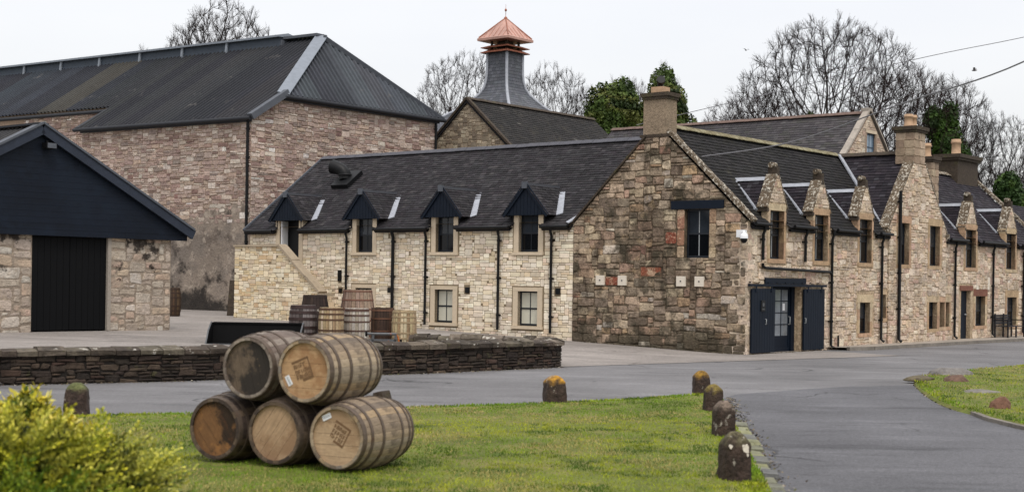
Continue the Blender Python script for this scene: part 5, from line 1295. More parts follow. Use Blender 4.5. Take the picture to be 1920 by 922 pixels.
# ------------------------------------------------------------------ long barn behind the terrace
BN = Bld('long_barn', 'long grey slate barn with pale gable coping and blue gable window behind the terrace', 'barn', (22.5, 13, 0))
rz, hb_, sl = 9.25, 4.0, .9; ez = rz-hb_*sl
PB_ = wall_plane((22.5-hb_, 7), (22.5+hb_, 7)); bo = [(0, 3), (2*hb_, 3), (2*hb_, ez), (hb_, rz), (0, ez)]; bh = (22.3-18.5, 7.25, 23.15-18.5, 8.4)
mb = MB(); panel(mb, PB_, bo, [bh], reveal=.2); wb = BN.part(mb, 'wall', M_mortar_k)
stones(BN, wb, PB_, [(.85, 6.35), (7.15, 6.35), (4, 9.15)], [(bh[0]-.1, bh[1]-.1, bh[2]+.1, bh[3]+.12)], M_facade, PAL_FACADE, 95, .13, .1, FSZ, indiv=60)
window(BN, PB_, bh[0], bh[1], bh[2], bh[3], dep=.08, cols=2, rows=2, glass=mat('pale blue glass', lin((120, 140, 158)), rough=.1, spec=.5), frame=mat('teal window paint', lin((52, 70, 86)), rough=.5), fw=.06)
dressed(BN, PB_, 'lintel', bh[0]-.1, bh[2]+.1, bh[3]+.01, bh[3]+.14, M_dressed)
um = MB(); sm = MB(); Lk = math.hypot(hb_+.1, (hb_+.1)*sl)
for sg in (-1, 1):
    if sg < 0: P = Plane((22.5-hb_-.1, 20.3, ez-.1*sl), (0, -1, 0), (hb_, 0, hb_*sl))
    else: P = Plane((22.5+hb_+.1, 7.05, ez-.1*sl), (0, 1, 0), (-hb_, 0, hb_*sl))
    P.O = P.O-P.N*.05; slab(um, P, 0, 13.25, 0, Lk, .08); P.O = P.O+P.N*.05
    slates(sm, P, 0, 13.25, 0, Lk-.02, .17, .26, PAL_SL_B, rk)
    coping_run(BN, (22.5+sg*(hb_+.1), 6.92, ez+.0), (22.5+sg*.08, 6.92, rz+.08), 'skew_stone', M_skew, .30, .08, (0, 1, 0), .7, 30+sg)
rb = BN.part(um, 'roof', M_underlay); BN.part(sm, 'slates', mat('grey slate', attr=True, rough=.7, grain=(8, .2), var=(.9, .2), bump=(18, .5, .02), stains=[(2, .62, .72, lin((96, 92, 80)), .5)]), rb, kind='stuff')
ridge_tiles(BN, (22.5, 20.3, rz+.07), (22.5, 7.05, rz+.07), mat('terracotta ridge tile', lin((106, 88, 80)), grain=(6, .3)))
m = MB(); m.box(22.3, 22.7, 6.95, 7.3, rz+.1, rz+.22); BN.part(m, 'finial', M_skew)
PBS = Plane((22.5-hb_-.1, 20.3, ez-.1*sl), (0, -1, 0), (hb_, 0, hb_*sl)); m = MB(); pbox(m, PBS, 9.3, 9.75, 3.0, 3.55, .02, .1); sk = BN.part(m, 'skylight', M_lead); m = MB(); pbox(m, PBS, 9.36, 9.69, 3.06, 3.49, .1, .108); BN.part(m, 'pane', M_glass_b, sk)
m = MB(); m.poly([(18.5, 7, 0), (26.5, 7, 0), (26.5, 7, 3), (18.5, 7, 3)]); m.poly([(18.5, 20.2, 0), (18.5, 7, 0), (18.5, 7, ez), (18.5, 20.2, ez)]); m.poly([(26.5, 7, 0), (26.5, 20.2, 0), (26.5, 20.2, ez), (26.5, 7, ez)]); m.poly([(26.5, 20.2, 0), (18.5, 20.2, 0), (18.5, 20.2, ez), (22.5, 20.2, rz), (26.5, 20.2, ez)]); BN.part(m, 'rear_wall', M_mortar_f)

# ------------------------------------------------------------------ navy gabled shed at the left
SH = Bld('navy_shed', 'stone shed with dark navy boarded gable and tall black doors', 'shed', (-14.4, 11.4, .5))
PSH = wall_plane((-18.43, 11.4), (-10.39, 11.4)); X = lambda w: w+18.43
sho = [(0, .2), (8.04, .2), (8.04, 2.95), (0, 2.95)]; shh = [(X(-14.51), .2, X(-12.3), 2.86)]
mb = MB(); panel(mb, PSH, sho, shh, reveal=.35); wsx = SH.part(mb, 'wall', M_mortar_s)
ssz = [(3, 2, 3), (4, 2, 3), (4, 3, 2), (5, 2, 1.5), (3, 1, 1.5), (2, 2, 2), (5, 3, 1.2), (2, 1, 1)]
stones(SH, wsx, PSH, sho, [(X(-14.51)-.02, .2, X(-12.3)+.02, 2.95)], M_shed, PAL_SHED, 97, .1, .1, ssz, gap=.05, jitter=.03, proud=.012, bev=.02, indiv=120)
for (a0, a1) in ((-14.5, -13.43), (-13.42, -12.36)):
    g = MB(); pbox(g, PSH, X(a0), X(a1), .52, 2.84, -.12, -.06)
    d_ = SH.part(g, 'door', M_blackdoor)
    for i in range(6):
        g = MB(); x0_ = X(a0)+(a1-a0)*i/6; pbox(g, PSH, x0_+.004, x0_+(a1-a0)/6-.004, .53, 2.83, -.06, -.045); SH.part(g, 'board', M_blackdoor, d_)
g = MB(); pbox(g, PSH, X(-12.36), X(-12.26), .5, 2.86, -.1, .03); SH.part(g, 'jamb', M_pave)
apw, apz, sl = -14.41, 5.35, .523
n = 17; bz0 = 2.84
for i in range(n):
    z0, z1 = bz0+i*(apz-bz0)/n, bz0+(i+1)*(apz-bz0)/n; zt = min(z1, apz-.02)
    hw0, hw1 = (apz-z0)/sl-.02, max(.02, (apz-zt)/sl-.02); hw0 = min(hw0, 4.45); hw1 = min(hw1, 4.45)
    g = MB(); s_ = 11.27
    g.prism([(apw-hw0, s_, z0+.0015), (apw+hw0, s_, z0+.0015), (apw+hw1, s_+.003, zt), (apw-hw1, s_+.003, zt)], (0, .06, 0)); SH.part(g, 'board', M_navy_shed)
for sg in (-1, 1):
    g = MB(); p = Vector((apw+sg*4.58, 11.17, 3.02)); q = Vector((apw, 11.17, 3.02+4.58*sl+.02)); g.bar(p+Vector((0, 0, -.02)), q+Vector((0, 0, -.02)), .07, .25, up=(0, 0, 1)); SH.part(g, 'bargeboard', M_barge)
    g = MB(); g.bar(p+Vector((0, .06, .12)), q+Vector((0, .06, .12)), .26, .05, up=(-sg*.5, 0, 1)); SH.part(g, 'verge_flashing', M_trim)
    if sg < 0: P = Plane((apw-4.6, 20, 3.06), (0, -1, 0), (4.6, 0, 4.6*sl))
    else: P = Plane((apw+4.6, 11.2, 3.06), (0, 1, 0), (-4.6, 0, 4.6*sl))
    LL = math.hypot(4.6, 4.6*sl)
    for i in range(8):
        g = MB(); corr(g, P, i*1.1, (i+1)*1.1, lambda q: 0, lambda q: LL, .2, .04, jit(lin((50, 50, 52)), cr_, .1)); SH.part(g, 'roof_sheet', M_sheet)
g = MB(); g.bar((apw, 11.15, 5.53), (apw, 20, 5.53), .3, .05); SH.part(g, 'ridge_flashing', M_trim_d)
g = MB()
g.poly([(-10.39, 11.4, 0), (-10.39, 20, 0), (-10.39, 20, 3.1), (-10.39, 11.4, 3.1)]); g.poly([(-18.43, 20, 0), (-18.43, 11.4, 0), (-18.43, 11.4, 3.1), (-18.43, 20, 3.1)]); g.poly([(-10.39, 20, 0), (-18.43, 20, 0), (-18.43, 20, 3.1), (apw, 20, 5.4), (-10.39, 20, 3.1)]); SH.part(g, 'rear_wall', M_mortar_s)
for b_ in (H, G, K2, E3, W0, ST, KW, KN, PGD, BN, SH): b_.root['kind'] = 'thing'

# ------------------------------------------------------------------ casks
def cask_mats():
    d = {}
    d['tan'] = mat('cask stave tan', random_ramp=[lin(c) for c in ((146, 129, 107), (128, 113, 95), (158, 142, 120), (108, 96, 83), (142, 129, 112), (148, 128, 101), (122, 113, 104))], rough=.75, local=True, grain=(30, .18), streak=((40, 40, 2.5), .25), bump=(40, .3, .006), stains=[(4, .54, .64, lin((74, 64, 56)), .65), (7, .6, .68, lin((168, 152, 130)), .5)])
    d['dark'] = mat('cask stave dark', random_ramp=[lin(c) for c in ((74, 62, 52), (62, 52, 46), (88, 74, 60), (96, 82, 68))], rough=.75, local=True, grain=(30, .2), streak=((40, 40, 2.5), .3), bump=(40, .3, .006), stains=[(4, .58, .68, lin((40, 34, 30)), .7)])
    d['grey'] = mat('cask stave grey', random_ramp=[lin(c) for c in ((128, 118, 108), (112, 102, 94), (142, 130, 118), (104, 92, 84))], rough=.75, local=True, grain=(30, .2), streak=((40, 40, 2.5), .3), bump=(40, .3, .006), stains=[(4, .58, .68, lin((60, 52, 48)), .7)])
    return d
CM = cask_mats()
M_hoop = mat('cask hoop', lin((92, 80, 70)), rough=.6, metal=.3, grain=(20, .25), stains=[(7, .55, .66, lin((92, 66, 50)), .6)])
M_ink = mat('black stencil ink', lin((112, 86, 62)), rough=.9)
HEADM = {}
def head_mat(kind):
    if kind not in HEADM:
        sp = dict(tan=((174, 141, 105), [(3.5, .50, .62, lin((142, 104, 70)), .7), (6, .6, .68, lin((96, 72, 52)), .6)]), plain=((164, 137, 108), [(3, .50, .63, lin((132, 102, 76)), .7), (7, .62, .7, lin((92, 72, 54)), .5)]), pale=((176, 150, 120), [(3, .50, .62, lin((142, 114, 86)), .7), (7, .63, .7, lin((100, 80, 60)), .5)]),
                  rust=((112, 80, 50), [(7, .54, .66, lin((158, 110, 62)), .55), (2.6, .50, .60, lin((36, 28, 22)), .92), (5, .56, .66, lin((84, 54, 32)), .6)]), black=((98, 84, 70), [(3.0, .44, .56, lin((38, 34, 32)), .92), (5, .62, .70, lin((150, 128, 100)), .7)]))[kind]
        HEADM[kind] = mat('cask head '+kind, lin(sp[0]), rough=.75, local=True, grain=(25, .12), streak=((6, 60, 3), .16), stains=sp[1])
    return HEADM[kind]
LB, RB, RH = .95, .352, .295
def brad(z): return RB-(RB-RH)*(2*z/LB)**2
NS = 26
def stave_mesh(m):
    mb = MB(); nz_ = 6; da = math.pi/NS*.985; th = .028
    ang = (-da, -da*.35, da*.35, da)
    o = []; 
    for i in range(nz_+1):
        z = -LB/2+LB*i/nz_; r = brad(z)
        for k, a in enumerate(ang): rr_ = r-(.003 if k in (0, 3) else 0); o.append((rr_*math.cos(a), rr_*math.sin(a), z))
    f = [(i*4+k, i*4+k+1, (i+1)*4+k+1, (i+1)*4+k) for i in range(nz_) for k in range(3)]
    mb.mesh(o, f, smooth=True)
    for (za, zb) in ((-LB/2, -LB/2+.08), (LB/2-.08, LB/2)):     # chime ends
        q = []
        for z in (za, zb):
            r = brad(z); q += [(r*math.cos(-da), r*math.sin(-da), z), (r*math.cos(da), r*math.sin(da), z), ((r-th)*math.cos(da), (r-th)*math.sin(da), z), ((r-th)*math.cos(-da), (r-th)*math.sin(-da), z)]
        mb.mesh(q, [(0, 1, 2, 3), (4, 5, 6, 7), (2, 3, 7, 6)])
    me = mb.data('stave'); me.materials.append(m); return me
def hoop_mesh(z, w, m):
    mb = MB(); t = .007; n = 40
    prof = [(brad(z-w/2)+.0005, z-w/2), (brad(z-w/2)+t, z-w/2), (brad(z+w/2)+t, z+w/2), (brad(z+w/2)+.0005, z+w/2)]
    mb.lathe(prof, n, smooth=False); me = mb.data('hoop'); me.materials.append(m); return me
STAVE = {k: stave_mesh(v) for k, v in CM.items()}
HOOPZ = [(-.447, .05), (-.345, .034), (-.175, .034), (.175, .034), (.345, .034), (.447, .05)]
HOOP = [hoop_mesh(z, w, M_hoop) for z, w in HOOPZ]
def hero_cask(label, head, axis, kind, hkind, roll, seed, stencil=None, card=None):
    axis = Vector(axis).normalized(); c = Vector(head)+axis*(LB/2-.03)
    left = Vector((-axis.y, axis.x, 0)); up = Vector((0, 0, 1)); M3 = Matrix((left, up, axis)).transposed()   # seen from the front head: x left, y up
    q = M3.to_quaternion() @ Matrix.Rotation(roll, 4, 'Z').to_quaternion()
    root = empty('cask', c); root.rotation_mode = 'QUATERNION'; root.rotation_quaternion = q; tag(root, label, 'cask', 'casks stacked on the lawn')
    for k in range(NS): link_copy('stave', STAVE[kind], root, rot=(0, 0, 2*math.pi*k/NS))
    for me in HOOP: link_copy('hoop', me, root)
    r = random.Random(seed)
    for end in (-1, 1):
        zc = end*(LB/2-.03); R = brad(zc)-.022
        m = MB(); n = 32; ring = [(R*math.cos(2*math.pi*i/n), R*math.sin(2*math.pi*i/n), zc-end*.012) for i in range(n)]; m.poly(ring)
        hd = m.build('head', M_mortar_l, root)
        cuts = [-R]; 
        while cuts[-1] < R-.06: cuts.append(min(R, cuts[-1]+r.uniform(.085, .13)))
        if cuts[-1] < R: cuts[-1] = R
        circ = [(R*math.cos(2*math.pi*i/n), R*math.sin(2*math.pi*i/n)) for i in range(n)]
        for a, b_ in zip(cuts[:-1], cuts[1:]):
            pl = clip_convex(circ, [(-1, a+.0012), (1, a+.0012), (1, b_-.0012), (-1, b_-.0012)])
            if len(pl) < 3: continue
            m = MB(); m.prism([(x, y, zc-end*.01) for x, y in pl], (0, 0, end*(.012+r.uniform(0, .0015)))); m.build('head_board', head_mat(hkind), hd)
    zf = -(LB/2-.03)-.0055
    if stencil:
        # faded stencilled block of letters in a rough square (unreadable in the photograph)
        m = MB(); cx, cy, an, s = stencil; rr_ = random.Random(seed+5); U = Vector((math.cos(an), math.sin(an), 0)); Vv = Vector((-math.sin(an), math.cos(an), 0)); O = Vector((cx, cy, zf))
        def st(x0, y0, x1, y1, w):
            p, q_ = O-U*x0*s+Vv*y0*s, O-U*x1*s+Vv*y1*s; d = (q_-p); nn = Vector((-d.y, d.x, 0)).normalized()*w*s; m.poly([p+nn, p-nn, q_-nn, q_+nn])
        st(-1, .95, 1, .95, .11); st(.9, .9, .9, -.9, .07); st(-.3, -.95, .95, -.95, .12)
        for row, y in enumerate((.45, -.1, -.6)):
            x = -.85
            while x < .6:
                w = rr_.uniform(.2, .3); st(x, y+.22, x, y-.2, .045)
                if rr_.random() < .8: st(x, y+.2, x+w*.8, y+.2, .045)
                if rr_.random() < .6: st(x, y, x+w*.7, y, .04)
                if rr_.random() < .6: st(x+w*.75, y+.2, x+w*.75, y-.2, .045)
                x += w+.1
        st_ = m.build('stencil', M_ink, root); tag(st_, 'faded black stencilled square of letters on the cask head')
    if card:
        cx, cy, an, w, h = card; m = MB(); U = Vector((math.cos(an), math.sin(an), 0)); Vv = Vector((-math.sin(an), math.cos(an), 0)); O = Vector((cx, cy, zf-.001))
        m.prism([O-U*w/2-Vv*h/2, O+U*w/2-Vv*h/2, O+U*w/2+Vv*h/2, O-U*w/2+Vv*h/2], (0, 0, -.002)); cd = m.build('paper_label', M_white, root)
        m = MB(); O2 = O+Vector((0, 0, -.003))
        for k in range(7):
            x = -w*.36+k*w*.12; p = O2+U*x; m.poly([p-U*w*.035-Vv*h*.22, p+U*w*.035-Vv*h*.22, p+U*w*.035+Vv*h*.22, p-U*w*.035+Vv*h*.22])
        m.build('print', mat('grey print', lin((150, 152, 158))), cd)
    return root
AX = (.438, .899, 0)
perp = Vector((.899, -.438, 0))
BR = Vector((-1.62, 13.42, .055+RB))
BM_ = BR-perp*.712+Vector((0, 0, 0)); BL = BM_-perp*.712
TR = BM_.lerp(BR, .5)+Vector((0, 0, .612))-Vector(AX)*.03; TL = BL.lerp(BM_, .5)+Vector((0, 0, .612))+Vector(AX)*.02
TL = TL+perp*.02; TR = TR+perp*.0
# looking at the front head, local x axis of each cask lies to the left
hero_cask('cask with rusty orange and black weathered head, bottom left of the stack', BL, AX, 'dark', 'rust', .9, 1)
hero_cask('cask with plain unmarked tan head, bottom middle of the stack', BM_, AX, 'dark', 'plain', 2.2, 2)
hero_cask('cask with stencilled pale head and white label, bottom right of the stack', BR, AX, 'tan', 'pale', 0.0, 3, stencil=(-.02, .03, .5, .095), card=(.125, .185, -.42, .10, .052))
hero_cask('grey cask with blackened dull head, top left of the stack', TL, AX, 'grey', 'black', 1.3, 4)
hero_cask('cask with stencilled orange tan head and white label, top right of the stack', TR, AX, 'tan', 'tan', 0.0, 5, stencil=(.03, .01, -.38, .1), card=(.185, -.10, 1.05, .10, .052))
m = MB(); p = TR+Vector(AX)*.72+perp*.36; m.prism([p+Vector((-.05, 0, -.36)), p+Vector((.08, 0, -.36)), p+Vector((.04, 0, -.22)), p+Vector((-.04, 0, -.24))], Vector(AX)*.16); tag(m.build('wedge', M_chimcap), 'dark timber wedge between the right casks of the stack', 'wedge')

# upright casks in the yard
def yard_cask(name, label, x, y, h, rt, rm, rb_, cols, hoops, hoopcol, seed, lid=True, marks=False, group='upright casks in the yard'):
    z = zyard(x, y); root = empty(name, (x, y, z), random.Random(seed).uniform(0, 6)); tag(root, label, 'cask', group)
    r = random.Random(seed); n = 24; mb = MB(); nz_ = 8
    def rad(t): return (rb_+(rt-rb_)*t)+(rm-(rb_+rt)/2)*(1-(2*t-1)**2)
    for k in range(n):
        c = jit(lin(r.choice(cols)), r, .12); a0, a1 = 2*math.pi*(k+.04)/n, 2*math.pi*(k+.96)/n
        pts = []
        for i in range(nz_+1):
            t = i/nz_; R = rad(t); pts += [(R*math.cos(a0), R*math.sin(a0), h*t), (R*math.cos((a0+a1)/2), R*math.sin((a0+a1)/2), h*t), (R*math.cos(a1), R*math.sin(a1), h*t)]
        mb.mesh(pts, [(i*3+q, i*3+q+1, (i+1)*3+q+1, (i+1)*3+q) for i in range(nz_) for q in range(2)], c, True)
    mb.lathe([(rad(1), h), (rad(1)-.025, h), (rad(1)-.025, h-.03), (.01, h-.03)], n, col=lin(cols[0]), smooth=False)
    mb.lathe([(rad(.02)-.012, 0), (rad(.5)-.012, h*.5), (rad(.98)-.012, h*.98)], n, col=lin((30, 26, 22)))
    mb.build('body', mat('yard cask wood', attr=True, rough=.8, grain=(20, .2), streak=((30, 30, 2), .3), stains=[(5, .6, .68, lin((74, 60, 48)), .6)]), root)
    for t, w in hoops:
        g = MB(); zc = h*t; g.lathe([(rad(t-w/h/2)+.001, zc-w/2), (rad(t-w/h/2)+.01, zc-w/2), (rad(t+w/h/2)+.01, zc+w/2), (rad(t+w/h/2)+.001, zc+w/2)], n, smooth=False)
        g.build('hoop', mat('yard hoop %d' % hoopcol[0], lin(hoopcol), rough=.7, metal=.2, grain=(15, .25)), root)
    if marks:
        g = MB(); rr_ = random.Random(seed)
        root.rotation_euler = (0, 0, 0)
        for i in range(9):
            if i == 4: continue
            a = -math.pi/2+(i-4)*.2-.12; t = .62
            for k in range(3):
                b0 = a+k*.045; R = rad(t)+.004; zz = h*t; g.poly([(R*math.cos(b0), R*math.sin(b0), zz-.07), (R*math.cos(b0+.02), R*math.sin(b0+.02), zz-.07), ((R-.01)*math.cos(b0+.02), (R-.01)*math.sin(b0+.02), zz+rr_.choice([-.01, .07])), ((R-.01)*math.cos(b0), (R-.01)*math.sin(b0), zz+.07)])
        tag(g.build('lettering', M_plate, root), 'worn white painted letters')
    return root
HP6 = [(.04, .05), (.2, .04), (.36, .04), (.66, .04), (.82, .04), (.96, .05)]
yard_cask('cask', 'grey streaked upright cask with broad maroon hoops behind the loader bucket', -5.02, 34.3, .86, .29, .345, .29, [(112, 106, 104), (88, 80, 78), (136, 132, 130), (62, 55, 52)], [(.04, .06), (.2, .07), (.38, .07), (.62, .07), (.8, .07), (.95, .08)], (58, 45, 43), 11)
yard_cask('cask', 'buff upright cask with dark brown hoops standing second in the yard row', -4.3, 33.95, .84, .275, .305, .27, [(176, 160, 130), (160, 142, 112), (186, 172, 144), (150, 128, 98)], HP6, (84, 62, 48), 12)
yard_cask('cask', 'whitish upright cask with red brown top hoop in the middle of the yard row', -3.74, 34.4, .84, .28, .31, .275, [(186, 180, 170), (168, 160, 150), (196, 192, 184), (150, 140, 128)], [(.04, .05), (.36, .035), (.62, .035), (.8, .04), (.95, .06)], (86, 66, 58), 13)
yard_cask('cask', 'rust brown upright cask behind the steel rack', -3.16, 34.95, .87, .28, .29, .275, [(78, 58, 46), (70, 52, 42), (88, 66, 52), (60, 46, 38)], [(.06, .04), (.35, .035), (.7, .035), (.93, .04)], (104, 74, 58), 14)
yard_cask('cask', 'pale weathered upright cask at the right end of the yard row', -2.6, 34.5, .84, .275, .305, .27, [(172, 154, 122), (158, 138, 108), (180, 166, 138), (140, 118, 90)], HP6, (150, 132, 104), 15)
yard_cask('vat', 'black tapered vat with worn white letters behind the yard casks', -4.92, 35.6, 1.1, .29, .385, .48, [(46, 36, 32), (38, 31, 28), (56, 44, 38)], [(.1, .04), (.4, .04), (.72, .035), (.96, .03)], (50, 40, 36), 16, marks=True, group='tapered vats in the yard')
yard_cask('vat', 'large red brown tapered vat behind the whitish yard cask', -3.9, 36.0, 1.27, .36, .455, .55, [(122, 98, 84), (136, 114, 98), (108, 84, 72), (146, 126, 110)], [(.1, .04), (.4, .04), (.62, .035), (.8, .035), (.97, .03)], (112, 78, 64), 17, group='tapered vats in the yard')
yard_cask('cask', 'brown cask half hidden behind the corner of the navy shed', -11.95, 50.0, 1.0, .28, .33, .28, [(72, 56, 42), (60, 48, 38), (86, 68, 50)], HP6, (60, 46, 38), 18)

# dark board leaning by the stair
x, y, _ = (-10.25, 52.0, 0); z = zyard(x, y); m = MB(); m.prism([(x-.16, y, z), (x+.16, y-.06, z), (x+.14, y+.12, z+1.28), (x-.1, y+.16, z+1.3)], (.03, .09, 0)); tag(m.build('timber_board', M_chimcap), 'dark upright board leaning beside the stone stair', 'board')

# loader bucket
bx_, by_ = -5.65, 31.4; zb_ = zyard(bx_, by_)
bk_ = empty('loader_bucket', (bx_, by_, zb_)); tag(bk_, 'black steel loader bucket on the yard behind the low wall', 'bucket')
BW = 1.0
def bp(mb_, nm, mm=None): return mb_.build(nm, mm or M_iron, bk_)
m = MB(); m.prism([(-BW, .28, .02), (BW, .28, .02), (BW, .36, .46), (-BW, .36, .46)], (0, .03, 0)); bp(m, 'back_plate')
m = MB(); m.prism([(-BW, -.30, .0), (BW, -.30, .0), (BW, .30, .0), (-BW, .30, .0)], (0, 0, .03)); bp(m, 'floor_plate')
for sg in (-1, 1):
    e = sg*BW; m = MB(); m.prism([(e, -.34, 0), (e, .32, 0), (e, .39, .48), (e, .24, .48), (e, -.1, .3)], (sg*.025, 0, 0)); bp(m, 'side_plate')
    m = MB(); m.bar((e*1.02, -.34, .02), (e*1.02, -.08, .31), .03, .03); m.bar((e*1.02, -.08, .31), (e*1.02, .24, .49), .03, .03); bp(m, 'edge_bar', M_steel)
m = MB(); m.box(-BW, BW, .33, .43, .45, .49); bp(m, 'top_bar')
m = MB(); m.box(-BW, BW, -.36, -.28, -.0, .035); bp(m, 'cutting_edge', M_steel)
for x in (-.5, 0, .5):
    m = MB(); m.prism([(x, .38, .05), (x, .55, .15), (x, .5, .4), (x, .4, .42)], (.03, 0, 0)); bp(m, 'lug')
# steel rack with roller
rx, ry = -2.98, 32.75; zr_ = zyard(rx, ry); rk_ = empty('steel_rack', (rx, ry, zr_), R_(4)); tag(rk_, 'small worn steel rack with orange rust in front of the yard casks', 'rack')
for x in (-.2, .32):
    m = MB(); m.box(x-.03, x+.03, -.03, .03, 0, .3); m.build('leg', M_steel, rk_)
m = MB(); m.tube([(-.34, 0, .32), (.34, 0, .32)], .03, 8); m.build('roller', M_steel, rk_)
m = MB(); m.tube([(-.38, 0, .32), (-.33, 0, .32)], .06, 10); m.build('end_disc', M_iron, rk_)
m = MB(); m.tube([(.3, 0, .34), (.37, .0, .26), (.4, 0, .14)], .02, 6); m.build('hook', mat('orange rust', lin((164, 92, 44)), grain=(20, .3)), rk_)
m = MB(); m.box(-.3, .34, -.03, .03, .14, .2); m.build('crossbar', M_steel, rk_)
for x in (-.42, .44):
    m = MB(); m.tube([(x, 0, 0), (x, 0, .2)], .03, 8); m.build('foot_post', M_iron, rk_)

# ------------------------------------------------------------------ bollards and field stones
def bollard(label, x, y, w, h, top, seed, lean=(0, 0), z=.04, patches=()):
    """squat squared post with a hipped, worn top"""
    r = random.Random(seed); mb = MB(); n = 16; rings = [(-.08, 1.05), (.0, 1.05), (.14, 1.02), (.3, 1.0), (.46, 1.0), (.6, .98), (.70, .96), (.77, .92), (.84, .80), (.90, .64), (.95, .48), (.985, .32), (1.0, .02)]
    vs = []; cs = []; base = lin((64, 52, 45)); tc = lin(top); sx_, ph = r.uniform(-.06, .06), r.uniform(0, 6)
    for (t, k) in rings:
        sqf = .92 if t < .8 else .75
        for i in range(n):
            a = 2*math.pi*i/n; sq = 1/max(abs(math.cos(a)), abs(math.sin(a))); sq = 1+(sq-1)*sqf
            nn = noise.noise(Vector((math.cos(a)*2+seed*3, math.sin(a)*2, t*5)))
            q = k*(1+.10*nn+r.uniform(-.02, .02)); vs.append((w/2*sq*q*math.cos(a)+lean[0]*t, w/2*sq*q*.9*math.sin(a)+lean[1]*t, h*t*(1+.03*nn)))
            f = sstep(.70, .86, t+.14*noise.noise(Vector((a*2, seed, t*4)))+r.uniform(-.05, .05)); c = jit(base, r, .2); cs.append(tuple(c[j]*(1-f)+tc[j]*f for j in range(3)))
    fs = [(j*n+i, j*n+(i+1) % n, (j+1)*n+(i+1) % n, (j+1)*n+i) for j in range(len(rings)-1) for i in range(n)]
    mb.mesh(vs, fs, cs, True); mb.poly(vs[-n:], tc)
    root = mb.build('stone_bollard', M_bollard, loc=(x, y, z)); root.rotation_euler = (0, 0, R_(8)+r.uniform(-.12, .12)); tag(root, label, 'bollard', 'stone bollards round the lawn')
    for (px_, pz_, pr_) in patches:      # white lichen rosettes on the face towards the camera
        g = MB(); nn = 9; yy = -w/2*.9*(1.0 if pz_ < .76 else .9)-.004
        ring = [(px_+pr_*math.cos(6.283*i/nn)*r.uniform(.4, 1.25), yy, pz_*h+pr_*math.sin(6.283*i/nn)*r.uniform(.5, 1.4)) for i in range(nn)]
        g.prism(ring, (0, .02, 0)); g.build('lichen', M_plate, root)
    return root
bollard('largest dark stone bollard with white lichen spots nearest the camera', 2.12, 13.4, .25, .48, (92, 86, 64), 1, patches=((.07, .665, .04), (.045, .735, .018), (-.085, .72, .022), (.085, .56, .014)))
bollard('dark stone bollard with grey worn top second nearest on the lawn edge', 2.6, 17.3, .235, .45, (120, 106, 94), 2)
bollard('brown stone bollard with faint green top third from the camera on the lawn edge', 2.95, 20.7, .25, .41, (110, 96, 50), 3)
bollard('stone bollard with orange lichen tip at the far corner of the lawn', 3.22, 24.0, .27, .40, (146, 112, 44), 4)
bollard('stone bollard with yellow orange lichen top alone on the lawn back edge', .68, 21.8, .31, .43, (168, 124, 44), 5)
bollard('mossy grey stone bollard behind the yellow shrub', -5.88, 19.3, .30, .40, (96, 100, 62), 6)
def rock(label, x, y, sx_, sy_, sz, c, seed):
    r = random.Random(seed); bm = bmesh.new(); bmesh.ops.create_icosphere(bm, subdivisions=2, radius=1)
    mb = MB(); vs = [(v.co.x*sx_*(1+r.uniform(-.15, .15)), v.co.y*sy_*(1+r.uniform(-.15, .15)), max(-.2, v.co.z)*sz*(1+r.uniform(-.12, .12))) for v in bm.verts]
    mb.mesh(vs, [tuple(v.index for v in f.verts) for f in bm.faces], lin(c)); bm.free()
    tag(mb.build('field_stone', M_rock, loc=(x, y, .06)), label, 'stone', 'field stones on the right lawn')
rock('flat grey boulder highest on the right lawn', 9.35, 30.2, .5, .35, .16, (112, 108, 104), 1)
rock('small brown stone just below the flat grey boulder', 8.72, 27.9, .26, .2, .15, (104, 82, 70), 2)
rock('low grey stone sunk flush in the right lawn', 8.3, 25.1, .34, .25, .06, (120, 116, 108), 3)
rock('rusty brown upright stone near the kerb of the right lawn', 7.52, 21.8, .17, .14, .2, (112, 82, 66), 4)
rock('dark lumpy stone at the tip of the right lawn', 8.1, 28.2, .3, .2, .1, (92, 84, 66), 5)

# ------------------------------------------------------------------ bench, camera, floodlight, cables, birds
be = empty('bench', F(19.0, -.36, .09), ROT); tag(be, 'black slatted bench against the wall of the far cottage', 'bench')
M_bench = mat('black bench paint', lin((26, 27, 32)), rough=.5)
for i in range(5):
    m = MB(); y = -.24+i*.1; m.box(-.85, .85, y, y+.075, .40, .425); m.build('seat_slat', M_bench, be)
for i in range(4):
    m = MB(); z = .5+i*.09; m.box(-.85, .85, .24+i*.02, .265+i*.02, z, z+.065); m.build('back_slat', M_bench, be)
for x in (-.85, 0, .85):
    for y in (-.24, .24):
        m = MB(); m.box(x-.025, x+.025, y-.025, y+.025, 0, .62 if y < 0 and x else (.88 if y > 0 else .4)); m.build('leg', M_bench, be)
for x in (-.85, .85):
    m = MB(); m.box(x-.03, x+.03, -.28, .27, .62, .655); m.build('armrest', M_bench, be)
cc = empty('security_camera', F(-.02, .08, 3.2), ROT); tag(cc, 'white dome security camera on the corner of the old house', 'camera')
m = MB(); m.box(-.16, 0, -.08, .16, -.02, .18); m.build('mount', M_white, cc)
m = MB(); m.tube([(-.14, -.02, .1), (-.24, -.12, .12), (-.3, -.16, .06)], .04, 8); m.build('arm', M_white, cc)
m = MB(); m.lathe([(.02, .10), (.09, .07), (.115, -.01), (.115, -.06)], 14, (-.3, -.16, 0)); m.build('hood', M_white, cc)
m = MB(); m.lathe([(.10, -.06), (.095, -.11), (.06, -.17), (.01, -.19)], 14, (-.3, -.16, 0)); m.build('dome', M_glass, cc)
fl = empty('floodlight', F(-14.25, 11.24, 5.02), ROT); tag(fl, 'small black floodlight under the peak of the navy shed', 'floodlight')
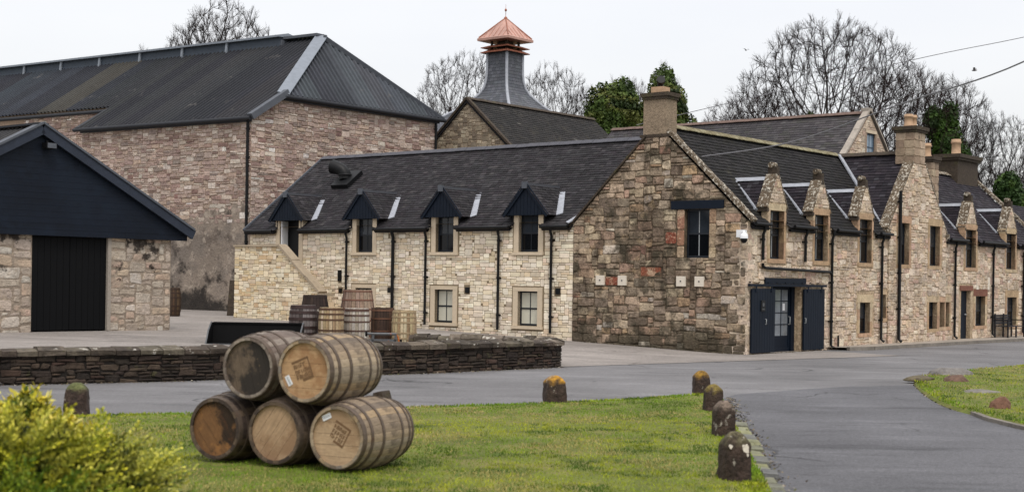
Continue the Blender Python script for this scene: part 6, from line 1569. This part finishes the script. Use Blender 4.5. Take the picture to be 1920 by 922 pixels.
m = MB(); m.prism([(-.14, -.06, .08), (.14, -.06, .08), (.14, -.30, .0), (.14, -.26, -.08), (-.14, -.26, -.08), (-.14, -.30, .0)][:4]+[(-.14, -.26, -.08), (-.14, -.3, 0)], (0, .02, -.02)); 
m = MB(); m.box(-.14, .14, -.22, -.02, -.08, .06); m.build('housing', M_black, fl)
m = MB(); m.prism([(-.12, -.225, -.07), (.12, -.225, -.07), (.12, -.225, .05), (-.12, -.225, .05)], (0, -.006, 0)); m.build('lens', M_trim, fl)
m = MB(); m.box(-.03, .03, -.03, .06, -.02, .12); m.build('bracket', M_black, fl)
g = MB(); g.tube([F(5.35, -.12, .09), F(5.35, -.12, .42)], .03, 8); H.part(MB(), 'vent_pipe', M_black) if False else None
g = MB(); g.tube([(5.35, -.1, .05), (5.35, -.1, .42)], .03, 8); H.part(g, 'vent_pipe', M_black)
def cable(label, pts, r, m_):
    p = [Vector(q) for q in pts]; out = []
    for i in range(len(p)-1):
        p0, p1, p2, p3 = p[max(i-1, 0)], p[i], p[i+1], p[min(i+2, len(p)-1)]
        for k in range(8):
            t = k/8; out.append(.5*((2*p1)+(-p0+p2)*t+(2*p0-5*p1+4*p2-p3)*t*t+(-p0+3*p1-3*p2+p3)*t**3))
    out.append(p[-1]); g = MB(); g.tube(out, r, 5); tag(g.build('overhead_cable', m_), label, 'cable')
cable('sagging grey overhead cable fixed to the old gable house', [tuple(F(-.02, 1.45, 5.43)), (7.2, 37.0, 5.62), (9.2, 33.7, 6.25), (10.73, 30.0, 6.69), (12.5, 26.5, 7.9), (15, 22, 9.9)], .018, M_cable)
cable('thin straight overhead cable high behind the terrace', [(5.5, 64, 9.0), (16.5, 60, 11.41), (21.4, 58.5, 12.35), (30, 56, 14.2)], .015, M_cable)
def bird(label, x, y, z, s, rz):
    g = MB(); g.lathe([(.0, -.2), (.05, -.12), (.07, 0), (.05, .12), (.0, .2)], 8); g.v = [(a, c, b) for a, b, c in g.v]
    bdy = g.build('bird', mat('gull grey', lin((120, 118, 120))), loc=(x, y, z)); bdy.rotation_euler = (0, 0, rz); bdy.scale = (s,)*3; tag(bdy, label, 'bird')
    for sg in (-1, 1):
        w = MB(); w.prism([(sg*.04, -.06, .03), (sg*.3, -.1, .16), (sg*.55, 0, .1), (sg*.3, .05, .15), (sg*.04, .08, .03)], (0, 0, .012)); w.build('wing', mat('gull grey'), bdy)
bird('small dark bird flying left of the big bare trees', 11.35, 70, 13.42, .4, .6)
bird('small pale gull gliding right of the big bare trees', 22.6, 70, 12.6, .7, 1.1)

# ------------------------------------------------------------------ trees
def grow(seed, H=18.0, cz=11.6, rx=5.4, rzv=6.2, n=3000, step=.34, trunk=3.4, lean=0.0):
    """limbs grow towards points spread through a domed crown; fine twigs carry on outwards"""
    r = np.random.RandomState(seed)
    u = r.normal(size=(n, 3)); u /= np.linalg.norm(u, axis=1)[:, None]; rad = r.rand(n)**.25
    at = u*rad[:, None]*np.array([rx, rx, rzv]); at[:, 2] = np.where(at[:, 2] < 0, at[:, 2]*.9, at[:, 2]); at += np.array([lean, 0, cz])
    pos = [np.array([0, 0, z]) for z in np.arange(0, trunk+.01, step)]; par = list(range(-1, len(pos)-1))
    P = np.array(pos); D = np.tile(np.array([0, 0, 1.]), (len(P), 1)); near = np.full(n, 1e9); ni = np.zeros(n, int); alive = np.ones(n, bool)
    def upd(new, i0):
        d = np.linalg.norm(at[:, None, :]-new[None], axis=2); k = d.argmin(1); dm = d[np.arange(n), k]
        b = dm < near; near[b] = dm[b]; ni[b] = k[b]+i0
    upd(P, 0); kids = np.zeros(len(P), int)
    for it in range(90):
        act = alive & (near < (7.0 if it < 20 else 2.4))
        if not act.any(): break
        idx = ni[act]; d = at[act]-P[idx]; d /= np.linalg.norm(d, axis=1)[:, None]+1e-9
        acc = np.zeros((len(P), 3)); np.add.at(acc, idx, d); un = np.unique(idx); un = un[kids[un] < 3]
        if not len(un): break
        v = acc[un]; v /= np.linalg.norm(v, axis=1)[:, None]+1e-9
        v = v+D[un]*.75+r.normal(size=v.shape)*.09; v /= np.linalg.norm(v, axis=1)[:, None]+1e-9
        new = P[un]+v*step; i0 = len(P); kids[un] += 1; kids = np.concatenate([kids, np.zeros(len(un), int)])
        P = np.vstack([P, new]); D = np.vstack([D, v]); par += list(un); upd(new, i0); alive &= near > .55
        if len(P) > 13000: break
    N = len(P); par = np.array(par); ch = [[] for _ in range(N)]
    for i in range(N):
        if par[i] >= 0: ch[par[i]].append(i)
    R = np.zeros(N)
    for i in range(N-1, -1, -1):
        R[i] = (sum(R[c]**2.05 for c in ch[i]))**(1/2.05) if ch[i] else .014
    R = np.minimum(R, .38)
    segs = [(P[par[i]], P[i], R[par[i]] if R[par[i]] < R[i]*1.8 else R[i]*1.25, R[i]) for i in range(1, N)]
    tw = []; ctr = np.array([0, 0, cz-rzv*.9])
    for i in range(1, N):
        rel = np.linalg.norm((P[i]-np.array([lean, 0, cz]))/np.array([rx, rx, rzv]))
        if R[i] < .04 and rel > .55+.2*r.rand():
            out = P[i]-ctr; out /= np.linalg.norm(out)
            for _ in range(7 if not ch[i] else 2):
                d = D[i]*.8+out*.55+r.normal(size=3)*.38; d /= np.linalg.norm(d); L = r.uniform(.4, .85); m = P[i]+d*L*.5; d2 = d+out*.2+r.normal(size=3)*.22; d2 /= np.linalg.norm(d2)
                tw += [(P[i], m, .010, .008), (m, m+d2*L*.5, .008, .004)]
                for _k in range(2):
                    d3 = d+r.normal(size=3)*.5; d3 /= np.linalg.norm(d3); q = P[i]+d*L*r.uniform(.25, .8); tw.append((q, q+d3*L*.42, .007, .004))
    return segs, tw
def seg_mesh(name, segs, n, m):
    A = np.array([s[0] for s in segs]); B = np.array([s[1] for s in segs]); ra = np.array([s[2] for s in segs]); rb = np.array([s[3] for s in segs])
    d = B-A; d /= np.linalg.norm(d, axis=1)[:, None]+1e-9; ref = np.where(np.abs(d[:, 2:3]) < .9, np.array([[0, 0, 1.]]), np.array([[1., 0, 0]])); x = np.cross(d, ref); x /= np.linalg.norm(x, axis=1)[:, None]; y = np.cross(d, x)
    V = np.zeros((len(segs), n, 4, 3))
    for k in range(n):
        a0, a1 = 2*math.pi*k/n, 2*math.pi*(k+1)/n
        e0 = x*math.cos(a0)+y*math.sin(a0); e1 = x*math.cos(a1)+y*math.sin(a1)
        V[:, k, 0] = A+e0*ra[:, None]; V[:, k, 1] = A+e1*ra[:, None]; V[:, k, 2] = B+e1*rb[:, None]; V[:, k, 3] = B+e0*rb[:, None]
    V = V.reshape(-1, 4, 3); nn = len(V)
    me = bpy.data.meshes.new(name); me.vertices.add(nn*4); me.loops.add(nn*4); me.polygons.add(nn)
    me.vertices.foreach_set('co', V.astype(np.float32).ravel()); me.loops.foreach_set('vertex_index', np.arange(nn*4, dtype=np.int32)); me.polygons.foreach_set('loop_start', np.arange(0, nn*4, 4, dtype=np.int32)); me.polygons.foreach_set('loop_total', np.full(nn, 4, dtype=np.int32))
    me.update(); me.materials.append(m); return me
TREES = []
for kind, kw_ in enumerate((dict(seed=3), dict(seed=8, rx=6.2, rzv=5.6, cz=11.8, trunk=2.6, n=3300), dict(seed=14, rx=3.8, rzv=6.6, cz=11.0, trunk=2.6, n=2300), dict(seed=21, rx=7.4, rzv=7.4, cz=10.6, trunk=2.6, n=5200))):
    segs, tw = grow(**kw_)
    big = [s for s in segs if s[3] > .05]; small = [s for s in segs if s[3] <= .05]
    TREES.append((seg_mesh('trunk', big, 6, M_bark), seg_mesh('crown', small+tw, 3, M_twig if kind != 1 else M_twig_r)))
def tree(label, kind, X, Y, top, wid, rz, group='bare trees behind the buildings'):
    t = empty('bare_tree', (X, Y, -.1), rz); sz = (top+.1)/18.0; t.scale = (wid, wid, sz); tag(t, label, 'tree', group)
    for nm, me in zip(('trunk', 'crown'), TREES[kind]): link_copy(nm, me, t)
    return t
tree('tall bare tree rising behind the warehouse ridge vent', 2, -20.8, 102, 22.2, 1.2, .4)
tree('second bare crown close behind the tall tree over the warehouse ridge', 2, -22.8, 104, 21.3, 1.0, 2.9)
tree('small bare treetop left of the tall one behind the warehouse', 2, -27.2, 104, 18.6, .5, 2.2)
tree('low bare bush of twigs just left of the tall tree behind the warehouse', 0, -24.6, 103, 18.9, .45, 3.0)
tree('slender bare tree left of the pagoda tower', 0, -3.6, 104, 18.6, .78, 1.0)
tree('lower bare tree left of the pagoda beside the warehouse hip', 0, -5.2, 100, 14.5, .6, 2.6)
tree('bare tree just right of the pagoda tower', 0, 2.6, 100, 17.2, .62, 4.0)
tree('thin bare tree between the pagoda and the ivy trees', 2, 5.2, 103, 16.0, .7, 5.2)
tree('bare flat topped tree behind the ivy covered trees', 1, 8.3, 106, 17.6, .5, .9)
tree('bare tree with twigs above the right ivy covered tree', 2, 11.2, 106, 18.3, .5, 2.9)
tree('lower bare tree at the left side of the big domed crown', 1, 17.6, 102, 16.4, .8, .3)
tree('tallest broad domed bare tree behind the barn roof', 3, 22.3, 100, 20.4, 1.0, 1.9)
tree('reddish bare tree at the right side of the big domed crown', 1, 27.2, 99, 17.6, .8, 4.4)
tree('low spreading bare tree furthest left of the big domed crown', 1, 15.8, 104, 14.5, .55, 5.5)
tree('bare tree behind the twin pot chimney', 0, 30.2, 99, 16.7, .66, 2.4)
tree('rounded bare tree right of the single pot chimney', 0, 33.4, 98, 14.0, .56, 3.6)
tree('bare tree at the right edge beyond the end cottage', 0, 37.4, 97, 13.0, .62, 5.0)
tree('low bare tree filling the gap beneath the rounded tree', 2, 35.4, 103, 11.0, .8, 1.5)

def leaf_cloud(seed, blobs, n, size, cols, up=0.3):
    r = np.random.RandomState(seed); Vs = []; Cs = []
    wts = np.array([b[3]*b[3]*b[4] for b in blobs]); wts = wts/wts.sum()
    k = r.choice(len(blobs), n, p=wts); B = np.array(blobs)[k]
    u = r.normal(size=(n, 3)); u /= np.linalg.norm(u, axis=1)[:, None]; rad = r.rand(n)**.28
    lump = .82+.36*vnoise(u[:, 0]*3+k*7+20, u[:, 1]*3+u[:, 2]*3+40, seed)
    c = B[:, :3]+u*(rad*lump)[:, None]*B[:, [3, 3, 4]]
    nrm = u+r.normal(size=(n, 3))*.7; nrm /= np.linalg.norm(nrm, axis=1)[:, None]; ref = r.normal(size=(n, 3)); a = np.cross(nrm, ref); a /= np.linalg.norm(a, axis=1)[:, None]; b = np.cross(nrm, a)
    s = size*(.6+.8*r.rand(n))[:, None]
    V = np.stack([c-a*s, c+b*s*.6, c+a*s, c-b*s*.6], 1)
    cols = np.array([lin(q) for q in cols]); ci = np.clip((vnoise(c[:, 0]*1.1+9, c[:, 2]*1.1+c[:, 1]*.5+5, seed+7)*len(cols)).astype(int), 0, len(cols)-1)
    C = cols[ci]*(.7+.6*r.rand(n))[:, None]
    return V, np.repeat(C[:, None, :], 4, 1)
def ivy_tree(label, X, Y, blobs, seed, n, cols, trunk_h):
    t = empty('ivy_tree', (X, Y, 0)); tag(t, label, 'tree')
    g = MB(); r = random.Random(seed); g.tube([(0, 0, 0), (.1, 0, trunk_h*.5), (0, .1, trunk_h)], [.45, .35, .12], 8)
    for b in blobs: g.tube([(0, 0, trunk_h*.5), ((b[0])*.6, b[1]*.6, b[2]-.6), (b[0], b[1], b[2]+b[4]*.5)], [.2, .12, .04], 6)
    g.build('trunk', M_bark, t)
    V, C = leaf_cloud(seed, blobs, int(n*2.2), .115, cols); tri_mesh('crown', V, C, M_leaf, parent=t, kind=None)
IVY = [(46, 62, 24), (60, 78, 30), (74, 88, 36), (86, 92, 42), (40, 54, 22)]
ivy_tree('rounded dark evergreen ivy tree left of the old house chimney', 6.2, 90, [(-.5, 0, 12.6, 1.25, 1.9), (.7, 0, 12.9, 1.1, 1.9), (0, .3, 10.2, 1.9, 2.2), (1.5, .2, 11, 1.2, 1.6), (-.6, .2, 8.6, 1.5, 1.8)], 5, 15000, IVY, 12)
ivy_tree('taller pointed ivy covered tree behind the old house chimney', 9.3, 91, [(.2, 0, 14.2, 1.0, 1.7), (.1, 0, 12.4, 1.6, 2.0), (-1.0, 0, 12.0, 1.2, 1.5), (1.1, 0, 10.8, 1.6, 2.0), (.4, 0, 9.2, 2.2, 2.2), (.6, 0, 13.0, 1.3, 1.6)], 6, 16000, IVY, 13)
ivy_tree('dark green ivy climbing the trunk behind the twin pot chimney', 28.9, 96, [(-.6, 0, 13.0, .7, 1.2), (.5, 0, 13.4, .6, 1.1), (.3, 0, 11.5, 1.0, 1.7), (1.2, 0, 10.2, .9, 1.5)], 7, 4500, [(40, 62, 20), (52, 76, 24), (34, 52, 18)], 12)
ivy_tree('small ivy patch on the bare trunk above the barn roof', 19.9, 96, [(0, 0, 12.4, .42, 1.3), (.1, 0, 11, .5, 1.2)], 8, 1100, [(40, 62, 20), (52, 72, 24)], 12)
ivy_tree('second small ivy patch left of the barn gable', 23.1, 96, [(0, 0, 12.2, .5, 1.1), (-.2, 0, 11, .6, 1.0)], 9, 1000, [(44, 62, 22), (52, 72, 24)], 12)
ivy_tree('small dark evergreen bush right of the single pot chimney', 32.0, 92, [(0, 0, 8.3, .9, 1.2), (.3, 0, 7.2, 1.0, 1.3)], 10, 2600, [(40, 62, 22), (56, 78, 26)], 8)

# ------------------------------------------------------------------ golden shrubs in the near corner
def shoots(seed, n, centers, lens, leaves, leaf_len, leaf_w, tipc, basec, darkc, upw, spread, droop=0.0):
    r = np.random.RandomState(seed); c = np.array(centers); wt = c[:, 3]*c[:, 4]; k = r.choice(len(c), n, p=wt/wt.sum()); B = c[k]
    u = r.normal(size=(n, 3)); u[:, 2] = np.abs(u[:, 2])*.9-.12; u[:, 1] -= .15; u /= np.linalg.norm(u, axis=1)[:, None]
    rad = r.rand(n)**.30; p0 = B[:, :3]+u*rad[:, None]*B[:, [3, 3, 4]]
    d = u*1.0+np.array([.12, -.05, upw])+r.normal(size=(n, 3))*spread; d /= np.linalg.norm(d, axis=1)[:, None]
    L = lens[0]+(lens[1]-lens[0])*r.rand(n)
    ref = r.normal(size=(n, 3)); x = np.cross(d, ref); x /= np.linalg.norm(x, axis=1)[:, None]; y = np.cross(d, x)
    V = []; C = []
    tipc, basec, darkc = [np.array([lin(q) for q in cc]) for cc in (tipc, basec, darkc)]
    tsel = tipc[r.randint(len(tipc), size=n)]; bsel = basec[r.randint(len(basec), size=n)]; dsel = darkc[r.randint(len(darkc), size=n)]
    inner_mix = np.clip((1-rad)*3.2, 0, 1)[:, None]         # leaves deeper inside the plant are darker green, new tips are golden
    for j in range(leaves):
        t = (j+.5)/leaves; ph = j*2.4+r.rand(n)*.8; side = x*np.cos(ph)[:, None]+y*np.sin(ph)[:, None]
        b = p0+d*(L*t)[:, None]; ld = d*(.75+.5*t)+side*.9; ld[:, 2] -= droop; ld /= np.linalg.norm(ld, axis=1)[:, None]
        ll = (leaf_len*(.7+.6*r.rand(n))*(1.1-.35*t))[:, None]; wv = np.cross(ld, side+r.normal(size=(n, 3))*.3); wv /= np.linalg.norm(wv, axis=1)[:, None]; w = leaf_w*(.7+.6*r.rand(n))[:, None]
        V.append(np.stack([b, b+ld*ll*.5+wv*w, b+ld*ll, b+ld*ll*.5-wv*w], 1))
        col = (bsel*(1-t)+tsel*t); col = col*(1-inner_mix)+dsel*inner_mix; C.append(np.repeat((col*(.88+.58*r.rand(n))[:, None])[:, None, :], 4, 1))
    return np.concatenate(V), np.concatenate(C)
def shrub(name, label, o, centers, V, C):
    t = empty(name, o); tag(t, label, 'shrub')
    g = MB(); r = random.Random(2)
    for cx, cy, cz, rr_, rz_ in centers:
        for k in range(5): g.tube([(o[0]+(cx-o[0])*.4, o[1]+(cy-o[1])*.4, .05), (cx+r.uniform(-.3, .3)*rr_, cy+r.uniform(-.3, .3)*rr_, cz*.6), (cx+r.uniform(-.7, .7)*rr_, cy+r.uniform(-.6, .6)*rr_, cz+rz_*r.uniform(.1, .6))], [.02, .014, .005], 5)
    g.build('stems', M_bark, t, o=o)
    tri_mesh('foliage', V, C, M_leaf, parent=t, o=o, kind=None)
def plumes(seed, n, centers, tipc, basec, darkc):
    """flat feathery sprays: an arching stem with side shoots set with scale leaves"""
    r = np.random.RandomState(seed); c = np.array(centers); wt = c[:, 3]*c[:, 4]; k = r.choice(len(c), n, p=wt/wt.sum()); B = c[k]
    u = r.normal(size=(n, 3)); u[:, 2] = np.abs(u[:, 2])*.9-.1; u[:, 1] -= .2; u /= np.linalg.norm(u, axis=1)[:, None]
    rad = r.rand(n)**.32; p0 = B[:, :3]+u*rad[:, None]*B[:, [3, 3, 4]]*.86
    d = u*.8+np.array([.38, -.08, .30])+r.normal(size=(n, 3))*.30; d /= np.linalg.norm(d, axis=1)[:, None]; L = .16+.20*r.rand(n)
    sd_ = np.cross(d, np.array([0, 0, 1.])+r.normal(size=(n, 3))*.5); sd_ /= np.linalg.norm(sd_, axis=1)[:, None]; up = np.cross(sd_, d)
    T, Bc, Dk = [np.array([lin(q) for q in cc]) for cc in (tipc, basec, darkc)]
    tone = vnoise(p0[:, 0]*3.3+10, p0[:, 2]*3.3+p0[:, 1]*2+3, seed); ti = T[np.clip((tone*len(T)*1.3-.2).astype(int)+r.randint(-1, 2, size=n), 0, len(T)-1)]; bi = Bc[r.randint(len(Bc), size=n)]; di = Dk[r.randint(len(Dk), size=n)]
    inner_mix = np.clip((1-rad)*2.4, 0, 1)[:, None]; V = []; C = []
    for j in range(13):
        t = (j+1)/13; s_ = 1 if j % 2 else -1; q = p0+d*(L*t)[:, None]-up*(L*.22*t*t)[:, None]
        dd = d*.8+sd_*(s_*(.75-.35*t))-up*(.2*t); dd /= np.linalg.norm(dd, axis=1)[:, None]; ll = L*(.42-.26*t)*(.8+.4*r.rand(n))
        for m_ in range(5):
            f = (m_+.3)/5; e = q+dd*(ll*f)[:, None]; ld = dd+up*(.35*(1 if m_ % 2 else -1))+r.normal(size=(n, 3))*.25; ld /= np.linalg.norm(ld, axis=1)[:, None]
            a_ = (.028*(.7+.6*r.rand(n)))[:, None]; w_ = np.cross(ld, up+r.normal(size=(n, 3))*.3); w_ /= np.linalg.norm(w_, axis=1)[:, None]; w_ *= .0085
            V.append(np.stack([e, e+ld*a_*.5+w_, e+ld*a_, e+ld*a_*.5-w_], 1)); tt = min(1, .35*t+.75*f); col = bi*(1-tt)+ti*tt; col = col*(1-inner_mix)+di*inner_mix; C.append(np.repeat((col*(.85+.4*r.rand(n))[:, None])[:, None, :], 4, 1))
    return np.concatenate(V), np.concatenate(C)
cj = [(-3.05, 8.7, .46, .56, .46), (-2.58, 8.8, .34, .46, .44), (-3.6, 8.6, .5, .6, .5), (-2.7, 8.2, .24, .5, .38), (-3.3, 8.0, .28, .7, .44), (-2.3, 8.7, .16, .34, .32)]
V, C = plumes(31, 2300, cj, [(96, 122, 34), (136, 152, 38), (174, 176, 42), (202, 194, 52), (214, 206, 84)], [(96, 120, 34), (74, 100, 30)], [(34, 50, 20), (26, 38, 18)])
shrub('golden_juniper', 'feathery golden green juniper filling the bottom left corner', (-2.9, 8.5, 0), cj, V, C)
cs_ = [(-3.48, 10.0, .60, .30, .34), (-3.38, 10.0, .88, .10, .15), (-3.95, 10.1, .58, .42, .34), (-3.2, 10.0, .58, .20, .28), (-3.0, 10.0, .50, .20, .26)]
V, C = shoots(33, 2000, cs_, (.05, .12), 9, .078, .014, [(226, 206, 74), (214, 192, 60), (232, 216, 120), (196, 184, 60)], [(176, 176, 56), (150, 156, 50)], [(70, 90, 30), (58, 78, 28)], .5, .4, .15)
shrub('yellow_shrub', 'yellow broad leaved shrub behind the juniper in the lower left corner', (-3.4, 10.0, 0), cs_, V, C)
